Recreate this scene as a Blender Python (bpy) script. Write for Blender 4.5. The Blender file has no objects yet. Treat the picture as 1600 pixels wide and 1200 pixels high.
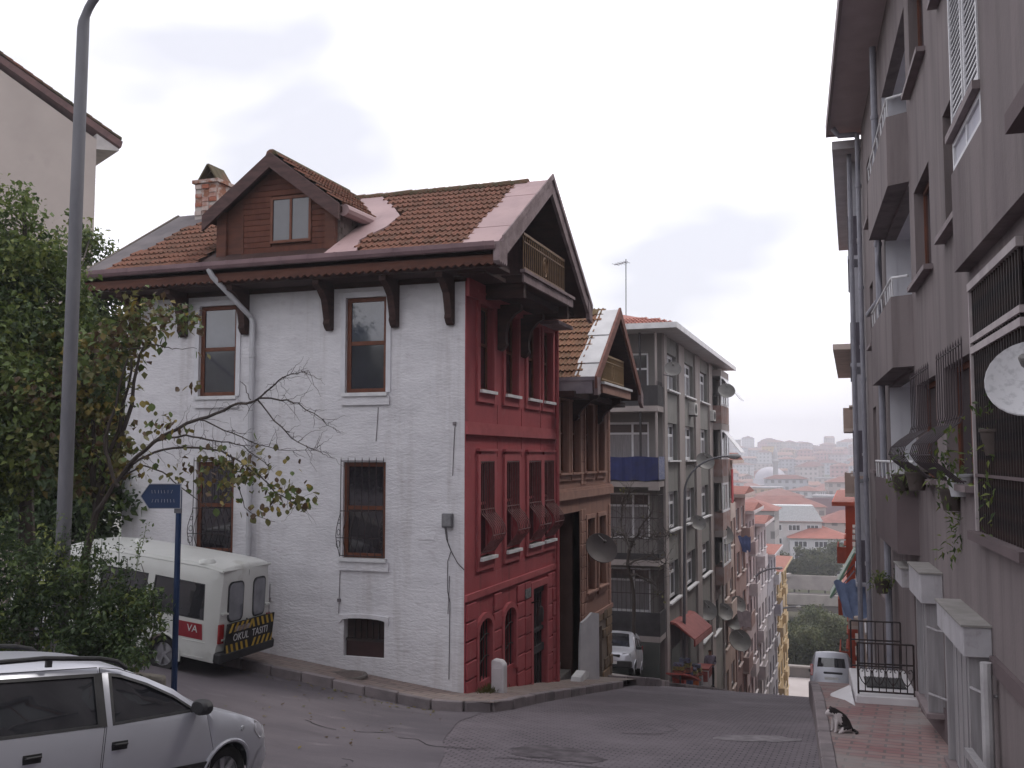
import bpy, bmesh, math, random
from mathutils import Vector, Matrix, geometry
from mathutils import noise as mnoise
random.seed(7)
R_ = math.radians
S = bpy.context.scene
C = S.collection
# ---------------------------------------------------------------- camera
PSI, PIT, FPX = R_(18.9), R_(4.2), 1550.0
cam = bpy.data.objects.new('camera', bpy.data.cameras.new('camera'))
C.objects.link(cam)
cam.data.sensor_width = 36.0
cam.data.lens = FPX / 1600 * 36
cam.data.clip_end = 8000
cam.data.clip_start = 0.1
cam.rotation_euler = (math.pi / 2 + PIT, 0, PSI)
S.camera = cam
# ---------------------------------------------------------------- sky and sun (overcast, bright ahead)
SUN_AZ, SUN_EL = R_(40), R_(52)          # azimuth from +Y towards +X
w = bpy.data.worlds.new('World'); S.world = w; w.use_nodes = True
nt = w.node_tree; nt.nodes.clear()
def wn(t): return nt.nodes.new(t)
sky = wn('ShaderNodeTexSky'); sky.sky_type = 'NISHITA'; sky.sun_disc = False
sky.sun_elevation = SUN_EL; sky.sun_rotation = SUN_AZ; sky.air_density = 1.0; sky.dust_density = 2.0
tc = wn('ShaderNodeTexCoord')
mp = wn('ShaderNodeMapping'); mp.inputs['Scale'].default_value = (1, 1, 1.9); mp.inputs['Location'].default_value = (1.7, 5.0, 2.0)
nz = wn('ShaderNodeTexNoise'); nz.inputs['Scale'].default_value = 2.1; nz.inputs['Detail'].default_value = 4; nz.inputs['Roughness'].default_value = .45; nz.inputs['Distortion'].default_value = .35
nt.links.new(tc.outputs['Generated'], mp.inputs['Vector']); nt.links.new(mp.outputs['Vector'], nz.inputs['Vector'])
rp = wn('ShaderNodeValToRGB'); e = rp.color_ramp.elements
e[0].position = .36; e[0].color = (8.0, 8.0, 8.7, 1)
e[1].position = .545; e[1].color = (15.6, 15.25, 15.9, 1)
nt.links.new(nz.outputs['Fac'], rp.inputs['Fac'])
mx = wn('ShaderNodeMixRGB'); mx.inputs['Fac'].default_value = .86
nt.links.new(sky.outputs['Color'], mx.inputs[1]); nt.links.new(rp.outputs['Color'], mx.inputs[2])
bg = wn('ShaderNodeBackground'); bg.inputs['Strength'].default_value = .1
nt.links.new(mx.outputs['Color'], bg.inputs['Color'])
wo = wn('ShaderNodeOutputWorld'); nt.links.new(bg.outputs['Background'], wo.inputs['Surface'])
sun = bpy.data.objects.new('sun', bpy.data.lights.new('sun', 'SUN')); C.objects.link(sun)
sun.data.energy = 1.1; sun.data.angle = R_(14); sun.data.color = (1, .95, .88)
sd = Vector((math.sin(SUN_AZ) * math.cos(SUN_EL), math.cos(SUN_AZ) * math.cos(SUN_EL), math.sin(SUN_EL)))
sun.rotation_euler = sd.to_track_quat('Z', 'Y').to_euler()
vs = S.view_settings; vs.view_transform = 'Standard'; vs.look = 'None'; vs.exposure = 0.32; vs.gamma = 1; vs.use_curve_mapping = False
S.cycles.volume_bounces = 0; S.cycles.max_bounces = 8; S.cycles.transparent_max_bounces = 12
# ---------------------------------------------------------------- helpers: points in the place
_R = Vector((math.cos(PSI), math.sin(PSI), 0)); _H = Vector((-math.sin(PSI), math.cos(PSI), 0)); _Z = Vector((0, 0, 1))
_F = _H * math.cos(PIT) + _Z * math.sin(PIT); _U = -_H * math.sin(PIT) + _Z * math.cos(PIT)
def ray(px, py): return _R * ((px - 800) / FPX) + _U * ((600 - py) / FPX) + _F
def at(px, py, D): d = ray(px, py); return d * (D / d.dot(_H))
def lerp(a, b, t): return a + (b - a) * t
def interp(tab, x):
    if x <= tab[0][0]: return tab[0][1] + (x - tab[0][0]) * (tab[1][1] - tab[0][1]) / (tab[1][0] - tab[0][0])
    for (a, fa), (b, fb) in zip(tab, tab[1:]):
        if x <= b: return fa + (fb - fa) * (x - a) / (b - a)
    return tab[-1][1]
GT = [(-30, 2.6), (0, -1.6), (3, -2.25), (8, -3.28), (12, -3.82), (17.2, -4.46), (22, -5.3), (28, -6.38), (33, -7.5), (46, -10.5), (80, -18.7), (112, -26.6), (126, -28.0),
      (260, -28), (400, -26), (600, -24), (800, -16), (1000, -6), (1200, 2), (1500, 4), (4000, 0)]
def g(y): return (interp(GT, y - 1.2) + 2 * interp(GT, y) + interp(GT, y + 1.2)) / 4
def h(x, y):
    up = .115 * max(0, min(-x - 7, 22)) * max(0, min(1, (95 - y) / 45))
    return g(y) + up + .0 + .13 * max(0, min(1, (x + 3) / 2.6)) * max(0, min(1, (26 - y) / 6))
# ---------------------------------------------------------------- helpers: materials
MATS = {}
def M(name, c, c2=None, sc=3.0, rough=.85, bump=0.0, bsc=40.0, metal=0.0, spec=.3, stretch=(1, 1, 1), lo=.38, hi=.66, rnd=0.0, c3=None, sc3=1.0, lo3=.6, hi3=.75, c4=None, st4=(2.2, 2.2, .16), sc4=1.0, lo4=.56, hi4=.74, a4=.7):
    if name in MATS: return MATS[name]
    m = bpy.data.materials.new(name); MATS[name] = m; m.use_nodes = True
    t = m.node_tree; b = t.nodes['Principled BSDF']
    b.inputs['Roughness'].default_value = rough; b.inputs['Metallic'].default_value = metal; b.inputs['Specular IOR Level'].default_value = spec
    c = (*c, 1); c2 = (*c2, 1) if c2 else tuple(x * .82 for x in c[:3]) + (1,)
    co = t.nodes.new('ShaderNodeTexCoord'); ma = t.nodes.new('ShaderNodeMapping'); ma.inputs['Scale'].default_value = stretch
    t.links.new(co.outputs['Object'], ma.inputs['Vector'])
    def noise(scale, det=6):
        n = t.nodes.new('ShaderNodeTexNoise'); n.inputs['Scale'].default_value = scale; n.inputs['Detail'].default_value = det; n.inputs['Roughness'].default_value = .6
        t.links.new(ma.outputs['Vector'], n.inputs['Vector']); return n
    def ramp(src, a, bb):
        r = t.nodes.new('ShaderNodeMapRange'); r.inputs['From Min'].default_value = a; r.inputs['From Max'].default_value = bb
        t.links.new(src, r.inputs['Value']); return r.outputs['Result']
    n = noise(sc); f = ramp(n.outputs['Fac'], lo, hi)
    if rnd:
        oi = t.nodes.new('ShaderNodeObjectInfo'); mm = t.nodes.new('ShaderNodeMath'); mm.operation = 'MULTIPLY_ADD'; mm.inputs[1].default_value = rnd
        t.links.new(oi.outputs['Random'], mm.inputs[0]); t.links.new(f, mm.inputs[2])
        sb = t.nodes.new('ShaderNodeMath'); sb.operation = 'SUBTRACT'; sb.inputs[1].default_value = rnd / 2; sb.use_clamp = True
        t.links.new(mm.outputs[0], sb.inputs[0]); f = sb.outputs[0]
    x = t.nodes.new('ShaderNodeMixRGB'); x.inputs[1].default_value = c; x.inputs[2].default_value = c2; t.links.new(f, x.inputs['Fac'])
    out = x.outputs['Color']
    if c3:
        n3 = noise(sc3, 8); f3 = ramp(n3.outputs['Fac'], lo3, hi3)
        y = t.nodes.new('ShaderNodeMixRGB'); y.inputs[2].default_value = (*c3, 1); t.links.new(f3, y.inputs['Fac']); t.links.new(out, y.inputs[1]); out = y.outputs['Color']
    if c4:      # rain streaks and old runs of dirt
        m4 = t.nodes.new('ShaderNodeMapping'); m4.inputs['Scale'].default_value = st4; t.links.new(co.outputs['Object'], m4.inputs['Vector'])
        n4 = t.nodes.new('ShaderNodeTexNoise'); n4.inputs['Scale'].default_value = sc4; n4.inputs['Detail'].default_value = 9; n4.inputs['Roughness'].default_value = .65; t.links.new(m4.outputs['Vector'], n4.inputs['Vector'])
        r4 = t.nodes.new('ShaderNodeMapRange'); r4.inputs['From Min'].default_value = lo4; r4.inputs['From Max'].default_value = hi4; r4.inputs['To Max'].default_value = a4; t.links.new(n4.outputs['Fac'], r4.inputs['Value'])
        y4 = t.nodes.new('ShaderNodeMixRGB'); y4.inputs[2].default_value = (*c4, 1); t.links.new(r4.outputs['Result'], y4.inputs['Fac']); t.links.new(out, y4.inputs[1]); out = y4.outputs['Color']
    t.links.new(out, b.inputs['Base Color'])
    if bump:
        nb = noise(bsc); bp = t.nodes.new('ShaderNodeBump'); bp.inputs['Strength'].default_value = bump; bp.inputs['Distance'].default_value = .02
        t.links.new(nb.outputs['Fac'], bp.inputs['Height']); t.links.new(bp.outputs['Normal'], b.inputs['Normal'])
    return m
def brick_mat(name, c1, c2, mortar, bw, bh, ms=.02, rough=.9, bump=.4, rot=0, grime=(.3, .3, .3), gsc=.6, glo=.5, ghi=.75):
    m = bpy.data.materials.new(name); MATS[name] = m; m.use_nodes = True; t = m.node_tree; b = t.nodes['Principled BSDF']
    b.inputs['Roughness'].default_value = rough; b.inputs['Specular IOR Level'].default_value = .25
    co = t.nodes.new('ShaderNodeTexCoord'); ma = t.nodes.new('ShaderNodeMapping'); ma.inputs['Rotation'].default_value = (0, 0, rot)
    t.links.new(co.outputs['Object'], ma.inputs['Vector'])
    br = t.nodes.new('ShaderNodeTexBrick'); br.inputs['Scale'].default_value = 1; br.inputs['Brick Width'].default_value = bw; br.inputs['Row Height'].default_value = bh
    br.inputs['Mortar Size'].default_value = ms; br.inputs['Mortar Smooth'].default_value = .3
    br.inputs['Color1'].default_value = (*c1, 1); br.inputs['Color2'].default_value = (*c2, 1); br.inputs['Mortar'].default_value = (*mortar, 1)
    t.links.new(ma.outputs['Vector'], br.inputs['Vector'])
    n = t.nodes.new('ShaderNodeTexNoise'); n.inputs['Scale'].default_value = gsc; n.inputs['Detail'].default_value = 8; n.inputs['Roughness'].default_value = .65
    t.links.new(co.outputs['Object'], n.inputs['Vector'])
    r = t.nodes.new('ShaderNodeMapRange'); r.inputs['From Min'].default_value = glo; r.inputs['From Max'].default_value = ghi; r.inputs['To Max'].default_value = .8; t.links.new(n.outputs['Fac'], r.inputs['Value'])
    x = t.nodes.new('ShaderNodeMixRGB'); x.inputs[2].default_value = (*grime, 1); t.links.new(r.outputs['Result'], x.inputs['Fac']); t.links.new(br.outputs['Color'], x.inputs[1])
    t.links.new(x.outputs['Color'], b.inputs['Base Color'])
    bp = t.nodes.new('ShaderNodeBump'); bp.inputs['Strength'].default_value = bump; bp.inputs['Distance'].default_value = .01; bp.invert = True
    t.links.new(br.outputs['Fac'], bp.inputs['Height']); t.links.new(bp.outputs['Normal'], b.inputs['Normal'])
    return m
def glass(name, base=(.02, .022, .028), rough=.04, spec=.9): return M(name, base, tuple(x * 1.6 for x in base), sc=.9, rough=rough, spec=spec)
# ---------------------------------------------------------------- helpers: meshes
class MB:
    def __init__(s): s.v = []; s.f = []; s.m = []
    def add(s, vs, fs, mi=0):
        o = len(s.v); s.v += [tuple(p) for p in vs]; s.f += [tuple(i + o for i in q) for q in fs]; s.m += [mi] * len(fs); return s
    def quad(s, a, b, c, d, mi=0): return s.add([a, b, c, d], [(0, 1, 2, 3)], mi)
    def box(s, x0, x1, y0, y1, z0, z1, mi=0): return s.boxP(lambda u, z, d: (u, d, z), x0, x1, z0, z1, y0, y1, mi)
    def boxP(s, P, u0, u1, z0, z1, d0, d1, mi=0):
        p = [P(u, z, d) for d in (d0, d1) for z in (z0, z1) for u in (u0, u1)]
        return s.add(p, [(0, 1, 3, 2), (4, 6, 7, 5), (0, 4, 5, 1), (2, 3, 7, 6), (0, 2, 6, 4), (1, 5, 7, 3)], mi)
    def prism(s, poly, P, d0, d1, mi=0):
        n = len(poly); a = [P(u, z, d0) for u, z in poly]; b = [P(u, z, d1) for u, z in poly]
        return s.add(a + b, [tuple(range(n))[::-1], tuple(range(n, 2 * n))] + [(i, (i + 1) % n, n + (i + 1) % n, n + i) for i in range(n)], mi)
    def bar(s, a, b, w, t=None, up=(0, 0, 1), mi=0):
        a, b = Vector(a), Vector(b); t = t or w; d = (b - a).normalized(); up = Vector(up)
        x = d.cross(up)
        if x.length < 1e-4: x = d.cross(Vector((1, 0, 0)))
        x.normalize(); y = x.cross(d)
        x *= w / 2; y *= t / 2
        return s.add([a - x - y, a + x - y, a + x + y, a - x + y, b - x - y, b + x - y, b + x + y, b - x + y],
                     [(3, 2, 1, 0), (4, 5, 6, 7), (0, 1, 5, 4), (1, 2, 6, 5), (2, 3, 7, 6), (3, 0, 4, 7)], mi)
    def tube(s, pts, r, n=8, mi=0, cap=True):
        pts = [Vector(p) for p in pts]; rs = r if isinstance(r, (list, tuple)) else [r] * len(pts)
        px = None; o = len(s.v)
        for i, p in enumerate(pts):
            d = (pts[min(i + 1, len(pts) - 1)] - pts[max(i - 1, 0)]).normalized()
            if px is None:
                px = d.cross(Vector((0, 0, 1)))
                if px.length < 1e-3: px = Vector((1, 0, 0))
            px = (px - d * px.dot(d)).normalized(); py = d.cross(px)
            for k in range(n):
                a = 2 * math.pi * k / n; s.v.append(tuple(p + (px * math.cos(a) + py * math.sin(a)) * rs[i]))
        L = len(pts)
        for i in range(L - 1):
            for k in range(n):
                k2 = (k + 1) % n; s.f.append((o + i * n + k, o + i * n + k2, o + (i + 1) * n + k2, o + (i + 1) * n + k)); s.m.append(mi)
        if cap:
            s.f.append(tuple(o + k for k in range(n))[::-1]); s.m.append(mi); s.f.append(tuple(o + (L - 1) * n + k for k in range(n))); s.m.append(mi)
        return s
    def lathe(s, prof, n=20, T=None, mi=0):
        T = T or Matrix.Identity(4); o = len(s.v)
        for r, z in prof:
            for k in range(n):
                a = 2 * math.pi * k / n; s.v.append(tuple(T @ Vector((r * math.cos(a), r * math.sin(a), z))))
        for i in range(len(prof) - 1):
            for k in range(n):
                k2 = (k + 1) % n; s.f.append((o + i * n + k, o + i * n + k2, o + (i + 1) * n + k2, o + (i + 1) * n + k)); s.m.append(mi)
        return s
    def build(s, name, mat, parent=None, smooth=False, rec=True, ang=35, bev=0):
        me = bpy.data.meshes.new(name); me.from_pydata(s.v, [], s.f)
        for m in (mat if isinstance(mat, (list, tuple)) else [mat]): me.materials.append(m)
        if isinstance(mat, (list, tuple)): me.polygons.foreach_set('material_index', s.m)
        if rec:
            bm = bmesh.new(); bm.from_mesh(me); bmesh.ops.remove_doubles(bm, verts=bm.verts, dist=1e-5); bmesh.ops.recalc_face_normals(bm, faces=bm.faces)
            if bev: bmesh.ops.bevel(bm, geom=bm.edges[:], offset=bev, segments=1, affect='EDGES', clamp_overlap=True)
            bm.to_mesh(me); bm.free()
        if smooth:
            me.shade_smooth(); me.set_sharp_from_angle(angle=R_(ang))
        o = bpy.data.objects.new(name, me); C.objects.link(o)
        if parent: o.parent = parent
        return o
def tag(o, label=None, cat=None, group=None, kind=None):
    for k, v in (('label', label), ('category', cat), ('group', group), ('kind', kind)):
        if v: o[k] = v
    return o
def thing(name, label, cat, loc=(0, 0, 0), rz=0, group=None):
    o = bpy.data.objects.new(name, None); C.objects.link(o); o.empty_display_size = .1
    o.location = loc; o.rotation_euler = (0, 0, rz); return tag(o, label, cat, group)
def inst(src, parent, mat, name=None):
    o = src.copy(); C.objects.link(o); o.parent = parent; o.matrix_local = mat; return o
def copy_tree(o, parent=None):
    c = o.copy(); C.objects.link(c); c.parent = parent
    for ch in list(o.children): copy_tree(ch, c)
    return c
def text_part(name, body, size, mat, parent, mtx, extrude=.002, sx=1.0):
    cu = bpy.data.curves.new('lettering', 'FONT'); cu.body = body; cu.size = size; cu.extrude = extrude; cu.align_x = 'CENTER'; cu.align_y = 'CENTER'; cu.resolution_u = 2
    o = bpy.data.objects.new('lettering', cu); C.objects.link(o)
    me = bpy.data.meshes.new_from_object(o.evaluated_get(bpy.context.evaluated_depsgraph_get()))
    bpy.data.objects.remove(o); me.materials.clear(); me.materials.append(mat)
    p = bpy.data.objects.new(name, me); C.objects.link(p); p.parent = parent; p.matrix_local = mtx @ Matrix.Diagonal((sx, 1, 1, 1)); return p
def wall_holes(mb, P, u0, u1, z0, z1, holes, depth=.18, mi=0, rmi=0):
    us = sorted({u0, u1, *[q for hh in holes for q in hh[:2]]}); zs = sorted({z0, z1, *[q for hh in holes for q in hh[2:4]]})
    for ua, ub in zip(us, us[1:]):
        for za, zb in zip(zs, zs[1:]):
            cu, cz = (ua + ub) / 2, (za + zb) / 2
            if any(q[0] < cu < q[1] and q[2] < cz < q[3] for q in holes): continue
            mb.quad(P(ua, za, 0), P(ub, za, 0), P(ub, zb, 0), P(ua, zb, 0), mi)
    for a, b, c, d, *_ in holes:
        for (p, q) in (((a, c), (b, c)), ((b, c), (b, d)), ((b, d), (a, d)), ((a, d), (a, c))):
            mb.quad(P(p[0], p[1], 0), P(q[0], q[1], 0), P(q[0], q[1], depth), P(p[0], p[1], depth), rmi)
def window(parent, P, a, b, c, d, dep, fm, gm, fw=.07, mul=(), rail=(), sill=None, sm=None, sd=.09, gms=None):
    """frame with bars, one pane per light, sill"""
    mb = MB(); t = dep - .06
    mb.boxP(P, a, b, c, c + fw, t, dep); mb.boxP(P, a, b, d - fw, d, t, dep); mb.boxP(P, a, a + fw, c + fw, d - fw, t, dep); mb.boxP(P, b - fw, b, c + fw, d - fw, t, dep)
    us = [a + fw] + [lerp(a, b, q) for q in mul] + [b - fw]; zs = [c + fw] + [lerp(c, d, q) for q in rail] + [d - fw]
    for u in us[1:-1]: mb.boxP(P, u - fw * .45, u + fw * .45, c + fw, d - fw, t + .005, dep - .003)
    for z in zs[1:-1]: mb.boxP(P, a + fw, b - fw, z - fw * .45, z + fw * .45, t + .008, dep - .005)
    wnd = mb.build('window', fm, parent); k = 0
    for z0, z1 in zip(zs, zs[1:]):
        for u0, u1 in zip(us, us[1:]):
            q = MB(); q.boxP(P, u0, u1, z0, z1, dep - .035, dep - .02); q.build('pane', (gms[k % len(gms)] if gms else gm), wnd); k += 1
    if sill:
        q = MB(); q.boxP(P, a - sill, b + sill, c - .07, c, -sd, dep - .02); q.build('sill', sm or fm, wnd)
    return wnd
def grid_sheet(name, mat, xs, ys, zf, kind='structure', label=None):
    mb = MB(); n = len(xs); mb.v = [(x, y, zf(x, y)) for y in ys for x in xs]
    mb.f = [(j * n + i, j * n + i + 1, (j + 1) * n + i + 1, (j + 1) * n + i) for j in range(len(ys) - 1) for i in range(n - 1)]; mb.m = [0] * len(mb.f)
    o = mb.build(name, mat, rec=False); o['kind'] = kind; return o
def frange(a, b, s):
    r = []; x = a
    while x < b - 1e-6: r.append(x); x += s
    return r + [b]
def inside(p, poly):
    c = False; x, y = p; j = len(poly) - 1
    for i in range(len(poly)):
        (xi, yi), (xj, yj) = poly[i], poly[j]
        if (yi > y) != (yj > y) and x < (xj - xi) * (y - yi) / (yj - yi) + xi: c = not c
        j = i
    return c
def hn(x, y): return h(x, y) + .012 * mnoise.noise(Vector((x * .5, y * .5, 0)))
# ================================================================ the setting: ground, streets, pavements, kerbs
gm = M('earth', (.10, .09, .06), (.06, .08, .035), sc=.05, bump=.3)
gx = [-2500, -1500, -900, -500, -300, -180, -120, -80, -60, -46] + frange(-40, 20, 2) + [30, 50, 80, 120, 180, 300, 500, 900, 1500, 2500]
gy = [-300, -120, -60] + frange(-30, 130, 2) + [140, 160, 190, 230, 260, 300, 350, 400, 500, 600, 700, 800, 900, 1000, 1100, 1200, 1350, 1500, 1800, 2400, 3200, 4500]
grid_sheet('ground', gm, gx, gy, lambda x, y: h(x, y) - (.35 if y < 130 else .0))
pav = brick_mat('street_pavers', (.14, .121, .135), (.18, .156, .172), (.06, .052, .058), .16, .088, .011, .8, .9, 0, (.21, .185, .20), .5, .45, .72)
YS = frange(-14, 128, .5)
KR = lambda y: .94 - (y - 16.39) * .0531 - 1.5      # right kerb line
def road_r(y): return max(KR(y) if y < 26 else KR(26), -1.15) + .1
mb = MB(); xs_n = 14
for y in YS:
    for i in range(xs_n + 1):
        x = lerp(-6.4, road_r(y), i / xs_n); mb.v.append((x, y, h(x, y) + .012 * mnoise.noise(Vector((x * .5, y * .5, 0)))))
n = xs_n + 1
mb.f = [(j * n + i, j * n + i + 1, (j + 1) * n + i + 1, (j + 1) * n + i) for j in range(len(YS) - 1) for i in range(xs_n)]; mb.m = [0] * len(mb.f)
o = mb.build('street', pav, rec=False); o['kind'] = 'structure'
asph = M('asphalt', (.095, .083, .094), (.145, .127, .14), sc=.55, rough=.78, bump=.35, bsc=70, spec=.35, stretch=(.6, 1.5, 1), lo=.36, hi=.68, c3=(.19, .168, .182), sc3=1.7, lo3=.6, hi3=.78)
YA = [y for y in YS if -14 <= y <= 16.5]
def asph_edge(y): return interp([(-14, -3.2), (8, -3.9), (11, -4.7), (13.5, -5.6), (15, -6.0), (16.6, -6.1)], y) + .12 * mnoise.noise(Vector((y * .8, 3, 0)))
mb = MB(); XA = 90
for y in YA:
    e_ = asph_edge(y)
    for i in range(XA + 1):
        x = lerp(-44, e_, i / XA); mb.v.append((x, y, h(x, y) + .008 + .012 * mnoise.noise(Vector((x * .5, y * .5, 0)))))
n = XA + 1
mb.f = [(j * n + i, j * n + i + 1, (j + 1) * n + i + 1, (j + 1) * n + i) for j in range(len(YA) - 1) for i in range(XA)]; mb.m = [0] * len(mb.f)
o = mb.build('side_street', asph, rec=False); o['kind'] = 'structure'
# patched holes in the paving round old covers
patch = M('patch', (.07, .06, .066), (.15, .13, .142), sc=5, bump=.6, bsc=30)
def disc_patch(name, x, y, rx, ry, mat, off, seed, parent=None):
    rr = random.Random(seed); mb = MB(); N = 26
    ph = [1 + .25 * (rr.random() - .5) for _ in range(N)]
    pts = [(x + rx * ph[k] * math.cos(2 * math.pi * k / N), y + ry * ph[k] * math.sin(2 * math.pi * k / N)) for k in range(N)]
    mb.v = [(x, y, hn(x, y) + off)] + [(a, b, hn(a, b) + off) for a, b in pts]
    mb.f = [(0, k + 1, (k + 1) % N + 1) for k in range(N)]; mb.m = [0] * N
    return mb.build(name, mat, parent, rec=False)
for i, (px, py, D, rx, ry) in enumerate([(862, 1141, 13.6, .55, .5), (905, 1146, 13.2, .35, .3), (1180, 1122, 15.0, .6, .35)]):
    p = at(px, py, D); o = disc_patch('road_patch', p.x, p.y, rx, ry, [patch, patch, M('patch_pale', (.24, .22, .23), (.15, .135, .145), sc=6)][i], .006, i); o['kind'] = 'structure'
# left pavement: along the white wall and round the corner in front of the red and peach fronts
swm = brick_mat('pavement_blocks', (.20, .155, .145), (.25, .19, .17), (.13, .11, .10), .42, .21, .018, .92, .5, .0, (.26, .24, .22), .9, .46, .7)
KH = .17
def outer_y(x): return 15.98 if x < -6.9 else 15.98 + .35 * ((x + 6.9) / 1.1) ** 3
mb = MB()
xs = frange(-44, -6.9, .6) + frange(-6.5, -5.86, .16); ys = 6
for x in xs:
    for j in range(ys + 1):
        y = lerp(outer_y(x), 17.4, j / ys); mb.v.append((x, y, h(x, y) + KH + .01 * mnoise.noise(Vector((x * 2, y * 2, 1)))))
n = ys + 1
mb.f = [(i * n + j, i * n + j + 1, (i + 1) * n + j + 1, (i + 1) * n + j) for i in range(len(xs) - 1) for j in range(ys)]; mb.m = [0] * len(mb.f)
yy = frange(17.4, 27.9, .5); o2 = len(mb.v)
for y in yy:
    for k in range(4): x = lerp(-6.9, -5.86, k / 3); mb.v.append((x, y, h(x, y) + KH))
mb.f += [(o2 + j * 4 + i, o2 + j * 4 + i + 1, o2 + (j + 1) * 4 + i + 1, o2 + (j + 1) * 4 + i) for j in range(len(yy) - 1) for i in range(3)]; mb.m = [0] * len(mb.f)
sidewalk = mb.build('sidewalk', swm, rec=False); sidewalk['kind'] = 'structure'
kst = M('kerb_concrete', (.25, .215, .22), (.15, .13, .135), sc=1.5, bump=.5, bsc=25, rnd=.7)
def kerb_run(pts, parent, hw=.15, top=KH + .012, low=-.15, zf=h, L=.62, mat=kst):
    """one block for each kerb stone along a line"""
    seg = []; acc = [Vector((*pts[0], 0))]
    for a, b in zip(pts, pts[1:]):
        a, b = Vector((*a, 0)), Vector((*b, 0)); nn = max(1, round((b - a).length / L))
        acc += [a.lerp(b, (i + 1) / nn) for i in range(nn)]
    for a, b in zip(acc, acc[1:]):
        d = (b - a).normalized(); s = Vector((-d.y, d.x, 0)) * hw; gap = d * .008; jt = random.uniform(-.012, .012)
        mb = MB(); vs_ = []
        for zz in (low, top + jt):
            for p, sg in ((a + gap, -1), (b - gap, -1), (b - gap, 1), (a + gap, 1)):
                q = p + s * sg * .5; vs_.append((q.x, q.y, zf(q.x, q.y) + zz))
        mb.add(vs_, [(3, 2, 1, 0), (4, 5, 6, 7), (0, 1, 5, 4), (1, 2, 6, 5), (2, 3, 7, 6), (3, 0, 4, 7)])
        mb.build('kerb_stone', mat, parent, bev=.018)
kerb_run([(-22, 15.93), (-6.9, 15.93), (-6.35, 16.02), (-5.98, 16.32), (-5.82, 16.9), (-5.8, 25.6)], sidewalk)
kerb_run([(-6.7, 27.95), (-5.6, 27.95), (-5.45, 28.9)], sidewalk, hw=.18, top=KH + .06)
# manhole in the left pavement
mh = thing('manhole_cover', 'round iron manhole cover in the pavement under the white wall', 'manhole', (-8.85, 16.55, 0))
mz = h(-8.85, 16.55) + KH
for nm, prof, mt in (('cover', [(0, .012), (.27, .012), (.28, .0)], M('iron', (.09, .07, .065), (.14, .11, .10), sc=12, rough=.7, bump=.6)), ('rim', [(.28, .008), (.30, .02), (.36, .018), (.37, -.02)], M('iron_rim', (.16, .14, .13), (.1, .09, .08), sc=6))):
    q = MB(); q.lathe(prof, 24, Matrix.Translation((0, 0, mz + .012))); q.build(nm, mt, mh)
# right pavement along the mauve building, in that building's own frame: k down the street, e towards the street
O1 = _R * 6.2 + _H * 15.2; A1 = R_(15.86); D1 = _R * math.sin(A1) + _H * math.cos(A1); N1 = -_R * math.cos(A1) + _H * math.sin(A1)
ZR = [(-30, -2.0), (-12, -2.95), (-5.5, -3.33), (-3, -3.58), (.9, -3.93), (4, -4.4), (12, -6.0)]
def zr(k): return interp(ZR, k)
def W1(k, e, z): p = O1 + D1 * k + N1 * e; return (p.x, p.y, z)
swr = brick_mat('red_grey_blocks', (.24, .125, .125), (.28, .19, .18), (.15, .12, .12), .4, .2, .02, .92, .5, R_(3), (.27, .25, .24), .7, .42, .62)
mb = MB(); ks = frange(-14, 11, .5)
for k in ks:
    for i in range(5): mb.v.append(W1(k, lerp(-.05, 1.42, i / 4), zr(k) + .008 * mnoise.noise(Vector((k * 2, i, 1)))))
mb.f = [(j * 5 + i, j * 5 + i + 1, (j + 1) * 5 + i + 1, (j + 1) * 5 + i) for j in range(len(ks) - 1) for i in range(4)]; mb.m = [0] * len(mb.f)
swr_o = mb.build('sidewalk_right', swr, rec=False); swr_o['kind'] = 'structure'
def zk(x, y): return zr((Vector((x, y, 0)) - O1).dot(D1))
a, b = W1(-13, 1.5, 0), W1(10.5, 1.5, 0)
kerb_run([a[:2], b[:2]], swr_o, hw=.17, top=.02, low=-.9, zf=zk, L=.9)
# ================================================================ shared house materials
plaster = M('white_plaster', (.68, .672, .70), (.58, .572, .60), sc=1.6, rough=.92, bump=1.0, bsc=9, stretch=(1, 1, 2.6), c3=(.47, .44, .47), sc3=2.2, lo3=.60, hi3=.80, c4=(.38, .35, .35), sc4=1.3, lo4=.53, hi4=.78, a4=.6)
redp = M('red_render', (.33, .066, .076), (.265, .052, .061), sc=1.3, rough=.85, bump=.35, bsc=30, c3=(.33, .12, .12), sc3=3.0, lo3=.60, hi3=.8, c4=(.13, .045, .045), sc4=1.6, a4=.6)
redt = M('red_trim', (.35, .082, .09), (.285, .064, .071), sc=3, rough=.8, bump=.2)
peachp = M('peach_render', (.28, .155, .12), (.225, .125, .10), sc=1.2, rough=.88, bump=.35, bsc=30, c3=(.17, .10, .075), sc3=2, lo3=.6, hi3=.8, c4=(.12, .075, .06), sc4=1.5)
peacht = M('peach_trim', (.33, .19, .15), (.26, .15, .12), sc=3, rough=.85, bump=.2)
dwood = M('dark_wood', (.055, .026, .022), (.032, .016, .015), sc=2.2, rough=.75, bump=.4, bsc=18, stretch=(1, 1, 6))
bwood = M('brown_wood', (.115, .042, .026), (.075, .028, .019), sc=2.5, rough=.7, bump=.3, bsc=20, stretch=(1, 1, 5))
gwood = M('weathered_wood', (.27, .21, .215), (.16, .115, .12), sc=3.5, rough=.85, bump=.6, bsc=22, c3=(.25, .2, .2), sc3=5)
framew = M('window_brown', (.15, .052, .028), (.10, .036, .02), sc=6, rough=.6)
flash = M('pink_flashing', (.36, .25, .25), (.29, .20, .205), sc=1.3, rough=.6, bump=.15, bsc=8, c3=(.2, .14, .14), sc3=2.5, lo3=.62)
gutm = M('gutter_mauve', (.21, .135, .145), (.155, .10, .11), sc=2.5, rough=.6)
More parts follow.
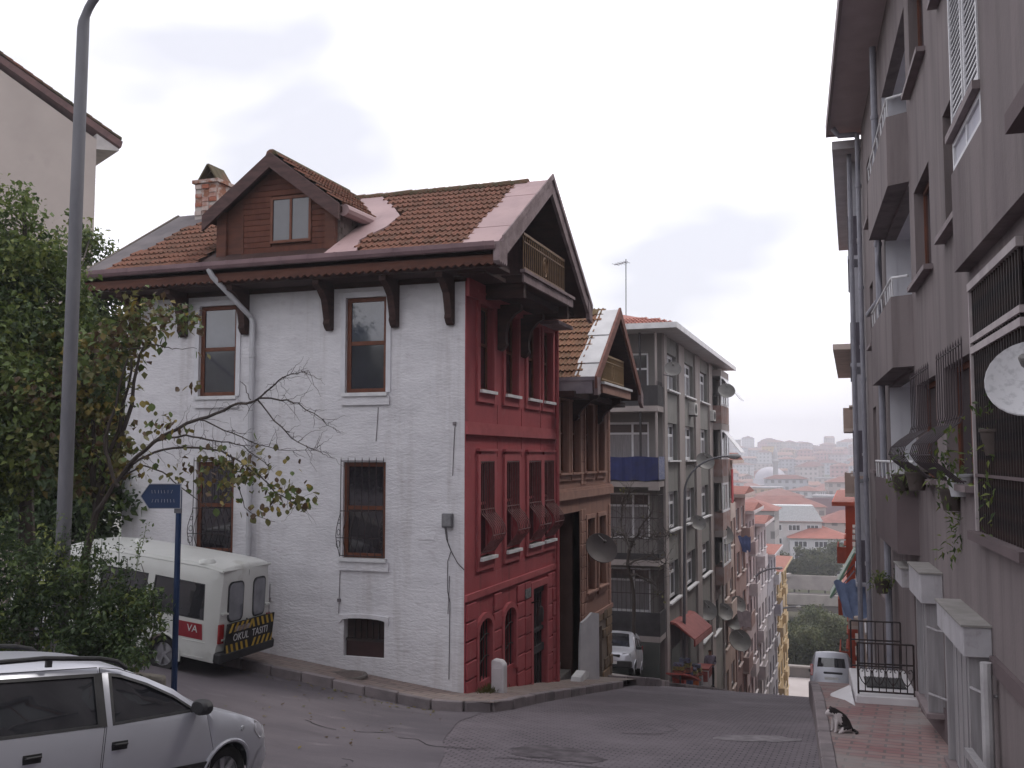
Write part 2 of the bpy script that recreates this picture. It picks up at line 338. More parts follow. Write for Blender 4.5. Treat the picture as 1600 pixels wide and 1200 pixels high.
whitem = M('white_paint', (.66, .66, .67), (.52, .52, .54), sc=3, rough=.7, bump=.1)
irn = M('wrought_iron', (.02, .018, .02), (.045, .03, .028), sc=8, rough=.6)
brass = M('brown_gold_paint', (.21, .125, .06), (.14, .08, .045), sc=6, rough=.55)
gl_up = glass('pane_sky', (.055, .062, .082), .05, 1.0); gl_dk = glass('pane_dark', (.016, .014, .018)); gl_md = glass('pane_mid', (.035, .036, .045), .06, .8)  # sky reflection is partly painted into the lighter upper panes
def tile_mat(name, a, b, moss, mlo):
    m = M(name, a, b, sc=1.1, rough=.9, bump=.5, bsc=35, rnd=1.1, c3=moss, sc3=.75, lo3=mlo, hi3=mlo + .16, spec=.2); return m
tmat = tile_mat('clay_tiles', (.215, .092, .066), (.115, .06, .045), (.08, .066, .04), .40)
tmat2 = tile_mat('clay_tiles_mossy', (.26, .125, .08), (.16, .09, .06), (.10, .085, .04), .40)
def tile_mesh(name, wd=.245, ln=.40, mat=tmat):
    me = bpy.data.meshes.new(name); prof = [(-.5, .0), (-.43, .032), (-.33, .032), (-.25, .002), (-.02, .0), (.06, .03), (.17, .03), (.25, .002), (.5, .0)]
    v = []
    for y, dz in ((0, .052), (ln, .0)):
        v += [(x * wd, y, z + dz) for x, z in prof]
    v += [(x * wd, .004, z * .8 - .004) for x, z in prof]
    n = len(prof); f = [(i, i + 1, n + i + 1, n + i) for i in range(n - 1)] + [(2 * n + i, 2 * n + i + 1, i + 1, i) for i in range(n - 1)]
    me.from_pydata(v, [], f); me.materials.append(mat); me.shade_smooth(); me.set_sharp_from_angle(angle=R_(50)); return me
def tile_slope(roof, me, org, U, V, rows, u_range, keep=None, limit=300, pw=.235, pl=.31, mat=tmat):
    """lay single tiles over a slope; the ones nearest the camera are objects, the rest one part"""
    U, V = Vector(U).normalized(), Vector(V).normalized(); N = U.cross(V)
    if N.z < 0: N = -N
    X = V.cross(N); sl = []
    for r in range(rows):
        u = u_range[0] + (pw * .5)
        while u < u_range[1]:
            if keep is None or keep(u, r * pl + .1):
                p = Vector(org) + U * u + V * (r * pl) + N * (.02 + random.uniform(-.004, .008))
                a = random.uniform(-.025, .025)
                x = X * math.cos(a) + V * math.sin(a); y = N.cross(x)
                T = Matrix((( x.x, y.x, N.x, p.x), (x.y, y.y, N.y, p.y), (x.z, y.z, N.z, p.z), (0, 0, 0, 1)))
                sl.append((p.length, T))
            u += pw
    sl.sort(key=lambda q: q[0])
    for d, T in sl[:limit]:
        o = bpy.data.objects.new('roof_tile', me); C.objects.link(o); o.parent = roof; o.matrix_local = T
    if sl[limit:]:
        mb = MB(); vs_ = [v.co.copy() for v in me.vertices]; fs = [tuple(p.vertices) for p in me.polygons]
        for d, T in sl[limit:]: mb.add([T @ v for v in vs_], fs)
        o = mb.build('roof_tiling', mat, roof, smooth=True, rec=False, ang=50); o['kind'] = 'stuff'
# ================================================================ white and red timber house on the corner
XF, YW = -6.80, 17.23
XL, YB = -14.58, 23.10
H1 = thing('corner_house', 'old corner house with white side wall, dark red front and tiled gable roof', 'house', (0, 0, 0))
Pw = lambda u, z, d: (u, YW + d, z)
Pr = lambda u, z, d: (XF - d, u, z)
ZT = 3.55
wh = [(-12.74, -11.84, 1.24, 3.11), (-9.34, -8.46, 1.24, 3.11), (-12.74, -11.84, -1.93, -.1), (-9.36, -8.45, -1.93, -.1), (-9.31, -8.45, -3.80, -3.06)]
mb = MB(); wall_holes(mb, Pw, XL, XF - .02, -7.5, ZT, wh, .2)
mb.quad((XL, YW, -7.5), (XL, YB, -7.5), (XL, YB, ZT), (XL, YW, ZT))
mb.build('wall', plaster, H1)
rh = [(17.86, 18.65, 1.30, 2.97), (19.36, 20.2, 1.30, 2.97), (20.86, 21.7, 1.30, 2.97), (22.05, 22.8, 1.30, 2.97),
      (17.89, 18.68, -1.93, -.08), (19.41, 20.24, -1.93, -.08), (20.9, 21.82, -1.93, -.08), (22.06, 22.86, -1.93, -.08),
      (17.82, 18.55, -4.28, -3.1), (19.27, 20.0, -4.30, -3.1), (21.2, 22.25, -5.6, -2.92)]
mb = MB(); wall_holes(mb, Pr, YW - .03, YB, -7.5, ZT, rh, .2)
mb.quad((XF, YW - .03, -7.5), (XF - .02, YW - .03, -7.5), (XF - .02, YW - .03, ZT), (XF, YW - .03, ZT))
mb.build('front_wall', redp, H1)
for i, q in enumerate(wh[:4]):
    up = i < 2
    wn_ = window(H1, Pw, *q, .12, framew, gl_up if up else gl_dk, fw=.085, rail=(.52,), sill=.05, sm=whitem, gms=[gl_md, gl_up] if up else None)
    b = MB(); b.boxP(Pw, q[0] - .07, q[1] + .09, q[2] - .24, q[2] - .07, -.05, .0)
    b.build('sill_block', plaster, wn_)
    if up:
        b = MB(); s_ = .10
        b.boxP(Pw, q[0] - s_, q[0] - .0, q[2], q[3] + s_, -.025, .0); b.boxP(Pw, q[1], q[1] + s_, q[2], q[3] + s_, -.025, .0); b.boxP(Pw, q[0], q[1], q[3], q[3] + s_, -.025, .0)
        b.build('surround', M('white_trim', (.62, .62, .655), (.55, .55, .58), sc=4, rough=.85), wn_)
def belly_grille(parent, P, a, b, c, d, out=.05, belly=.24, n=7, mat=irn, r=.008, scroll=True, top=True):
    """window bars that swing out in a belly near the bottom, one part"""
    mb = MB(); H = d - c
    for i in range(n):
        u = lerp(a, b, i / (n - 1)); pts = []
        for k in range(15):
            t = k / 14; z = d - H * t; e_ = out
            if t > .55: q = (t - .55) / .45; e_ = out + belly * math.sin(min(1, q * 1.08) * math.pi * .93) ** 1.2 * (1 if q < .98 else .3)
            pts.append(P(u, z, -e_))
        mb.tube(pts, r, 5)
        if top: mb.tube([P(u, d, -out), P(u, d + .06, -out)], [r * 1.3, .001], 4)
    for z in (c + .02, lerp(c, d, .47), d - .02):
        mb.tube([P(a, z, -out), P(b, z, -out)], r * 1.2, 5)
    z = c + H * .2; mb.tube([P(a, z, -out - belly * .97), P(b, z, -out - belly * .97)], r, 5)
    if scroll:
        for u in (a, b):
            for zz, rr in ((c + H * .13, .07), (c + H * .25, .055), (c + H * .36, .04)):
                mb.tube([P(u, zz + rr * math.sin(k * .5), -out - rr * 1.2 - rr * math.cos(k * .5)) for k in range(14)], r * .8, 4)
            mb.tube([P(u, c + .03, -out), P(u, c + H * .45, -out)], r, 4)
    return mb.build('grille', mat, parent)
for q in wh[2:4]: belly_grille(H1, Pw, q[0] - .02, q[1] - .02, q[2] + .02, q[3] + .04, out=.06, belly=.17)
# cellar window in the white wall
q = wh[4]; b = MB(); b.boxP(Pw, q[0], q[1], q[2], q[3], .16, .2); cw = b.build('cellar_shutter', M('cellar_dark', (.028, .018, .018), (.05, .03, .028), sc=5), H1)
b = MB(); b.prism([(q[0] - .1, q[3] - .12), (q[0] - .1, q[3] + .04)] + [(lerp(q[0] - .08, q[1] + .08, t), q[3] + .04 + .035 * math.sin(math.pi * t)) for t in (.1, .3, .5, .7, .9)] + [(q[1] + .1, q[3] + .04), (q[1] + .1, q[3] - .12), (q[1], q[3] - .04)] + [(lerp(q[1], q[0], t), q[3] - .03 + .025 * math.sin(math.pi * t)) for t in (.15, .4, .6, .85)] + [(q[0], q[3] - .04)], Pw, -.04, .0)
b.build('arch', plaster, cw)
b = MB()
for t in (.2, .35, .5, .65, .8): b.boxP(Pw, lerp(q[0], q[1], t) - .012, lerp(q[0], q[1], t) + .012, q[2] + .3, q[3], .1, .124)
b.boxP(Pw, q[0], q[1], q[2] + .28, q[2] + .33, .09, .15); b.build('bars', irn, cw)
b = MB(); b.boxP(Pw, q[0] + .02, q[1] - .02, q[2], q[2] + .28, .08, .12); b.build('board', M('cellar_board', (.045, .022, .022), (.03, .016, .016), sc=4), cw)
# red front: windows, surrounds, white sills, bellied grilles
for i, q in enumerate(rh[:8]):
    wn_ = window(H1, Pr, *q, .17, redt if i >= 4 else framew, gl_dk, fw=.06, rail=(.55,))
    b = MB(); b.boxP(Pr, q[0] - .03, q[1] + .06, q[2] - .06, q[2], -.10, .15); b.build('sill', whitem, wn_)
    b = MB(); s_, o_ = .13, -.045
    b.boxP(Pr, q[0] - s_, q[0], q[2] - .24, q[3] + s_, o_, 0); b.boxP(Pr, q[1], q[1] + s_ * .8, q[2] - .24, q[3] + s_, o_, 0)
    b.boxP(Pr, q[0], q[1], q[3], q[3] + s_ + .06, o_, 0); b.boxP(Pr, q[0], q[1], q[2] - .24, q[2] - .06, o_ + .006, 0)
    b.boxP(Pr, q[0] - s_ - .02, q[1] + s_, q[3] + s_ + .06, q[3] + s_ + .11, o_ - .03, 0)
    b.build('surround', redt, wn_)
    if i >= 4: belly_grille(H1, Pr, q[0] + .03, q[1] - .02, q[2] + .08, q[3], out=.03, belly=.26, n=8, r=.011, scroll=False, top=False, mat=M('red_iron', (.17, .075, .075), (.11, .05, .05), sc=9, rough=.6))
# string courses
for za, zb, pr in ((.42, .56, .07), (.56, .66, .04), (-2.66, -2.54, .05)):
    b = MB(); b.boxP(Pr, YW - .06, YB, za, zb, -pr, 0); b.build('string_course', redt, H1)
for u in (18.95, 20.5, 21.9):
    for za, zb in ((.66, 1.05), (.0, .42)):
        b = MB(); b.boxP(Pr, u - .015, u + .015, za, zb, -.012, 0); b.build('panel_line', redt, H1)
# base: rusticated blocks
rr = random.Random(3)
for (ua, ub) in ((17.22, 17.70), (18.70, 19.12), (20.15, 20.62), (20.66, 21.08), (22.36, 22.7), (22.74, 23.06)):
    z = -2.72
    while z > -5.7:
        hh = .36 + rr.uniform(-.03, .03)
        b = MB(); b.boxP(Pr, ua, ub, z - hh + .035, z, -.035 - rr.uniform(0, .012), .0); b.build('block', redp, H1, bev=.012); z -= hh
for q in rh[8:10]:
    b = MB(); b.boxP(Pr, q[0], q[1], q[2], q[3] + .0, .17, .19); cw = b.build('cellar_window', gl_dk, H1)
    m_, n_ = (q[0] + q[1]) / 2, (q[1] - q[0]) / 2
    arc = [(m_ - (n_ + .0) * math.cos(math.pi * k / 10), q[3] - .22 + .22 * math.sin(math.pi * k / 10)) for k in range(11)]
    b = MB(); b.prism(arc + [(q[1], q[3] + .001), (q[0], q[3] + .001)], Pr, -.004, .16); b.build('arch_fill', redp, cw)
    arc2 = [(m_ + (n_ + .11) * math.cos(math.pi * k / 10), q[3] - .22 + .33 * math.sin(math.pi * k / 10)) for k in range(11)]
    b = MB(); b.prism(arc + arc2, Pr, -.06, .0); b.boxP(Pr, q[0] - .11, q[0], q[2] - .1, q[3] - .22, -.055, 0); b.boxP(Pr, q[1], q[1] + .11, q[2] - .1, q[3] - .22, -.055, 0)
    b.build('surround', redt, cw)
    b = MB()
    for t in (.15, .38, .62, .85): b.boxP(Pr, lerp(q[0], q[1], t) - .009, lerp(q[0], q[1], t) + .009, q[2], q[3] - .05, .03, .05)
    for t in (.33, .68): b.tube([Pr(lerp(q[0], q[1], k / 6), lerp(q[2], q[3], t) - .05 * math.sin(k), .03) for k in range(7)], .012, 5)
    b.build('bars', irn, cw)
q = rh[10]
b = MB(); b.boxP(Pr, q[0], q[1], q[2], q[3], .14, .19); dr = b.build('door', M('door_dark', (.022, .018, .02), (.035, .026, .026), sc=4, rough=.6), H1)
b = MB(); b.boxP(Pr, q[0], q[1], q[3] - .16, q[3] - .02, .04, .14); b.boxP(Pr, q[0], q[1], -3.95, -3.87, .05, .14); b.boxP(Pr, q[0], q[1], -4.42, -4.26, .04, .14)
for t in (.1, .3, .5, .7, .9): b.boxP(Pr, lerp(q[0], q[1], t) - .012, lerp(q[0], q[1], t) + .012, q[2], q[3], .07, .1)
b.build('ironwork', M('door_iron', (.05, .045, .05), (.03, .028, .03), sc=6), dr)
b = MB(); b.boxP(Pr, q[0] - .14, q[0], q[2], q[3] + .14, -.05, 0); b.boxP(Pr, q[1], q[1] + .1, q[2], q[3] + .14, -.05, 0); b.boxP(Pr, q[0], q[1], q[3], q[3] + .14, -.05, 0); b.build('surround', redt, dr)
b = MB(); b.boxP(Pr, 20.62, 20.98, -3.06, -2.86, -.06, -.04); b.build('door_number_plate', M('plate_grey', (.08, .08, .09), (.2, .2, .2), sc=20), H1)
b = MB(); b.tube([Pr(21.05, -3.2, -.05), Pr(21.05, -3.15, -.22), Pr(21.05, -3.3, -.25)], .02, 6); b.lathe([(0, -.36), (.07, -.34), (.085, -.12), (.05, -.02), (0, 0)], 10, Matrix.Translation(Pr(21.05, -3.25, -.25))); b.build('wall_lamp', irn, H1, smooth=True)
b = MB(); b.tube([(XF + .07, 23.02, 3.3), (XF + .07, 23.02, -5.3)], .05, 8); b.build('red_downpipe', redt, H1, smooth=True)
# roof: ridge along X
RY, RZ, EY, EZ, EY2, EZ2 = 19.72, 5.76, 16.45, 3.74, 23.02, 3.46
XR0, XR1 = -15.25, -5.93
roofpoly = [(EY, EZ), (RY, RZ), (EY2, EZ2), (EY2, EZ2 - .13), (RY, RZ - .15), (EY, EZ - .13)]
Px = lambda u, z, d: (d, u, z)
b = MB(); b.prism(roofpoly, Px, XR0, XR1); roof = b.build('roof', dwood, H1)
Vm = Vector((0, RY - EY, RZ - EZ)); Lm = Vm.length; Vm.normalize()
DX0, DX1, DC = -12.18, -9.50, -10.85     # dormer sides, middle
VPOLY = [(-9.46, .1), (-8.75, .1), (-9.0, .8), (-8.72, 1.5), (-8.7, 2.2), (-9.2, 3.0), (-9.8, 3.8), (-10.5, 3.8), (-9.42, 2.25)]
def keep_main(u, v):
    x = XR0 + u
    if inside((x - .03, v), VPOLY) or inside((x - .03, v + .15), VPOLY): return False
    if x < -14.6 + .55 * v / Lm or x > -6.62: return False
    if abs(x - DC) < (1.48 if v < 2.17 else 1.52 * (4.3 - v) / 2.13 + .1): return False
    if DX1 - .2 < x < -8.9 and v < .5: return False
    return True
tme = tile_mesh('roof_tile')
tile_slope(roof, tme, (XR0, EY + .02, EZ + .015), (1, 0, 0), Vm, 13, (0, XR1 - XR0), keep_main, limit=300)
Vb = Vector((0, RY - EY2, RZ - EZ2)); tile_slope(roof, tme, (XR0, EY2, EZ2), (1, 0, 0), Vb, 12, (.6, XR1 - XR0 - .6), None, limit=0)
# ridge tiles
b = MB(); b.prism([(-.13, -.03), (-.10, .05), (-.04, .085), (.04, .085), (.10, .05), (.13, -.03)], lambda u, z, d: (d, u, z), 0, .42); rt0 = b.build('ridge_tile', tmat, roof, smooth=True)
x = -14.5; i = 0
while x < -6.7:
    if i == 0: rt0.matrix_local = Matrix.Translation((x, RY, RZ + .03))
    else: inst(rt0, roof, Matrix.Translation((x, RY, RZ + .03 + random.uniform(-.008, .014))) @ Matrix.Rotation(R_(-2.2), 4, 'Y'))
    x += .385; i += 1
# flashing along the right verge, grey strip along the left one, valley round the dormer
nrm = Vector((0, -Vm.z, Vm.y))
def slope_pt(x, v, off): p = Vector((x, EY, EZ)) + Vm * v + nrm * off; return (p.x, p.y, p.z)
b = MB()
for (xa, xb) in ((-6.66, -5.9),):
    for v in range(4):
        va, vb = Lm * v / 4, Lm * (v + 1) / 4; o_ = .07 + .006 * (v % 2)
        b.add([slope_pt(xa, va, o_), slope_pt(xb, va, o_), slope_pt(xb, vb, o_), slope_pt(xa, vb, o_), slope_pt(xa, va, .0), slope_pt(xb, va, .0), slope_pt(xb, vb, .0), slope_pt(xa, vb, .0)], [(0, 1, 2, 3), (0, 4, 5, 1), (1, 5, 6, 2), (3, 2, 6, 7), (0, 3, 7, 4)])
b.build('verge_flashing', flash, roof)
b = MB(); b.add([slope_pt(-15.22, 0, .03), slope_pt(-14.55, 0, .03), slope_pt(-14.0, Lm, .03), slope_pt(-15.22, Lm, .03), slope_pt(-15.22, 0, 0), slope_pt(-14.55, 0, 0), slope_pt(-14.0, Lm, 0), slope_pt(-15.22, Lm, 0)], [(0, 1, 2, 3), (4, 7, 6, 5), (0, 4, 5, 1), (1, 5, 6, 2), (2, 6, 7, 3), (3, 7, 4, 0)])
b.build('left_verge', M('grey_sheet', (.13, .115, .12), (.09, .08, .085), sc=2), roof)
b = MB(); vp = VPOLY
b.add([slope_pt(x, v, .075) for x, v in vp] + [slope_pt(x, v, .0) for x, v in vp], [tuple(range(9)), tuple(range(17, 8, -1))] + [(i, (i + 1) % 9, 9 + (i + 1) % 9, 9 + i) for i in range(9)])
b.build('valley_flashing', flash, roof)
# gable boards on the right end, two slopes; short return at the foot
def barge(parent, a, c, x, wdt=.30, th=.07, mat=gwood, nm='barge_board', P=None):
    """a board hung on edge below a sloping roof line from a to c (y, z)"""
    b = MB(); (ya, za), (yc, zc) = a, c
    b.prism([(ya, za), (yc, zc), (yc, zc - wdt), (ya, za - wdt)], P or Px, x, x + th); return b.build(nm, mat, parent)
barge(roof, (EY + .12, EZ + .13), (RY, RZ + .12), XR1 + .004, .36); barge(roof, (RY + .002, RZ + .12), (EY2, EZ2 + .1), XR1 + .004, .34)
barge(roof, (EY + .10, EZ + .23), (RY, RZ + .2), XR1 + .076, .12, .03); barge(roof, (RY + .002, RZ + .2), (EY2 + .02, EZ2 + .18), XR1 + .076, .12, .03)
b = MB(); b.prism([(EY - .1, EZ + .08), (EY + .32, EZ + .12)] + [(EY + .32 - .0525 * k, EZ - .26 - (.05 if k % 2 else 0)) for k in range(9)], Px, XR1 - .02, XR1 + .10); b.build('foot_board', gwood, roof)
b = MB(); b.prism([(EY2 - .35, EZ2 + .3), (EY2 + .02, EZ2 + .1), (EY2 + .02, EZ2 - .26), (EY2 - .25, EZ2 - .2)], Px, XR1 + .0, XR1 + .09); b.build('foot_board', gwood, roof)
barge(roof, (EY + .05, EZ + .06), (RY, RZ + .06), XR0 - .06, .30, .06, M('verge_wood', (.14, .11, .10), (.09, .08, .06), sc=4)); barge(roof, (RY + .002, RZ + .06), (EY2, EZ2 + .03), XR0 - .06, .3, .06)
# eaves: soffit, scalloped fascia, gutter
b = MB(); b.box(XR0 + .02, XR1 - .02, EY + .1, YW + .02, 3.40, 3.47); b.build('soffit', dwood, roof)
b = MB(); sc_ = []; N = 120
for k in range(N + 1): sc_.append((lerp(XR1 - .02, XR0, k / N), 3.47 - (.05 if k % 2 else 0)))
b.prism([(XR0, EZ - .02), (XR1 - .02, EZ - .02)] + sc_, lambda u, z, d: (u, d, z), EY + .0, EY + .05); b.build('fascia', bwood, roof)
b = MB(); pr = [(-.085, .06), (-.08, -.02), (-.045, -.075), (.02, -.085), (.07, -.06), (.08, .06), (.066, .06), (.056, -.05), (.01, -.07), (-.04, -.06), (-.066, -.01), (-.07, .06)]
b.prism([(EY - .09 + y, EZ + .02 + z) for y, z in pr], Px, XR0 - .05, XR1 + .02); gut = b.build('gutter', gutm, roof)
for k in range(16):
    x = lerp(XR0 + .2, XR1 - .2, k / 15); b = MB(); b.prism([(EY - .09 + y * 1.09, EZ + .02 + z * 1.07) for y, z in pr[:6]] , Px, x, x + .035); b.build('gutter_clip', gutm, gut)
b = MB(); b.tube([(-11.92, EY - .1, EZ - .05), (-11.85, EY - .06, EZ - .2), (-11.46, YW - .1, 2.83), (-11.41, YW - .09, 2.72), (-11.41, YW - .09, -1.3), (-11.41, YW - .09, -3.8)], .055, 10)
for z in (2.0, .3, -1.6): b.tube([(-11.41, YW - .09, z), (-11.41, YW - .09, z + .06)], .068, 10)
b.build('downpipe', M('pipe_white', (.5, .5, .53), (.4, .4, .42), sc=2, rough=.6), H1, smooth=True)
# top frieze board and brackets on the white wall
b = MB(); b.box(XL, XF, YW - .05, YW, 3.30, 3.55); b.build('frieze', dwood, H1)
def bracket(parent, P, u, ztop, drop, proj, wd=.14, mat=dwood):
    pf = [(0, ztop), (-proj, ztop), (-proj, ztop - .12), (-proj * .72, ztop - .2), (-proj * .45, ztop - .36), (-proj * .34, ztop - drop * .62), (-.17, ztop - drop * .78), (-.19, ztop - drop * .86), (-.13, ztop - drop * .95), (-.06, ztop - drop), (0, ztop - drop * .97)]
    b = MB(); n = len(pf); a = [P(u - wd / 2, z, d) for d, z in pf]; c = [P(u + wd / 2, z, d) for d, z in pf]
    b.add(a + c, [tuple(range(n)), tuple(range(2 * n - 1, n - 1, -1))] + [(i, (i + 1) % n, n + (i + 1) % n, n + i) for i in range(n)]); return b.build('bracket', mat, parent)
for u in (-14.3, -13.1, -11.62, -9.68, -8.26, -7.11): bracket(H1, Pw, u, 3.42, .95, .62)
# gable: planked back wall, ceiling, balcony with rail
b = MB(); b.prism([(YW, 3.4), (YB - .2, 3.4), (YB - .3, 3.55), (RY, RZ - .18), (YW - .3, 3.75)], Px, XF - .1, XF - .06); gbl = b.build('gable_wall', dwood, H1)
y = YW + .1
while y < YB - .3:
    ht = (RZ - .2) - abs(y - RY) * .66
    if ht > 3.6: b = MB(); b.box(XF - .058, XF - .03, y, y + .17, 3.42, ht); b.build('plank', M('gable_plank', (.05, .022, .022), (.033, .016, .017), sc=3, rnd=.9, stretch=(1, 1, 4)), gbl)
    y += .18
for ya, yb in ((YW - .4, 18.0), (21.4, YB - .1)): b = MB(); b.box(XF - .02, XF + .52, ya, yb, 3.365, 3.44); b.build('gable_soffit', dwood, H1)
b = MB(); b.box(XF + .0, XF + .06, YW - .02, YB, 3.02, 3.36); b.build('front_frieze', redt, H1)
bx0, bx1, by0, by1 = XF + .0, XF + .86, 18.05, 21.35
b = MB(); b.box(bx0, bx1, by0, by1, 3.36, 3.52); bal = b.build('balcony', dwood, H1)
b = MB(); b.box(bx1 + .003, bx1 + .05, by0 - .12, by1 + .12, 3.36, 3.54); b.box(bx1 - .02, bx1 + .085, by0 - .17, by1 + .17, 3.54, 3.60); b.build('balcony_board', gwood, bal)
b = MB(); b.box(bx0, bx1 - .01, by0 + .04, by0 + .16, 3.08, 3.355); b.box(bx0, bx1 - .01, by1 - .16, by1 - .04, 3.08, 3.355); b.box(bx0, bx1 - .2, by0 + .2, by1 - .2, 3.2, 3.352); b.build('balcony_beam', dwood, bal)
b = MB(); xr = bx1 - .06
b.box(xr - .02, xr + .02, by0 + .15, by1 - .25, 4.34, 4.39); b.box(xr - .015, xr + .015, by0 + .15, by1 - .25, 4.2, 4.225); b.box(xr - .015, xr + .015, by0 + .15, by1 - .25, 3.68, 3.71)
b.tube([(xr, (by0 + by1) / 2 - .05 + .15 * math.cos(k * .524), 3.95 + .2 * math.sin(k * .524)) for k in range(13)], .02, 6)
b.tube([(xr, (by0 + by1) / 2 - .05 + .08 * math.cos(k * .524), 3.95 + .11 * math.sin(k * .524)) for k in range(13)], .012, 6)
rail = b.build('railing', brass, bal)
b = MB(); b.box(-.009, .009, -.009, .009, 3.6, 4.36); bb0 = b.build('baluster', brass, rail)
ys_ = [lerp(by0 + .16, by1 - .26, k / 22) for k in range(23)]; bb0.matrix_local = Matrix.Translation((xr, ys_[0], 0))
for y in ys_[1:]: inst(bb0, rail, Matrix.Translation((xr, y, 0)))
for u in (19.02, 20.52): bracket(H1, Pr, u, 3.1, .95, .5, .15)
b = MB(); b.box(XF + .05, XF + .5, 21.7, 22.95, 3.05, 3.13); b.build('front_canopy_board', gwood, H1)
# dormer
YD = 17.0
dm = MB(); Pd = lambda u, z, d: (u, YD + d, z)
def dz_(x): return 6.02 - abs(x - DC) * .745
dm.prism([(DX0, 3.7), (DX1, 3.7), (DX1, dz_(DX1) - .16), (DC, dz_(DC) - .16), (DX0, dz_(DX0) - .16)], Pd, .06, 2.9); dor = dm.build('dormer', bwood, H1)
z = 3.86; k = 0
wq = (-10.95, -10.02, 4.26, 5.2)
while z < 5.9:
    hw_ = min(DX1 - DC - .16, (6.02 - .2 - z - .1) / .745)
    if hw_ > .1:
        xa, xb = max(DC - hw_, -11.62), DC + hw_
        for (p, q2) in (((xa, min(xb, wq[0])), (max(xa, wq[1]), xb)) if wq[2] - .11 < z < wq[3] else ((xa, xb),)):
            if q2 - p > .05 and p < DC + hw_:
                b = MB(); b.boxP(Pd, p, q2, z, z + .105, .02, .06); b.build('plank', M('dormer_plank', (.12, .042, .026), (.085, .03, .02), sc=3, rnd=.8, stretch=(4, 1, 1)), dor)
    z += .115; k += 1
b = MB(); b.boxP(Pd, DX0 + .56, DX0 + .6, 3.8, 4.9, .0, .05); b.build('batten', bwood, dor)
for xa in (DX0 - .02, DX1 - .20): b = MB(); b.boxP(Pd, xa, xa + .22, 3.72, 4.98, -.02, .1); b.build('corner_post', bwood, dor)
window(dor, lambda u, z, d: Pd(u, z, d), *wq, .05, framew, gl_md, fw=.055, mul=(.5,))
Td = MB(); YF = YD - .17
for sgn in (-1, 1):
    xa = DC + sgn * 1.52; Td.add([(DC, YF, 6.02), (xa, YF, 4.88), (xa, 20.2, 4.88), (DC, 20.9, 6.02), (DC, YF, 5.92), (xa, YF, 4.78), (xa, 20.2, 4.78), (DC, 20.9, 5.92)], [(0, 1, 2, 3), (7, 6, 5, 4), (0, 4, 5, 1), (1, 5, 6, 2), (3, 2, 6, 7)])
droof = Td.build('dormer_roof', dwood, H1)
for sgn in (-1, 1):
    Vd = Vector((-sgn * 1.52, 0, 1.14)); Ld = Vd.length
    tile_slope(droof, tme, (DC + sgn * 1.54, YF + .05, 4.90), (0, 1, 0), Vd, 6, (0, 3.3), lambda u, v: YF + u < EY + (4.9 + v / Ld * 1.14 - EZ) / Vm.z * Vm.y + .35, limit=60)
    b = MB(); xa, xb = DC + sgn * 1.56, DC
    b.prism([(xa, 4.9), (xb, 6.06), (xb, 5.75), (xa, 4.58)], lambda u, z, d: (u, d, z), YF - .07, YF - .003); b.build('dormer_barge', M('dormer_barge', (.10, .058, .055), (.06, .035, .034), sc=3, stretch=(1, 1, 4), bump=.3), droof)
y = YF
while y < 19.6: inst(rt0, droof, Matrix.Translation((DC, y, 6.05)) @ Matrix.Rotation(math.pi / 2, 4, 'Z')); y += .385
b = MB(); b.box(DX1 + .0, DX1 + .03, YD + .1, 19.0, 3.9, 4.80); chk = b.build('dormer_cheek', M('shingle', (.17, .14, .13), (.10, .085, .075), sc=4, bump=.4), H1)
for i in range(6):
    for j in range(7):
        y0 = YD + .12 + j * .22 + (.11 if i % 2 else 0); z0 = 4.0 + i * .13
        if z0 + .1 > EZ + (y0 - EY) * Vm.z / Vm.y: b = MB(); b.box(DX1 + .03, DX1 + .045 + .01 * ((i + j) % 2), y0, y0 + .205, z0, z0 + .14); b.build('shingle', M('shingle', (.17, .14, .13), (.10, .085, .075), sc=4, bump=.4), chk)
b = MB(); b.tube([(DX1 + .2, YD + .0, 4.82), (DX1 + .2, 18.9, 4.86)], .12, 10); b.build('cheek_flashing', flash, H1, smooth=True)
# chimney
b = MB(); b.box(-14.52, -13.92, 19.35, 20.0, 5.3, 6.42); chm = b.build('chimney', M('chimney_render', (.42, .38, .36), (.24, .11, .07), sc=4, bump=.6, bsc=14, lo=.42, hi=.56), H1)
rr = random.Random(5)
for i in range(9):
    for j in range(3):
        if rr.random() < .6: x0 = -14.52 + j * .2; b = MB(); b.box(x0 + .01, x0 + .19, 19.33 - rr.uniform(0, .02), 19.36, 5.45 + i * .105, 5.545 + i * .105); b.build('brick', M('chimney_brick', (.30, .11, .07), (.45, .38, .35), sc=3, rnd=1.2, bump=.4), chm)
b = MB(); b.box(-14.58, -13.86, 19.29, 20.06, 6.42, 6.5); b.build('chimney_slab', M('chimney_render', (.5, .46, .44)), chm)
for sgn in (-1, 1):
    for j in range(3):
        b = MB(); y0 = 19.38 + j * .21; b.add([(-14.22 + sgn * .24, y0, 6.5), (-14.22 + sgn * .24, y0 + .19, 6.5), (-14.22, y0 + .19, 6.86), (-14.22, y0, 6.86), (-14.22 + sgn * .28, y0, 6.5), (-14.22 + sgn * .28, y0 + .19, 6.5), (-14.22 + sgn * .02, y0 + .19, 6.9), (-14.22 + sgn * .02, y0, 6.9)], [(0, 3, 2, 1), (4, 5, 6, 7), (0, 1, 5, 4), (1, 2, 6, 5), (2, 3, 7, 6), (3, 0, 4, 7)]); b.build('chimney_tile', tmat, chm)
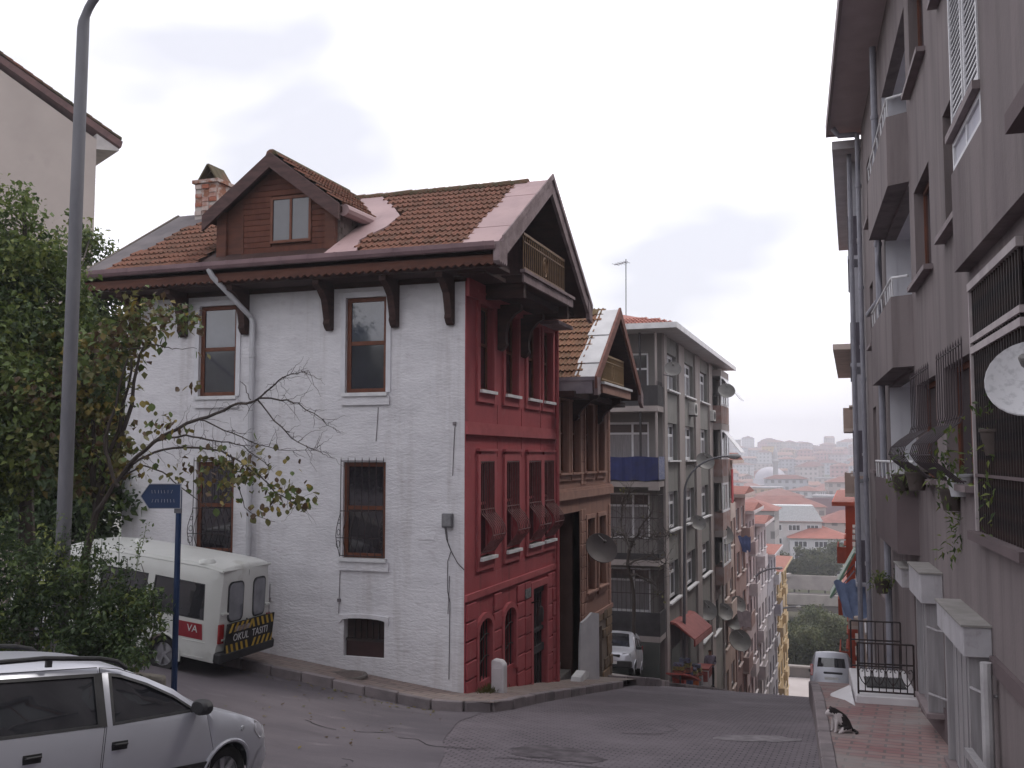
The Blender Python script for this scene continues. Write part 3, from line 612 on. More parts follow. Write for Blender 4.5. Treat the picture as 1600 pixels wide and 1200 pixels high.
# small things on the white wall
mbx = thing('meter_box', 'small grey electricity box with dangling cables on the white wall', 'meter box', (-7.15, YW, -1.18))
b = MB(); b.box(-.105, .105, -.09, 0, -.13, .13); b.build('case', M('box_grey', (.16, .16, .17), (.11, .11, .12), sc=6, rough=.6), mbx, bev=.012)
b = MB(); b.box(-.085, .085, -.105, -.09, -.10, .11); b.build('lid', M('box_grey2', (.22, .22, .23), (.15, .15, .16), sc=9, rough=.5), mbx, bev=.008)
b = MB(); b.tube([(-.05, -.05, -.13), (-.02, -.04, -.35), (.06, -.03, -.55), (.2, -.03, -.78), (.33, -.03, -.9)], .008, 5); b.tube([(-.03, -.04, -.13), (.0, -.03, -.4), (.07, -.03, -.56), (.0, -.03, -.75), (.0, -.03, -1.3), (.05, -.03, -1.5), (.03, -.02, -2.9)], .007, 5); b.build('cable', M('cable_dark', (.05, .04, .045)), mbx)
cb = MB()
for pts in ([(-7.03, 0, .55), (-7.05, 0, .1), (-7.07, 0, -.35)], [(-8.62, 0, .95), (-8.64, 0, .6), (-8.66, 0, .3)], [(-10.95, 0, -2.5), (-10.97, 0, -3.1)], [(-9.4, 0, -2.2), (-9.42, 0, -3.0)], [(-7.12, 0, -2.2), (-7.15, 0, -2.9)]): cb = MB(); cb.tube([(x, YW - .008, z) for x, _, z in pts], .008, 5); cb.build('wall_conduit', M('conduit', (.23, .21, .22), (.1, .09, .1), sc=5), H1)
for x, z in ((-7.03, .62), (-10.96, -2.8), (-9.41, -2.75)): cb = MB(); cb.box(x - .03, x + .03, YW - .04, YW, z - .03, z + .03); cb.build('conduit_box', MATS['conduit'], H1)
b = MB(); b.boxP(Pw, -7.75, -7.42, -1.55, -1.43, -.012, .0); b.build('patch_plate', plaster, H1)
# ================================================================ peach house next door
H2 = thing('peach_house', 'narrow peach rendered house with mossy tiled gable and small balcony', 'house')
Y0, Y1 = 23.13, 28.93
Pp = lambda u, z, d: (XF - .02 - d, u, z)
ph = [(23.46, 24.25, -.40, 1.42), (24.58, 25.37, -.40, 1.42), (25.94, 26.74, -.40, 1.42), (27.29, 28.05, -.40, 1.42),
      (26.08, 26.87, -3.62, -1.67), (27.36, 28.15, -3.62, -1.67), (23.3, 25.4, -7.0, -1.42)]
mb = MB(); wall_holes(mb, Pp, 25.46, Y1, -4.32, 1.95, ph[2:6], .2); wall_holes(mb, Pp, Y0, 25.46, -8, 1.95, ph[:2] + [(23.3, 25.4, -7.9, -1.42)], .2)
mb.quad((XF - .02, Y1, -9), (XF - 7.6, Y1, -9), (XF - 7.6, Y1, 1.95), (XF - .02, Y1, 1.95)); mb.build('wall', peachp, H2)
# entrance recess; its shade is painted in as a darker brown
mb = MB(); a, b_, d_ = 23.3, 25.4, 3.6
mb.quad(Pp(a, -7, 0), Pp(a, -1.42, 0), Pp(a, -1.42, d_), Pp(a, -7, d_)); mb.quad(Pp(b_, -7, 0), Pp(b_, -1.42, 0), Pp(b_, -1.42, d_), Pp(b_, -7, d_)); mb.quad(Pp(a, -7, d_), Pp(b_, -7, d_), Pp(b_, -1.42, d_), Pp(a, -1.42, d_)); mb.quad(Pp(a, -1.42, 0), Pp(b_, -1.42, 0), Pp(b_, -1.42, d_), Pp(a, -1.42, d_))
mb.build('entrance_recess', M('recess_shade_brown', (.11, .062, .05), (.08, .045, .038), sc=2), H2)
b = MB(); b.boxP(Pp, 24.0, 24.95, -5.0, -2.75, d_ - .1, d_ - .02); b.build('door', M('door_brown', (.05, .028, .022), (.03, .02, .016), sc=3), H2)
for i in range(4):
    b = MB(); b.boxP(Pp, 23.32, 25.38, -7, -5.52 + i * .17, .25 + i * .28, .25 + (i + 1) * .28 + .02); b.build('step', M('step_stone', (.3, .28, .26), (.22, .2, .19), sc=4), H2)
# stone base with single blocks
stn = M('base_stone', (.22, .15, .095), (.13, .095, .065), sc=2.2, bump=.8, bsc=9, rnd=1.0, c3=(.33, .25, .18), sc3=5)
mb = MB(); wall_holes(mb, lambda u, z, d: (XF - .02 - d, u, z), 25.46, Y1, -9, -4.32, [(27.0, 27.75, -6.6, -4.75)], .2); mb.build('base_wall', M('mortar', (.2, .16, .13), (.15, .12, .1), sc=4), H2)
rr = random.Random(9); z = -4.34
while z > -6.7:
    hh = rr.uniform(.24, .34); u = 25.48
    while u < Y1 - .05:
        ww = min(rr.uniform(.35, .6), Y1 - .01 - u)
        if not (u < 27.78 and u + ww > 26.97 and z - hh < -4.75 + .1): b = MB(); b.boxP(Pp, u, u + ww - .025, z - hh + .025, z, -.03 - rr.uniform(0, .03), 0); b.build('stone', stn, H2, bev=.015)
        u += ww
    z -= hh
b = MB(); b.boxP(Pp, 27.02, 27.73, -6.6, -4.77, .08, .12); b.build('meter_door', M('meter_door', (.34, .31, .3), (.24, .2, .19), sc=3), H2)
for i, q in enumerate(ph[:6]):
    wn_ = window(H2, Pp, *q, .17, framew, gl_dk if i != 1 else gl_md, fw=.06, rail=(.55,))
    b = MB(); s_, o_ = .11, -.05
    b.boxP(Pp, q[0] - s_, q[0], q[2] - .2, q[3] + s_, o_, 0); b.boxP(Pp, q[1], q[1] + s_, q[2] - .2, q[3] + s_, o_, 0); b.boxP(Pp, q[0], q[1], q[3], q[3] + s_, o_, 0); b.boxP(Pp, q[0], q[1], q[2] - .2, q[2] - .05, o_ + .006, 0); b.boxP(Pp, q[0] - s_ - .03, q[1] + s_ + .03, q[2] - .05, q[2], o_ - .06, 0)
    b.build('surround', peacht, wn_)
for za, zb, pr in ((-1.07, -.86, .09), (-.86, -.8, .05), (-4.4, -4.28, .05)):
    b = MB(); b.boxP(Pp, Y0 + .05 if za > -4 else 25.4, Y1 + .05, za, zb, -pr, 0); b.build('string_course', peacht, H2)
for u in (25.5, 25.78, 28.62):
    z = 1.4
    while z > -4.2:
        if not -1.1 < z < -.7: b = MB(); b.boxP(Pp, u, u + .24, z - .28, z, -.025, 0); b.build('quoin', peacht, H2, bev=.01)
        z -= .31
# roof
RY2, RZ2, EA, EB = 26.1, 3.92, (23.42, 1.86), (28.95, 1.78)
X0, X1 = -14.4, XF + .88
b = MB(); b.prism([EA, (RY2, RZ2), EB, (EB[0], EB[1] - .12), (RY2, RZ2 - .14), (EA[0], EA[1] - .12)], Px, X0, X1); rf2 = b.build('roof', dwood, H2)
V2 = Vector((0, RY2 - EA[0], RZ2 - EA[1])); L2 = V2.length; V2.normalize(); n2 = Vector((0, -V2.z, V2.y))
tme2 = tile_mesh('roof_tile_mossy', mat=tmat2)
tile_slope(rf2, tme2, (X0, EA[0] + .02, EA[1] + .02), (1, 0, 0), V2, 11, (2.5, X1 - X0 - .45), None, limit=170, mat=tmat2)
V2b = Vector((0, RY2 - EB[0], RZ2 - EB[1])); tile_slope(rf2, tme2, (X0, EB[0], EB[1]), (1, 0, 0), V2b, 11, (2.5, X1 - X0 - .4), None, limit=0, mat=tmat2)
def sp2(x, v, off): p = Vector((x, EA[0], EA[1])) + V2 * v + n2 * off; return (p.x, p.y, p.z)
wfl = M('white_flashing', (.62, .62, .63), (.5, .5, .51), sc=2, rough=.55, bump=.3, bsc=5)
for v in range(5):
    va, vb = L2 * v / 5, L2 * (v + 1) / 5 - .02; b = MB(); o_ = .07 + .02 * (v % 2)
    b.add([sp2(X1 - .5 - .05 * (v % 2), va, o_), sp2(X1 + .03, va, o_), sp2(X1 + .03, vb, o_), sp2(X1 - .5, vb, o_), sp2(X1 - .5, va, 0), sp2(X1 + .03, va, 0), sp2(X1 + .03, vb, 0), sp2(X1 - .5, vb, 0)], [(0, 1, 2, 3), (0, 4, 5, 1), (1, 5, 6, 2), (3, 2, 6, 7), (0, 3, 7, 4)]); b.build('verge_flashing', wfl, rf2)
b = MB(); b.box(XF - 2.2, X1 + .03, EA[0] - .08, EA[0] + .1, EA[1] + .0, EA[1] + .09); b.box(XF - 2.2, X1 - .02, EA[0] - .05, EA[0] + .0, EA[1] - .32, EA[1]); b.build('eaves_board', M('eaves_sheet', (.33, .31, .34), (.22, .2, .23), sc=3), rf2)
pbw = M('peach_board', (.21, .095, .075), (.15, .068, .055), sc=3, stretch=(1, 1, 4))
barge(rf2, (EA[0] - .02, EA[1] + .1), (RY2, RZ2 + .1), X1 + .035, .3, .06, pbw); barge(rf2, (RY2 + .002, RZ2 + .1), (EB[0] + .06, EB[1] + .06), X1 + .035, .28, .06, pbw)
b = MB(); b.prism([(EA[0] - .02, EA[1] + .06), (EA[0] + .3, EA[1] + .1), (EA[0] + .3, EA[1] - .32), (EA[0] + .02, EA[1] - .36)], Px, X1 + .0, X1 + .1); b.build('foot_board', gwood, rf2)
b = MB(); b.prism([(EB[0] - .3, EB[1] + .3), (EB[0] + .06, EB[1] + .06), (EB[0] + .06, EB[1] - .34), (EB[0] - .24, EB[1] - .2)], Px, X1 + .0, X1 + .1); b.build('foot_board', gwood, rf2)
b = MB(); b.prism([(Y0 + .3, 1.5), (Y1, 1.5), (Y1 - .1, 1.8), (RY2, RZ2 - .16), (Y0 + .3, 1.9)], Px, XF - .1, XF - .05); b.build('gable_wall', M('peach_gable', (.10, .04, .034), (.07, .03, .026), sc=3), H2)
b = MB(); b.box(XF - .02, X1 - .05, 24.5, 27.6, 1.66, 1.82); bal2 = b.build('balcony', dwood, H2)
b = MB(); b.box(X1 - .047, X1 + .0, 24.4, 27.7, 1.62, 1.84); b.build('balcony_board', peacht, bal2)
b = MB(); b.box(X1 - .1, X1 + .05, 24.36, 27.74, 1.84, 1.9); b.build('balcony_ledge', wfl, bal2)
b = MB(); xr = X1 - .12; yel = M('tan_rail', (.30, .20, .10), (.22, .14, .07), sc=5, rough=.6)
b.box(xr - .02, xr + .02, 24.7, 27.3, 2.62, 2.67); b.box(xr - .015, xr + .015, 24.7, 27.3, 2.48, 2.5); b.box(xr - .015, xr + .015, 24.7, 27.3, 1.98, 2.01)
b.tube([(xr, 26 + .12 * math.cos(k * .524), 2.25 + .18 * math.sin(k * .524)) for k in range(13)], .02, 6); rl2 = b.build('railing', yel, bal2)
b = MB(); b.box(-.012, .012, -.012, .012, 1.9, 2.64); bb2 = b.build('baluster', yel, rl2); ys_ = [lerp(24.72, 27.28, k / 19) for k in range(20)]; bb2.matrix_local = Matrix.Translation((xr, ys_[0], 0))
for y in ys_[1:]: inst(bb2, rl2, Matrix.Translation((xr, y, 0)))
for u in (24.75, 27.3): bracket(H2, Pp, u, 1.62, .7, .7, .16, dwood)
b = MB(); b.box(XF - .01, XF + .45, Y0 + .05, Y1, 1.46, 1.6); b.build('frieze', dwood, H2)
# white stone slabs and broken board at the entrance
slab = thing('stone_slab', 'tall grey marble slab standing at the entrance of the peach house', 'slab', (XF + .22, 25.45, h(XF, 25) + KH))
b = MB(); b.prism([(-.62, -.3), (.5, -.3), (.5, 1.55), (.1, 1.62), (-.2, 1.5), (-.5, 1.42), (-.58, .9)], lambda u, z, d: (d + u * .25, u * .8, z), -.03, .03); b.build('slab_face', M('slab_marble', (.52, .51, .53), (.42, .41, .44), sc=2), slab)
slab2 = thing('white_board', 'small white stone step piece lying beside the red downpipe', 'slab', (XF + .3, 24.1, h(XF, 24) + KH))
b = MB(); b.prism([(-.4, 0), (.45, 0), (.5, .12), (.2, .2), (-.3, .14)], lambda u, z, d: (d, u, z), -.12, .12); b.build('board', whitem, slab2)
# grey utility post and weeds on the pavement
cab = thing('utility_post', 'short white utility cabinet post with slanted top before the red wall', 'utility cabinet', (-6.42, 18.0, h(-6.4, 18.0) + KH))
b = MB(); b.prism([(-.13, -.2), (.13, -.2), (.13, .52), (.07, .6), (-.1, .62), (-.13, .58)], lambda u, z, d: (u, d, z), -.1, .1); b.build('body', M('cab_white', (.56, .54, .56), (.46, .44, .45), sc=3, rough=.6), cab, bev=.02)
b = MB(); b.boxP(lambda u, z, d: (u, d, z), -.09, .09, .06, .46, -.112, -.1); b.build('door', M('cab_white2', (.5, .48, .5), (.42, .4, .42), sc=3, rough=.5), cab)
# ================================================================ satellite dish, air conditioner (prototypes made by function)
dishm = M('dish_grey', (.19, .185, .18), (.14, .135, .13), sc=3, rough=.55)
dishm2 = M('dish_dark', (.085, .07, .07), (.06, .05, .05), sc=3, rough=.6)
def dish(label, loc, az, el=35, r=.5, mat=dishm, arm=(0, 0, 0), group='satellite dishes'):
    """az: where it looks (0 = towards +Y, positive to +X); arm: vector to its wall fixing"""
    t = thing('satellite_dish', label, 'satellite dish', loc, 0, group)
    T = Matrix.Rotation(-R_(az), 4, 'Z') @ Matrix.Rotation(-R_(90 - el), 4, 'X')
    b = MB(); pr = [(0, 0)] + [(r * k / 8, .28 * r * (k / 8) ** 2) for k in range(1, 9)] + [(r * 1.02, .28 * r - .01), (r * .97, .28 * r - .025)] + [(r * k / 8, .28 * r * (k / 8) ** 2 - .02) for k in range(7, 0, -1)] + [(0, -.02)]
    b.lathe(pr, 28, T); b.build('reflector', mat, t, smooth=True)
    b = MB(); b.tube([T @ Vector((0, -r * .9, .2 * r)), T @ Vector((0, -r * .1, r * .95))], .012, 6); am = b.build('feed_arm', dishm, t)
    b = MB(); b.lathe([(0, -.06), (.035, -.05), (.035, .04), (.02, .06), (0, .06)], 10, Matrix.Translation(T @ Vector((0, -r * .08, r * .95))) @ T.to_3x3().to_4x4()); b.build('lnb', dishm, am, smooth=True)
    b = MB(); a = Vector(arm); bk = T @ Vector((0, 0, -.12)); b.tube([T @ Vector((0, 0, -.01)), bk, Vector((bk.x, bk.y, bk.z - .25))], .025, 7)
    if a.length > 0: b.tube([Vector((bk.x, bk.y, bk.z - .2)), a], .02, 7)
    b.build('mount', M('mount_steel', (.12, .11, .11), (.2, .19, .19), sc=8, rough=.5), t); return t
def ac_unit(label, loc, rz, w=.8, hh=.58, d=.3, group='air conditioner boxes'):
    t = thing('air_conditioner', label, 'air conditioner', loc, rz, group)
    b = MB(); b.box(-w / 2, w / 2, -d, 0, 0, hh); b.build('casing', M('ac_white', (.58, .57, .55), (.45, .44, .42), sc=3, rough=.5), t, bev=.02)
    b = MB(); b.lathe([(.0, 0), (.22, 0), (.23, .015), (.21, .02)], 20, Matrix.Translation((-.1, -d - .002, hh / 2)) @ Matrix.Rotation(R_(90), 4, 'X')); b.build('fan_grille', M('ac_dark', (.05, .05, .05), (.1, .1, .1), sc=30), t)
    b = MB()
    for x in (-w * .35, w * .35): b.bar((x, 0, -.03), (x, -d, -.03), .04); 
    b.build('bracket', irn, t); return t
# ================================================================ grey-green apartment block
pvc = M('pvc_white', (.64, .64, .66), (.54, .54, .57), sc=3, rough=.5)
gg = M('grey_green_render', (.215, .21, .20), (.18, .178, .17), sc=1.1, rough=.9, bump=.2, c4=(.11, .105, .1), c3=(.10, .10, .095), sc3=.8, lo3=.58)
pil = M('pilaster_beige', (.31, .275, .265), (.26, .23, .222), sc=1.1, rough=.9, bump=.2, c4=(.17, .15, .145))
gsky = glass('pane_bright', (.34, .36, .40), .08, 1.0); curt = M('curtain_pane', (.24, .23, .245), (.16, .155, .165), sc=9, rough=.25, spec=.6, stretch=(3, 3, .2))  # bright panes have sky glare painted into their base colour
gdk2 = glass('pane_room', (.04, .04, .045), .06, .9)
GX, GY0, GY1 = -7.2, 39.7, 58.3
H3 = thing('grey_apartment_block', 'grey green five storey apartment block with beige pilasters below the peach house', 'apartment block')
Pg = lambda u, z, d: (GX - d, u, z); Pgs = lambda u, z, d: (u, GY0 + d, z)
SIL = [2.78, -.14, -3.0, -5.9]; bays = [(40.5, 43.1), (45.0, 47.9), (49.8, 52.8)]
holes = [(a, c, s, s + 1.55) for s in SIL for a, c in bays] + [(49.6, 52.6, -9.05, -7.45), (53.6, 56.2, -9.4, -7.8)] + [(41.2, 46.2, -11.0, -7.9)]
mb = MB(); wall_holes(mb, Pg, GY0, GY1, -15, 5.0, holes, .3)
mb.quad((GX, GY1, -15), (GX - 10, GY1, -15), (GX - 10, GY1, 5), (GX, GY1, 5)); mb.build('wall', gg, H3)
sholes = [(-9.6, -7.75, SIL[0] - .9, SIL[0] + 1.45), (-9.6, -7.75, SIL[1] - .1, SIL[1] + 1.55), (-9.6, -7.75, SIL[2] - .3, SIL[2] + 1.55), (-9.6, -7.75, SIL[3] - .3, SIL[3] + 1.45)]
mb = MB(); wall_holes(mb, Pgs, GX - 10, GX, -15, 5.0, sholes, .25); mb.build('side_wall', M('side_render', (.19, .178, .172), (.15, .14, .136), sc=.8, bump=.2), H3)
rr = random.Random(21)
for i, q in enumerate(holes[:14]):
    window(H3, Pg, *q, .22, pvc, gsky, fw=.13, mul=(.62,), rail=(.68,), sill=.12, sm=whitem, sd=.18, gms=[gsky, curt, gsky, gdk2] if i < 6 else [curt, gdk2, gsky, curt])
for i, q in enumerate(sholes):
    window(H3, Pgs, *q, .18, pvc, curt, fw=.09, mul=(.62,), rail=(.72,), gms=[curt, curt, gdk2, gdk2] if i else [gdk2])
for a, c in ((GY0 + .02, 40.35), (43.3, 44.8), (48.1, 49.6), (53.0, 54.3), (57.9, GY1 - .02)):
    b = MB(); b.boxP(Pg, a, c, -14, 4.98, -.1, 0); b.build('pilaster', pil, H3)
# enclosed corner bay at the far end, balcony stack with brick patches
for s in SIL:
    b = MB(); b.boxP(Pg, 54.4, 57.8, s - .95, s + .0, -.55, 0); bb = b.build('bay_parapet', M('bay_brick', (.24, .14, .12), (.30, .25, .24), sc=2, bump=.5), H3)
    window(H3, lambda u, z, d: Pg(u, z, d - .55), 54.4, 57.8, s + .005, s + 1.6, .06, pvc, gdk2, fw=.12, mul=(.33, .66), gms=[gdk2, curt, gsky])
    b = MB(); b.boxP(Pg, 54.4, 57.8, s + 1.6, s + 1.95, -.56, 0); b.build('bay_slab', pil, H3)
    b = MB(); p = Pg(56.4, s + 1.5, -.55); b.add([(p[0], 55.2, s + 1.5), (p[0], 57.4, s + 1.5), (p[0] + .9, 57.4, s + .35), (p[0] + .9, 55.2, s + .35), (p[0], 55.2, s + 1.54), (p[0], 57.4, s + 1.54), (p[0] + .9, 57.4, s + .39), (p[0] + .9, 55.2, s + .39)], [(0, 1, 2, 3), (4, 7, 6, 5), (0, 4, 5, 1), (1, 5, 6, 2), (2, 6, 7, 3), (3, 7, 4, 0)])
    if s > -1: b.build('sash_open', pvc, H3)
# balconies on the near side
rail_dk = M('balcony_dark', (.045, .042, .045), (.03, .028, .03), sc=4)
def side_balcony(z, hgt, mat, cover=None):
    b = MB(); b.box(-12.5, GX + .05, GY0 - 1.25, GY0, z - .22, z); bo = b.build('balcony', pil if cover is None else gg, H3)
    b = MB(); b.box(-12.5, GX + .05, GY0 - 1.25, GY0 - 1.17, z, z + hgt); b.box(GX - .03, GX + .052, GY0 - 1.17, GY0, z, z + hgt); b.build('parapet', mat, bo)
    return bo
bo = side_balcony(SIL[0] - .78, .8, rail_dk)
b = MB()
for k in range(7): b.box(GX + .0, GX + .02, GY0 - 1.2 + k * .18, GY0 - 1.18 + k * .18, SIL[0] + .02, SIL[0] + .2)
b.build('railing', irn, bo)
tarp = M('blue_tarp', (.022, .03, .12), (.014, .018, .065), sc=2, rough=.6, bump=.6, bsc=3)
bo = side_balcony(SIL[1] - .82, .12, rail_dk); b = MB(); n_ = 40
for k in range(n_ + 1):
    x = lerp(-12.4, GX + .06, k / n_); yy = GY0 - 1.29 + .03 * math.sin(k * 1.7)
    b.v += [(x, yy, SIL[1] - .78 + .03 * math.sin(k)), (x, yy + .01, SIL[1] + .14 + .02 * math.sin(k * .6))]
for k in range(n_): b.f.append((2 * k, 2 * k + 2, 2 * k + 3, 2 * k + 1)); b.m.append(0)
b.build('tarpaulin', tarp, bo, rec=False)
b = MB(); b.boxP(lambda u, z, d: (GX + .07, u, z), GY0 - 1.27, GY0, SIL[1] - .75, SIL[1] + .15, 0, .01); b.build('side_cloth', M('blue_white_cloth', (.03, .045, .16), (.35, .36, .42), sc=6, stretch=(1, 2, 6)), bo)
for s, bars in ((SIL[2], True), (SIL[3], True)):
    bo = side_balcony(s - 1.0, .25 if s > -4 else .9, rail_dk)
    b = MB()
    for k in range(30): b.box(-12.4 + k * .178, -12.385 + k * .178, GY0 - 1.2, GY0 - 1.185, s - .95, s + 1.55)
    for k in range(7): b.box(GX + .0, GX + .018, GY0 - 1.18 + k * .18, GY0 - 1.165 + k * .18, s - .95, s + 1.55)
    for zz in (s - .2, s + .6, s + 1.5): b.box(-12.4, GX + .02, GY0 - 1.2, GY0 - 1.17, zz, zz + .03); b.box(GX, GX + .02, GY0 - 1.17, GY0, zz, zz + .03)
    b.build('bars', irn, bo)
b = MB(); b.box(GX - .35, GX + .06, GY0 - 1.24, GY0 - 1.0, -1.3, SIL[1] - 1.04); b.box(GX - .06, GX + .02, GY0 - 1.2, GY0 - 1.12, SIL[1], 4.9); b.build('corner_post', pil, H3)
b = MB(); b.box(-7.9, -7.82, GY0 - 1.2, GY0 - 1.12, -.9, 4.9); b.build('steel_post', rail_dk, H3)
b = MB(); b.box(GX - 10, GX + .03, GY0 - 1.3, GY0 - 1.2, -11, SIL[3] - 1.24); b.build('basement_wall', M('basement_dark', (.06, .065, .06), (.09, .09, .085), sc=1.5), H3)
# roof: wide eaves, shallow hip with tiles
b = MB(); b.box(GX - 11.2, GX + .85, GY0 - 1.7, GY1 + .3, 5.0, 5.12); rf3 = b.build('roof', M('eaves_white', (.5, .48, .48), (.42, .4, .4), sc=2), H3)
b = MB(); b.box(GX + .85, GX + .91, GY0 - 1.76, GY1 + .36, 4.98, 5.2); b.box(GX - 11.2, GX + .85, GY0 - 1.76, GY0 - 1.7, 4.98, 5.2); b.build('fascia', whitem, rf3)
def hip(x0, x1, y0, y1, z, rise, mat, nm, parent):
    inset = (x1 - x0) / 2; b = MB(); xm = (x0 + x1) / 2
    b.add([(x0, y0, z), (x1, y0, z), (x1, y1, z), (x0, y1, z), (xm, y0 + inset, z + rise), (xm, y1 - inset, z + rise)], [(0, 1, 4), (1, 2, 5, 4), (2, 3, 5), (3, 0, 4, 5), (3, 2, 1, 0)]); return b.build(nm, mat, parent)
hip(GX - 11.2, GX + .85, GY0 - 1.7, GY1 + .3, 5.125, 1.9, M('far_tiles', (.34, .15, .125), (.24, .10, .085), sc=3, bump=.5, bsc=12), 'hip', rf3)
tme3 = tile_mesh('roof_tile_pink', .3, .45, M('pink_tiles', (.36, .15, .12), (.25, .10, .085), sc=2, rnd=1, bump=.3))
Vh = Vector((0, 6.15, 1.9)); tile_slope(rf3, tme3, (GX - 4.8, GY0 - 1.72, 5.14), (1, 0, 0), Vh, 4, (0, 5.6), lambda u, v: u < 5.6 - v * .95, limit=90, pw=.29, pl=.36)
# shop under the block: red canopy and goods
shop = thing('shop_canopy', 'faded red shop canopy over the pavement of the grey apartment block', 'canopy', (0, 0, 0))
redc = M('canopy_red', (.30, .09, .08), (.22, .06, .055), sc=3, rough=.7)
b = MB(); zc = -7.25; cy0, cy1 = 40.9, 46.0; pr = [(0, zc + .55), (.25, zc + .5), (1.0, zc - .1), (1.0, zc - .4), (.96, zc - .4), (.96, zc - .13), (.2, zc + .42), (0, zc + .45)]
b.prism(pr, lambda u, z, d: (GX + u, d, z - .16 * (d - cy0) / 3), cy0, cy1); b.build('cloth', redc, shop)
b = MB(); b.prism([(1.005, zc - .15), (1.005, zc - .36), (1.02, zc - .36), (1.02, zc - .15)], lambda u, z, d: (GX + u, d, z - .16 * (d - cy0) / 3), cy0 + .1, cy1 - .1); b.build('trim', M('canopy_pink', (.45, .2, .18), (.38, .15, .14), sc=2), shop)
def gz(x, y): return h(x, y) + .14
mb = MB(); yy = frange(36.6, 66, .7)
for y in yy:
    for x in (-7.3, -6.75, -6.15): mb.v.append((x, y, gz(x, y)))
mb.f = [(j * 3 + i, j * 3 + i + 1, (j + 1) * 3 + i + 1, (j + 1) * 3 + i) for j in range(len(yy) - 1) for i in range(2)]; mb.m = [0] * len(mb.f)
sw2 = mb.build('sidewalk_lower', swm, rec=False); sw2['kind'] = 'structure'
kerb_run([(-7.6, 36.2), (-6.6, 36.4), (-6.12, 37.4), (-6.1, 60)], sw2, hw=.17, top=.15, L=.95)
yd = MB(); ys_y = frange(29.0, 38.5, .95); yd_x = frange(-14, -6.55, 1.49)
for y in ys_y:
    for x in yd_x: yd.v.append((x, y, h(x, y) + .2 * min(1, (y - 28.9) / 1.5)))
n = len(yd_x); yd.f = [(j * n + i, j * n + i + 1, (j + 1) * n + i + 1, (j + 1) * n + i) for j in range(len(ys_y) - 1) for i in range(n - 1)]; yd.m = [0] * len(yd.f)
yd = yd.build('yard', M('yard_concrete', (.2, .185, .18), (.15, .135, .13), sc=1), rec=False); yd['kind'] = 'structure'
kerb_run([(-6.5, 29.0), (-6.5, 36.2)], yd, hw=.16, top=.22, low=-.3, L=.8)
goods = [((-6.85, 40.9), (.5, .4, .9), (.35, .05, .04), 'red'), ((-6.8, 42.2), (.55, .5, 1.15), (.06, .07, .14), 'dark blue'), ((-6.75, 43.4), (.6, .45, .8), (.45, .12, .04), 'orange'), ((-6.7, 44.6), (.5, .5, 1.0), (.4, .4, .42), 'grey')]
for (x, y), (a, c, d_), col, nm in goods:
    t = thing('shop_crate', f'{nm} goods stand outside the shop under the red canopy', 'stand', (x, y, gz(x, y)))
    b = MB(); b.box(-a / 2, a / 2, -c / 2, c / 2, 0, d_ * .45); b.build('base', M('stand_' + nm, col, tuple(q * .6 for q in col), sc=9), t, bev=.02)
    for k in range(3): b = MB(); zz = d_ * (.5 + k * .17); b.box(-a / 2 + .03 * k, a / 2 - .03 * k, -c / 2, c / 2 - .1 * k, zz, zz + d_ * .13); b.build('tray', M(f'tray_{nm}{k}', [(.4, .1, .05), (.35, .3, .1), (.2, .22, .35)][k], (.1, .08, .08), sc=14), t)
frz = thing('ice_cream_freezer', 'white and red chest freezer standing on the kerb by the shop', 'freezer', (-6.55, 45.7, gz(-6.55, 45.7)))
b = MB(); b.box(-.3, .3, -.55, .55, 0, .85); b.build('body', M('freezer_white', (.6, .58, .58), (.5, .46, .46), sc=2), frz, bev=.03)
b = MB(); b.box(-.31, .31, -.56, .56, .85, .93); b.build('lid', redc, frz); b = MB(); b.box(.302, .31, -.5, .5, .5, .82); b.box(-.25, .25, -.562, -.552, .35, .8); b.build('panel', redc, frz)
brd = thing('red_board', 'slanted pink red board leaning out on the pavement before the shop', 'board', (-6.45, 39.6, gz(-6.4, 39.6)))
b = MB(); b.prism([(-.9, .55), (.9, -.02), (.9, .04), (-.9, .61)], lambda u, z, d: (d + u * .1, u, z), -.45, .45); b.build('panel', M('board_pink', (.42, .10, .09), (.36, .09, .08), sc=2), brd); b = MB(); b.bar((0, -.85, .0), (0, -.85, .55), .05); b.build('leg', irn, brd)
# dishes and air conditioners on the block
for i, (px, py, D, r, az, lab) in enumerate([(1051, 578, 39.2, .38, 165, 'grey satellite dish at the top left window of the grey block'), (1135, 612, 53.5, .36, 165, 'grey satellite dish at the top far corner of the grey block'),
    (1101, 722, 46, .42, 150, 'large pale satellite dish beside the lamp arm'), (1090, 818, 46, .36, 150, 'grey satellite dish half way up the lamp pole'), (1124, 788, 60, .42, 135, 'dark satellite dish on the block corner below the red cloth'),
    (1128, 836, 55, .50, 140, 'grey satellite dish on a pole over the street'), (1103, 955, 50, .42, 150, 'satellite dish right of the red shop canopy'), (1131, 957, 56, .40, 140, 'satellite dish lower down behind the canopy'), (1152, 945, 62, .42, 140, 'satellite dish above a hanging pink shirt'), (1146, 972, 60, .42, 150, 'pale satellite dish over the laundry'), (1155, 1002, 58, .52, 150, 'largest low satellite dish above the pavement')]):
    p = at(px, py, D); dish(lab, p, az, 30, r * D / 42 * .95 if D < 50 else r * 1.25, arm=(GX + .1 - p.x, .3, -.15) if p.x > GX + .1 else (0, .2, -.4))
ac_unit('white air conditioner under the top middle window of the grey block', (GX - .0, 46.9, 1.95), R_(90)); ac_unit('white air conditioner under the top right window of the grey block', (GX - .0, 53.6, 1.9), R_(90))
dish('dark grey satellite dish on the lower corner of the peach house', at(938, 859, 26.6), 145, 32, .43, dishm2, arm=(-.35, .45, -.2))
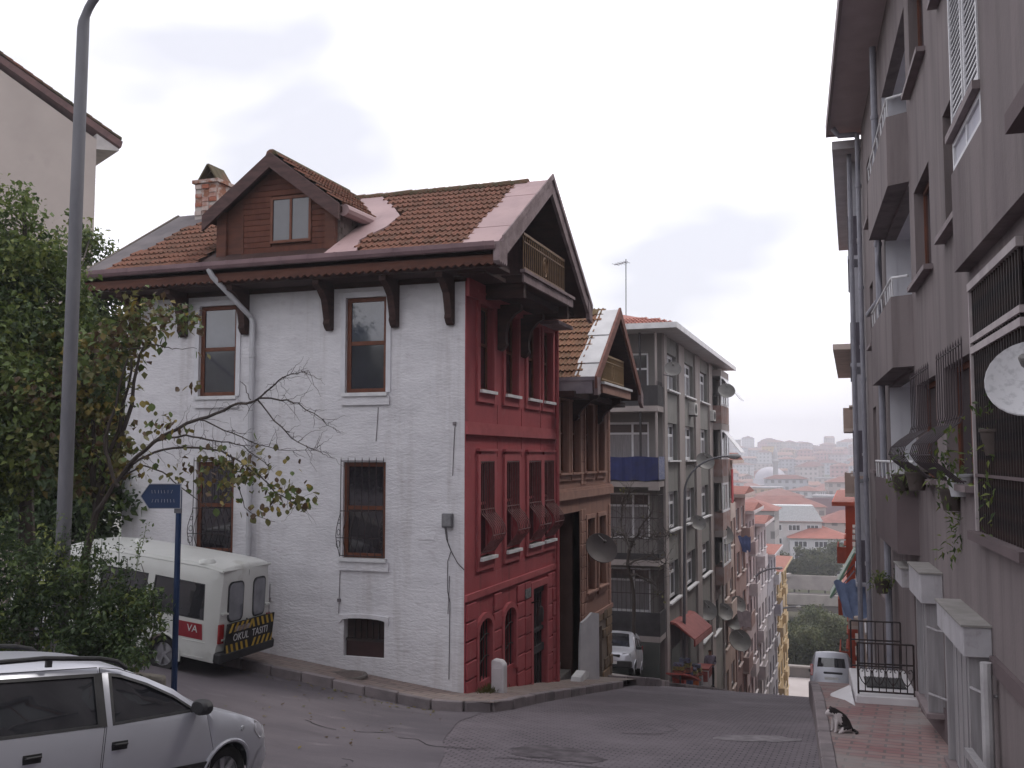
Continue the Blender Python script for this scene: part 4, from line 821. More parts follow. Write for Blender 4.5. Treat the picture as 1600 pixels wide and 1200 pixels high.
# ================================================================ further houses down the left side
def block(name, label, X, Ya, Yb, zt, col, trim, nwin=3, side=-1, depth=9, roof='eave', rcol=(.27, .11, .09), storey=2.85, zb=None, gms=None, balc=(), roofrise=.55):
    """row building; side -1: its front looks to +X, side 1: to -X"""
    t = thing(name, label, 'apartment block'); P = (lambda u, z, d: (X - d, u, z)) if side < 0 else (lambda u, z, d: (X + d, u, z))
    zb = zb if zb is not None else h(X, Yb) - 1.5
    m_ = M('render_%s' % label[:18], col, tuple(q * .78 for q in col), sc=.9, bump=.2, bsc=20, c4=tuple(q * .5 for q in col)); tm = M('trim_%s' % label[:18], trim, tuple(q * .8 for q in trim), sc=2)
    wd = (Yb - Ya) / nwin; hs = []; z = zt - 2.2
    while z > zb + .4:
        for k in range(nwin): hs.append((Ya + wd * k + wd * .22, Ya + wd * k + wd * .78, z, z + 1.45))
        z -= storey
    mb = MB(); wall_holes(mb, P, Ya, Yb, zb, zt, hs, .22)
    xb = X - depth if side < 0 else X + depth
    mb.quad((X, Ya, zb), (xb, Ya, zb), (xb, Ya, zt), (X, Ya, zt)); mb.quad((X, Yb, zb), (xb, Yb, zb), (xb, Yb, zt), (X, Yb, zt)); mb.quad((X, Ya, zt), (X, Yb, zt), (xb, Yb, zt), (xb, Ya, zt)); mb.quad((xb, Ya, zb), (xb, Yb, zb), (xb, Yb, zt), (xb, Ya, zt))
    mb.build('wall', m_, t)
    for i, q in enumerate(hs):
        window(t, P, *q, .18, pvc, gdk2, fw=.11, mul=(.5,), sill=.1, sm=tm, sd=.14, gms=gms or [gdk2, curt, gsky][i % 3:] + [gdk2])
        if i % nwin in balc and (i * 7 + int(Ya)) % 5 > 0:
            PJ = .3 + .1 * ((i * 3 + int(Ya)) % 4)
            b = MB(); b.boxP(P, q[0] - .5, q[1] + .4, q[2] - 1.0, q[2] - .85, -PJ, 0); bo = b.build('balcony', tm, t)
            b = MB(); b.boxP(P, q[0] - .5, q[1] + .4, q[2] - .85, q[2] + (.05 if i % 2 else -.1), -PJ, -PJ + .07); b.boxP(P, q[0] - .5, q[0] - .42, q[2] - .85, q[2] + (.05 if i % 2 else -.1), -PJ + .07, 0); b.build('parapet', m_ if i % 2 else tm, bo)
    ov = .7; xa, xc = (X + ov, xb) if side < 0 else (X - ov, xb)
    lo_, hi_ = min(xa, xc), max(xa, xc)
    b = MB(); b.box(lo_, hi_, Ya - .25, Yb + .2, zt + .003, zt + .22); r_ = b.build('roof', tm, t)
    hip(lo_ + .05, hi_ - .05, Ya - .2, Yb + .15, zt + .225, roofrise, M('tiles_%s' % label[:18], rcol, tuple(q * .7 for q in rcol), sc=3, bump=.5), 'tiles', r_) if (hi_ - lo_) < (Yb - Ya) else None
    if (hi_ - lo_) >= (Yb - Ya):
        ym = (Ya + Yb) / 2; b = MB(); b.prism([(Ya - .2, zt + .225), (Yb + .15, zt + .225), (ym, zt + roofrise + .1)], lambda u, z, d: (d, u, z), lo_ + .05, hi_ - .05); b.build('tiles', M('tiles_%s' % label[:18], rcol, tuple(q * .7 for q in rcol), sc=3, bump=.5), r_)
    return t
block('row_house', 'cream house with red tiled eaves just beyond the grey block', -7.25, 58.6, 64.6, -.4, (.42, .33, .29), (.5, .42, .38), 2, balc=(0,))
block('row_house', 'rose beige house second beyond the grey block', -7.2, 64.9, 71.4, -2.6, (.36, .26, .24), (.5, .42, .4), 2, balc=(1,))
block('row_house', 'pale pink and white house half way down the row', -7.3, 71.7, 79.4, -4.0, (.48, .40, .41), (.6, .56, .57), 3, balc=(1,))
block('row_house', 'white house with long narrow windows lower in the row', -7.2, 79.7, 88.6, -5.4, (.5, .46, .48), (.58, .54, .56), 3, balc=(0,))
block('row_house', 'grey lilac house before the yellow one', -7.2, 88.9, 99.0, -8.6, (.36, .34, .38), (.5, .48, .5), 3, balc=(2,), rcol=(.30, .12, .095))
block('row_house', 'yellow ochre house at the bottom of the row', -7.25, 99.3, 115.0, -11.2, (.44, .31, .16), (.48, .36, .22), 4, balc=(0, 2), rcol=(.30, .13, .10))
b = MB(); b.boxP(Pg, 57.2, 58.0, -2.6, -.7, -.72, -.68); cl = b.build('red_flag', M('flag_red', (.42, .04, .05), (.3, .03, .04), sc=3)); tag(cl, 'red cloth hanging from the far corner of the grey block', 'flag')
# ================================================================ mauve apartment house on the right
mauve = M('mauve_render', (.195, .165, .166), (.165, .14, .142), c4=(.095, .08, .08), sc4=1.2, lo4=.47, hi4=.70, a4=.8, sc=.7, rough=.92, bump=.25, bsc=25, stretch=(1, 1, .6), c3=(.132, .108, .113), sc3=.5, lo3=.55, hi3=.72)
mauved = M('mauve_dark', (.12, .092, .096), (.095, .073, .077), sc=1.2, rough=.9, bump=.2)
sillm = M('sill_mauve', (.22, .18, .185), (.16, .13, .135), sc=3, rough=.7)
offw = M('loggia_white', (.62, .62, .66), (.54, .54, .58), sc=1.2, rough=.85)
stl = M('shutter_steel', (.30, .29, .30), (.22, .21, .22), sc=3, rough=.5, bump=.15, stretch=(6, 6, .4))
pipem = M('pipe_grey', (.27, .27, .31), (.2, .2, .235), sc=3, rough=.55)
H4 = thing('mauve_apartment_house', 'tall mauve grey apartment house along the right pavement', 'apartment house', (O1.x, O1.y, 0), math.atan2(D1.y, D1.x))
# local frame of the house: x = k (down the street), y = e (towards the street)
P1 = lambda k, z, d: (k, -d, z)
K0, K1 = -22, 10.25
opn = [(-2.1, -.45, 5.55, 7.05), (-2.2, -.5, 2.55, 3.97), (-5.0, -3.55, 2.65, 4.12), (-5.0, -3.55, 5.6, 7.1), (-5.0, -3.05, -.3, 1.1), (-2.25, -.15, -.3, 1.08), (-7.6, -5.25, -.75, 1.76)]
lgz = [(-.38, 1.35), (2.52, 4.25), (5.42, 7.15)]
lgo = [(.12, 4.3, a, c) for a, c in lgz]
far = [(k, k + 1.0, s, s + 1.45) for s in (5.55, 2.6, -.3, -2.9) for k in (5.3, 7.7)]
low = [(.35, 1.05, -3.85, -2.0), (-2.2, -1.0, -3.3, -1.95), (-5.5, -3.85, -3.4, -2.0)]
mb = MB(); wall_holes(mb, P1, K0, K1, -7.5, 8.45, opn + lgo + far + low, .2)
mb.quad(P1(K1, -7.5, 0), P1(K1, -7.5, 9), P1(K1, 8.45, 9), P1(K1, 8.45, 0)); mb.quad(P1(K0, -7.5, 0), P1(K0, -7.5, 9), P1(K0, 8.45, 9), P1(K0, 8.45, 0)); mb.quad(P1(K0, -7.5, 9), P1(K1, -7.5, 9), P1(K1, 8.45, 9), P1(K0, 8.45, 9))
mb.build('wall', mauve, H4)
b = MB(); b.boxP(P1, K0, K1 + .3, 8.45, 8.52, -.78, 9.2); rf4 = b.build('roof', M('soffit_mauve', (.5, .44, .45), (.44, .38, .39), sc=2), H4)
b = MB(); b.boxP(P1, K0, K1 + .36, 8.40, 8.72, -.85, -.783); b.boxP(P1, K1 + .303, K1 + .36, 8.40, 8.72, -.78, 9.2); b.build('fascia', M('fascia_mauve', (.3, .26, .27), (.25, .21, .22), sc=2), rf4)
b = MB(); b.tube([P1(9.9, 8.2, -.12), P1(9.9, 8.2, -.55), P1(9.9, 8.4, -.7)], .07, 10); b.build('gutter_outlet', pipem, rf4, smooth=True)
for q in opn[:4]: window(H4, P1, *q, .19, framew, gl_dk, fw=.07, mul=(.5,), sill=.14, sm=sillm, sd=.12)
for q in opn[4:6]: window(H4, P1, *q, .19, framew, gl_dk, fw=.07, mul=(.5,), sill=.1, sm=sillm, sd=.12)
for q in far: window(H4, P1, *q, .19, M('frame_grey', (.4, .4, .42)), gl_md, fw=.07, mul=(.5,), sill=.1, sm=sillm, sd=.1)
# plaster pilaster strip
# loggias: white inner box, parapet, rail
for i, (a, c) in enumerate(lgz):
    f_ = a - 1.0; b = MB(); dp = 1.5
    for (p, q) in (((.12, f_), (.12, c)), ((4.3, f_), (4.3, c)), ((.12, c), (4.3, c))): b.quad(P1(*p, .2), P1(*q, .2), P1(*q, dp), P1(*p, dp))
    b.quad(P1(.12, f_, dp), P1(4.3, f_, dp), P1(4.3, c, dp), P1(.12, c, dp)); b.quad(P1(4.3 - .01, a, 0), P1(4.3 - .01, c, 0), P1(4.3 - .01, c, .2), P1(4.3 - .01, a, .2)); lg = b.build('loggia', offw, H4)
    b = MB(); pl = [(.06, .0), (.25, .3), (4.4, .3), (4.4, .0)]
    n = 4; lo_ = [P1(k, f_ - .12, -e_) for k, e_ in pl]; hi_ = [P1(k, a, -e_) for k, e_ in pl]
    b.add(lo_ + hi_, [(3, 2, 1, 0), (4, 5, 6, 7)] + [(j, (j + 1) % 4, 4 + (j + 1) % 4, 4 + j) for j in range(4)]); b.build('parapet', mauved if i == 0 else mauve, lg)
    b = MB(); rl_ = [P1(.1, a + .3, -.05), P1(.26, a + .3, -.28), P1(4.3, a + .3, -.28)]; b.tube(rl_, .022, 7)
    for k in (.26, .6, .95, 1.4, 2.2, 3.0, 3.8, 4.3): b.tube([P1(k, a, -.27), P1(k, a + .3, -.28)], .014, 6)
    b.build('rail', whitem, lg, smooth=True)
b = MB(); b.boxP(P1, .5, .95, .9 - 1.25, .9 - .9, -.24, -.05); b.build('loggia_panel', whitem, H4)
# pipes
for k, e_, r in ((4.55, .12, .065), (9.85, .12, .06)):
    b = MB(); b.tube([P1(k, 8.3, -e_), P1(k, -1.3, -e_), P1(k - .25, -1.55, -e_), P1(k - .25, -5, -e_)] if k < 5 else [P1(k, 8.2, -e_), P1(k, -6, -e_)], r, 10)
    for z in (6.8, 4.2, 1.9, -.6): b.tube([P1(k, z, -e_), P1(k, z + .08, -e_)], r * 1.25, 10)
    b.build('downpipe', pipem, H4, smooth=True)
b = MB(); b.tube([P1(4.55, 3.1, -.14), P1(6.5, 3.1, -.2)], .06, 8); b.tube([P1(4.4, 4.3, -.1), P1(4.4, 3.8, -.16), P1(4.4, 3.3, -.1), P1(4.45, 2.9, -.14)], .03, 7); b.build('pipe_branch', pipem, H4, smooth=True)
# enclosed bay with louvred shutters
BE = .14
b = MB(); b.boxP(P1, -11, -5.02, 1.95, 3.0, -BE, 0); bay = b.build('bay', mauve, H4)
b = MB(); b.boxP(P1, -6.78, -5.04, 3.0, 8.4, -.02, 0.0); b.boxP(P1, -11, -6.8, 3.0, 8.4, -BE, 0); b.build('bay_back', mauve, bay)
shw = M('louvre_white', (.56, .56, .58), (.47, .47, .49), sc=3, rough=.5)
for (ka, kb) in ((-5.88, -5.12), (-6.72, -5.96)):
    b = MB(); z0, z1 = 3.42, 6.6
    b.boxP(P1, ka, ka + .05, z0, z1, -BE, -.05); b.boxP(P1, kb - .05, kb, z0, z1, -BE, -.05); b.boxP(P1, ka + .05, kb - .05, z0, z0 + .07, -BE, -.05); b.boxP(P1, ka + .05, kb - .05, z1 - .07, z1, -BE, -.05); b.boxP(P1, ka + .05, kb - .05, z0 + .07, z1 - .07, -BE + .05, -.052); sh = b.build('shutter', shw, bay)
    b = MB(); b.add([P1(ka + .05, 0, -BE + .01), P1(kb - .05, 0, -BE + .01), P1(kb - .05, .07, -BE + .03), P1(ka + .05, .07, -BE + .03), P1(ka + .05, -.004, -BE + .02), P1(kb - .05, -.004, -BE + .02), P1(kb - .05, .066, -BE + .042), P1(ka + .05, .066, -BE + .042)], [(0, 1, 2, 3), (7, 6, 5, 4), (0, 4, 5, 1), (1, 5, 6, 2), (2, 6, 7, 3), (3, 7, 4, 0)]); s0 = b.build('slat', shw, sh)
    zs = frange(z0 + .08, z1 - .16, .068); s0.matrix_local = Matrix.Translation((0, 0, zs[0]))
    for z in zs[1:]: inst(s0, sh, Matrix.Translation((0, 0, z)))
b = MB(); b.boxP(P1, -6.76, -5.08, 3.32, 3.40, -BE - .06, -.02); b.build('shutter_rail', sillm, bay)
window(H4, lambda k, z, d: P1(k, z, d - BE + .02), -6.74, -5.1, 3.005, 3.315, .05, pvc, M('panel_white', (.5, .5, .55), (.44, .44, .5)), fw=.05, mul=(.5,))
b = MB(); b.boxP(P1, -12, -9.0, 2.35, 8.3, -.32, -.15); b.build('upper_bay', mauve, H4)
b = MB(); b.boxP(P1, -12, -9.0, 2.2, 2.34, -.38, -.15); b.build('upper_bay_slab', mauved, H4)
# big barred opening
q = opn[6]; b = MB(); b.boxP(P1, q[0], q[1], q[2], q[3], .5, .55); b.build('room_shade_panel', M('room_shade', (.012, .011, .012)), H4)  # near-black panel; the shade of the unlit room is painted on it
mb_ = MB()
for (p, r) in (((q[0], q[2]), (q[0], q[3])), ((q[1], q[2]), (q[1], q[3])), ((q[0], q[3]), (q[1], q[3])), ((q[0], q[2]), (q[1], q[2]))): mb_.quad(P1(*p, .2), P1(*r, .2), P1(*r, .55), P1(*p, .55))
mb_.build('room_reveal', mauved, H4)
b = MB(); b.boxP(P1, q[0], q[1] + .02, q[3] - .06, q[3] + .02, -.06, 0); b.boxP(P1, q[1] - .02, q[1] + .03, q[2], q[3] - .06, -.05, 0); b.boxP(P1, q[0], q[1] - .02, 1.05, 1.12, -.05, 0); b.boxP(P1, q[0], q[1] - .02, 1.16, 1.22, -.05, 0); fr = b.build('bar_frame', M('frame_pale', (.40, .36, .36), (.32, .28, .29), sc=4), H4)
b = MB(); b.boxP(P1, -.011, .011, q[2], q[3] - .06, -.03, -.008); b0 = b.build('bar', irn, fr); ks_ = frange(q[0] + .08, q[1] - .08, .115); b0.matrix_local = Matrix.Translation((ks_[0], 0, 0))
for k in ks_[1:]: inst(b0, fr, Matrix.Translation((k, 0, 0)))
b = MB(); b.boxP(P1, q[0], q[1] + .1, q[2] - .09, q[2] - .002, -.12, .15); b.boxP(P1, q[0], q[1], -.2, -.17, -.045, -.03); b.build('bar_sill', mauved, fr)
gr = M('grille_iron', (.055, .042, .048), (.04, .03, .034), sc=8, rough=.6)
for q in opn[4:6]: belly_grille(H4, P1, q[0] + .02, q[1] - .02, q[2] + .02, q[3] + .12, out=.09, belly=.34, n=11, r=.008, scroll=False, mat=gr)
# ground floor: shutters, boxes, door, base
for i, (ka, kb, z0, z1, e_) in enumerate([(-5.63, -3.75, -1.95, -1.66, .26), (-2.32, -.95, -1.9, -1.52, .27), (.1, 1.15, -2.0, -1.72, .27)]):
    b = MB(); b.boxP(P1, ka, kb, z0, z1, -e_, 0); sb = b.build('shutter_box', M('box_pale', (.42, .41, .43), (.32, .31, .33), sc=2.5, rough=.6, c3=(.22, .2, .2), sc3=4, lo3=.58, c4=(.2, .18, .175), st4=(3, 3, .6)), H4, bev=.008)
    b = MB(); b.boxP(P1, ka - .02, kb + .02, z1 + .001, z1 + .022, -e_ - .02, 0); b.build('box_lid', M('box_dusty', (.26, .245, .235), (.2, .19, .18), sc=4), sb)
    if i < 2:
        zb = low[2 - i][2] if i else zr(-4.6) + .02
        
        for kk in (ka + .12, kb - .2): b = MB(); b.boxP(P1, kk, kk + .08, zb, z0 - .002, -.2, -.0); b.build('guide', stl, sb)
        nsl = 9
        for j in range(nsl):
            a_, c_ = lerp(ka + .2, kb - .2, j / nsl), lerp(ka + .2, kb - .2, (j + 1) / nsl); b = MB(); b.boxP(P1, a_ + .003, c_ - .003, zb, z0 - .004, -.13 - .012 * (j % 2), -.08); b.build('shutter_slat', stl, sb)
        b = MB(); b.boxP(P1, ka + .02, kb - .05, zb - .06, zb - .002, -.24, 0); b.build('shutter_sill', sillm, sb)
        b = MB(); b.tube([P1(ka + .05, z0 - .3, -.2), P1(ka - .12, z0 - .32, -.1), P1(ka - .2, z0 - .32, 0)], .018, 6); b.tube([P1(ka + .05, zb + .25, -.2), P1(ka - .15, zb + .22, 0)], .018, 6); b.build('stay', stl, sb)
q = low[0]; b = MB(); b.boxP(P1, q[0], q[1], q[2], q[3], .14, .19); d4 = b.build('door', M('door_orange_brown', (.16, .062, .022), (.11, .043, .017), sc=4, rough=.55, stretch=(1, 1, .3)), H4)
b = MB(); b.boxP(P1, q[0] + .08, q[0] + .13, -3.0, -2.7, .1, .14); b.build('handle', brass, d4)
for q in low[1:]: b = MB(); b.boxP(P1, q[0], q[1], q[2], q[3], .17, .19); b.build('back_panel', M('room_shade', (.012, .011, .012)), H4)
b = MB(); b.boxP(P1, K0, -5.75, -2.05, -1.9, -.05, 0); b.build('string_course', mauved, H4)
b = MB(); b.tube([P1(-5.85, -1.95, -.1), P1(-5.85, -5, -.1)], .055, 10); b.build('downpipe', M('pipe_pale', (.4, .39, .4), (.3, .29, .3), sc=3, rough=.5), H4, smooth=True)

b = MB(); b.bar(P1(-6.0, -2.75, -.3), P1(-9, -2.6, -.3), .07); b.bar(P1(-6.02, -2.75, -.3), P1(-6.02, -3.6, -.3), .06); sg = b.build('side_gate', stl, H4)
for k in frange(-8.9, -6.1, .09): b = MB(); b.boxP(P1, k - .014, k + .014, zr(k), -2.78, -.31, -.29); b.build('gate_bar', stl, sg)
b = MB(); b.boxP(P1, K0, .3, zr(-3) - .8, zr(-3) + .35, -.025, 0); b.build('plinth', mauved, H4)
# landing in front of the door: marble slab, ramp, mat, iron railings
W = lambda k, e_, z: Vector(W1(k, e_, z))
ld = thing('entrance_landing', 'white marble entrance landing on the right pavement', 'landing', (O1.x, O1.y, 0), math.atan2(D1.y, D1.x))
marb = M('marble', (.60, .585, .60), (.5, .485, .5), sc=1.5, rough=.45, bump=.05, spec=.5)
b = MB(); b.box(.75, 2.9, .0, .95, -4.9, -3.80); b.build('slab', marb, ld, bev=.015)
b = MB(); b.prism([(.97, -3.88), (1.30, -4.05), (1.42, -4.9), (.97, -4.9)], lambda u, z, d: (d, u, z), .35, 1.05); b.build('ramp', marb, ld, bev=.012)
b = MB(); b.prism([(.97, -3.88), (1.30, -4.05), (1.42, -4.9), (.97, -4.9)], lambda u, z, d: (d, u, z), 1.06, 1.9); b.build('ramp', marb, ld, bev=.012)
mt = thing('door_mat', 'dark ribbed door mat on the white marble landing', 'door mat', (O1.x, O1.y, 0), math.atan2(D1.y, D1.x))
b = MB(); b.box(1.35, 2.15, .12, .74, -3.795, -3.785); b.build('base', M('mat_rubber', (.03, .03, .032)), mt)
for k in range(12): b = MB(); e0 = .14 + k * .05; b.box(1.37, 2.13, e0, e0 + .03, -3.786, -3.772); b.build('rib', M('mat_rib', (.06, .058, .06), (.04, .04, .04)), mt)
def iron_fence(label, ka, ea, kb, eb, zb, zt, posts=9, hearts=True):
    t = thing('iron_railing', label, 'railing', (O1.x, O1.y, 0), math.atan2(D1.y, D1.x)); A, B = Vector((ka, ea, 0)), Vector((kb, eb, 0))
    b = MB()
    for z in (zb + .04, lerp(zb, zt, .6), zt): b.bar(A + Vector((0, 0, z)), B + Vector((0, 0, z)), .025)
    for p in (A, B): b.bar(p + Vector((0, 0, zb)), p + Vector((0, 0, zt)), .03)
    b.build('frame', irn, t)
    n = posts - 1
    for k in range(1, n):
        p = A.lerp(B, k / n)
        b = MB(); b.bar(p + Vector((0, 0, zb + .04)), p + Vector((0, 0, zt)), .016); b.build('baluster', irn, t)
        if hearts and k % 2:
            b = MB(); d = (B - A).normalized(); zc = lerp(zb, zt, .38)
            for sg_ in (-1, 1):
                b.tube([p + d * sg_ * x + Vector((0, 0, zc + z)) for x, z in ((0, -.16), (.05, -.1), (.085, -.02), (.09, .06), (.06, .11), (.025, .09), (.03, .05), (.05, .05))], .008, 5)
            b.build('scroll', irn, t)
    return t
iron_fence('black iron railing with heart scrolls along the near edge of the landing', .8, .06, .8, .9, -3.78, -2.98)
iron_fence('plain black iron railing along the far edge of the landing', 2.85, .06, 2.85, .9, -3.78, -2.95, 7, False)
# mesh dish at the right edge
pd = at(1614, 598, 7.3); dish('pale perforated satellite dish on the near end of the mauve house', pd, 200, 25, .31, M('dish_mesh', (.55, .55, .57), (.42, .42, .44), sc=14, rough=.5, lo=.5, hi=.62), arm=(.3, .1, -.3))
# ================================================================ buildings beyond on the right
t = block('row_house', 'pale grey house with stacked white balconies behind the mauve one', .38, 27.0, 40.0, 8.0, (.40, .37, .38), (.5, .48, .5), 4, side=1)
for z in (6.5, 3.6, .7, -2.2):
    b = MB(); b.box(.02, .38, 28.0, 33.5, z - 1.1, z - .0); bo = b.build('balcony', M('bal_dark', (.11, .1, .12), (.08, .07, .09)), t)
    b = MB(); b.box(.0, .36, 27.9, 33.6, z - 1.2, z - 1.1); b.box(.04, .37, 28.05, 33.4, z + .0, z + 1.5); b.build('balcony_glazing', M('bal_pale', (.42, .42, .46), (.36, .36, .4)), bo)
b = MB(); b.tube([(.1, 27.3, 8), (.1, 27.3, -9)], .06, 8); b.build('downpipe', pipem, t, smooth=True)
block('row_house', 'cream house with red trimmed bay and projecting eaves on the right side', .05, 42.0, 57.0, 4.3, (.42, .37, .34), (.4, .16, .14), 4, side=1, balc=(1,))
block('row_house', 'orange red house at the lower right of the street', -.45, 58.0, 78.0, -2.7, (.48, .08, .04), (.45, .1, .06), 4, side=1, balc=(0,))
block('row_house', 'ochre house lowest on the right of the street', -.4, 78.5, 100.0, -10.5, (.42, .27, .10), (.4, .3, .2), 4, side=1)
# awnings, laundry and clutter along the right houses
aw = thing('window_awning', 'striped white green awning tilted out over the right pavement', 'awning', at(1335, 892, 29))
b = MB(); pA = [(-.05, .55), (.0, .58), (-.75, -.75), (-.8, -.72)]
b.prism([(0, .62), (.05, .6), (-.62, -.7), (-.68, -.68)], lambda u, z, d: (u, d, z), -.9, .9); b.build('cloth', M('awning_stripe', (.55, .56, .55), (.16, .26, .18), sc=3, stretch=(.2, 3, .2), lo=.48, hi=.52), aw)
b = MB(); b.bar((0, -.9, .1), (-.62, -.9, -.68), .03); b.bar((0, .9, .1), (-.62, .9, -.68), .03); b.build('arm', pipem, aw)
def cloth(name, label, cat, p, wd, ht, col, seed, dirv=(.25, 1, 0)):
    b = MB(); d = Vector(dirv).normalized(); n, m = 14, 10; rr = random.Random(seed)
    for j in range(m + 1):
        for i in range(n + 1):
            q = Vector(p) + d * (wd * (i / n - .5) * (1 - .35 * j / m)) + Vector((.09 * math.sin(i * 1.3 + seed) * (j / m) + .1 * j / m, 0, -ht * j / m + .06 * math.sin(i * .9))); b.v.append(tuple(q))
    for j in range(m):
        for i in range(n): b.f.append((j * (n + 1) + i, j * (n + 1) + i + 1, (j + 1) * (n + 1) + i + 1, (j + 1) * (n + 1) + i)); b.m.append(0)
    o = b.build(name, M('cloth_' + name + str(seed), col, tuple(q * .7 for q in col), sc=3, rough=.9), rec=False, smooth=True); return tag(o, label, cat)
cloth('blue_cloth', 'light blue cloth hanging below the striped awning on the right', 'cloth', at(1327, 908, 28), 1.0, 1.0, (.26, .33, .52), 2, (.9, .6, 0))
cloth('white_laundry', 'white and pink shirts hung out over the left pavement', 'laundry', at(1163, 955, 58), .9, .9, (.5, .42, .44), 5, (.9, .4, 0))
cloth('blue_laundry', 'blue garment drying at the lower left row', 'laundry', at(1163, 838, 60), .8, .9, (.12, .16, .34), 7, (.9, .4, 0))
# ================================================================ vehicles
silver = M('paint_silver', (.43, .44, .49), (.40, .41, .455), sc=.6, rough=.28, metal=.35, spec=.6)
whitep = M('paint_van_white', (.60, .61, .585), (.54, .55, .525), sc=1.0, rough=.35, spec=.5, c3=(.42, .42, .38), sc3=1.6, lo3=.62)
carglass = M('car_glass', (.012, .013, .016), (.03, .032, .036), sc=1.5, rough=.03, spec=1.0)
blackp = M('black_plastic', (.018, .018, .02), (.03, .03, .032), sc=6, rough=.55); rubber = M('rubber', (.016, .016, .017), (.026, .026, .026), sc=9, rough=.85)
rimm = M('rim_alloy', (.38, .38, .40), (.28, .28, .3), sc=4, rough=.35, metal=.6); lampc = M('lamp_clear', (.5, .52, .55), (.3, .31, .33), sc=9, rough=.08, spec=1.0); lampr = M('lamp_red', (.35, .02, .02), (.22, .015, .015), sc=8, rough=.15, spec=.8); inner = M('car_inside', (.01, .01, .011))
platem = M('plate_white', (.6, .6, .6), (.5, .5, .5), sc=5)
def catmull(pts, n=4):
    out = []
    for i in range(len(pts) - 1):
        p0, p1, p2, p3 = pts[max(i - 1, 0)], pts[i], pts[i + 1], pts[min(i + 2, len(pts) - 1)]
        for k in range(n):
            t = k / n; out.append(tuple(.5 * (2 * p1[j] + (p2[j] - p0[j]) * t + (2 * p0[j] - 5 * p1[j] + 4 * p2[j] - p3[j]) * t * t + (3 * p1[j] - p0[j] - 3 * p2[j] + p3[j]) * t ** 3) for j in (0, 1)))
    return out + [pts[-1]]
def seg_d(p, poly, closed=False):
    best = 9; q = Vector(p); n = len(poly)
    for i in range(n if closed else n - 1):
        a, b = Vector(poly[i]), Vector(poly[(i + 1) % n]); t = max(0, min(1, (q - a).dot(b - a) / max(1e-9, (b - a).length_squared))); best = min(best, (a + (b - a) * t - q).length)
    return best
def panel(mb, outer, holes, wf, side, step=.09, off=0.0):
    """fill a side panel given in (x, z) and lay it over the curved flank"""
    pts, eds = [], []
    for poly in [outer] + holes:
        o = len(pts); pts += [Vector(p) for p in poly]; eds += [(o + i, o + (i + 1) % len(poly)) for i in range(len(poly))]
    xs = [p[0] for p in outer]; zs = [p[1] for p in outer]; x = min(xs) + step / 2
    while x < max(xs):
        z = min(zs) + step / 2
        while z < max(zs):
            if inside((x, z), outer) and not any(inside((x, z), q) for q in holes) and min([seg_d((x, z), outer, True)] + [seg_d((x, z), q, True) for q in holes]) > step * .35: pts.append(Vector((x, z)))
            z += step
        x += step
    v, e_, f, *_ = geometry.delaunay_2d_cdt(pts, eds, [], 0, 1e-5)
    fs = []
    for t in f:
        c = (sum(v[i][0] for i in t) / len(t), sum(v[i][1] for i in t) / len(t))
        if inside(c, outer) and not any(inside(c, q) for q in holes): fs.append(tuple(t))
    mb.add([(p[0], side * (wf(p[0], p[1]) + off), p[1]) for p in v], fs)
def shrink(poly, d):
    """move a polygon's edge inwards by d"""
    n = len(poly); A = sum(poly[i][0] * poly[(i + 1) % n][1] - poly[(i + 1) % n][0] * poly[i][1] for i in range(n)); s = 1 if A > 0 else -1; out = []
    for i in range(n):
        a, b, c = Vector(poly[i - 1]), Vector(poly[i]), Vector(poly[(i + 1) % n]); n1 = Vector((-(b - a).y, (b - a).x)).normalized() * s; n2 = Vector((-(c - b).y, (c - b).x)).normalized() * s
        m = n1 + n2; m = m / max(.3, m.length_squared) * 2 if m.length > 1e-4 else n1; out.append(tuple(b + m * d))
    return out
def wheel(t, x, y, r, wd=.19, spokes=7):
    s = 1 if y > 0 else -1; T = Matrix.Translation((x, y, r)) @ Matrix.Rotation(-s * math.pi / 2, 4, 'X')
    b = MB(); b.lathe([(r * .60, -.02), (r * .66, .0), (r * .9, .012), (r * .98, -.015), (r, -.05), (r, -wd + .05), (r * .98, -wd + .015), (r * .6, -wd)], 32, T); w_ = b.build('wheel', rubber, t, smooth=True, ang=50)
    b = MB(); b.lathe([(r * .62, -.004), (r * .60, -.03), (r * .56, -.05), (r * .2, -.04), (r * .16, -.015), (0, -.012)], 28, T)
    for k in range(spokes): a = 2 * math.pi * k / spokes; b.bar(T @ Vector((r * .12 * math.cos(a), r * .12 * math.sin(a), -.02)), T @ Vector((r * .6 * math.cos(a), r * .6 * math.sin(a), -.016)), .05, .02, up=T.to_3x3() @ Vector((0, 0, 1)))
    b.build('rim', rimm, w_)
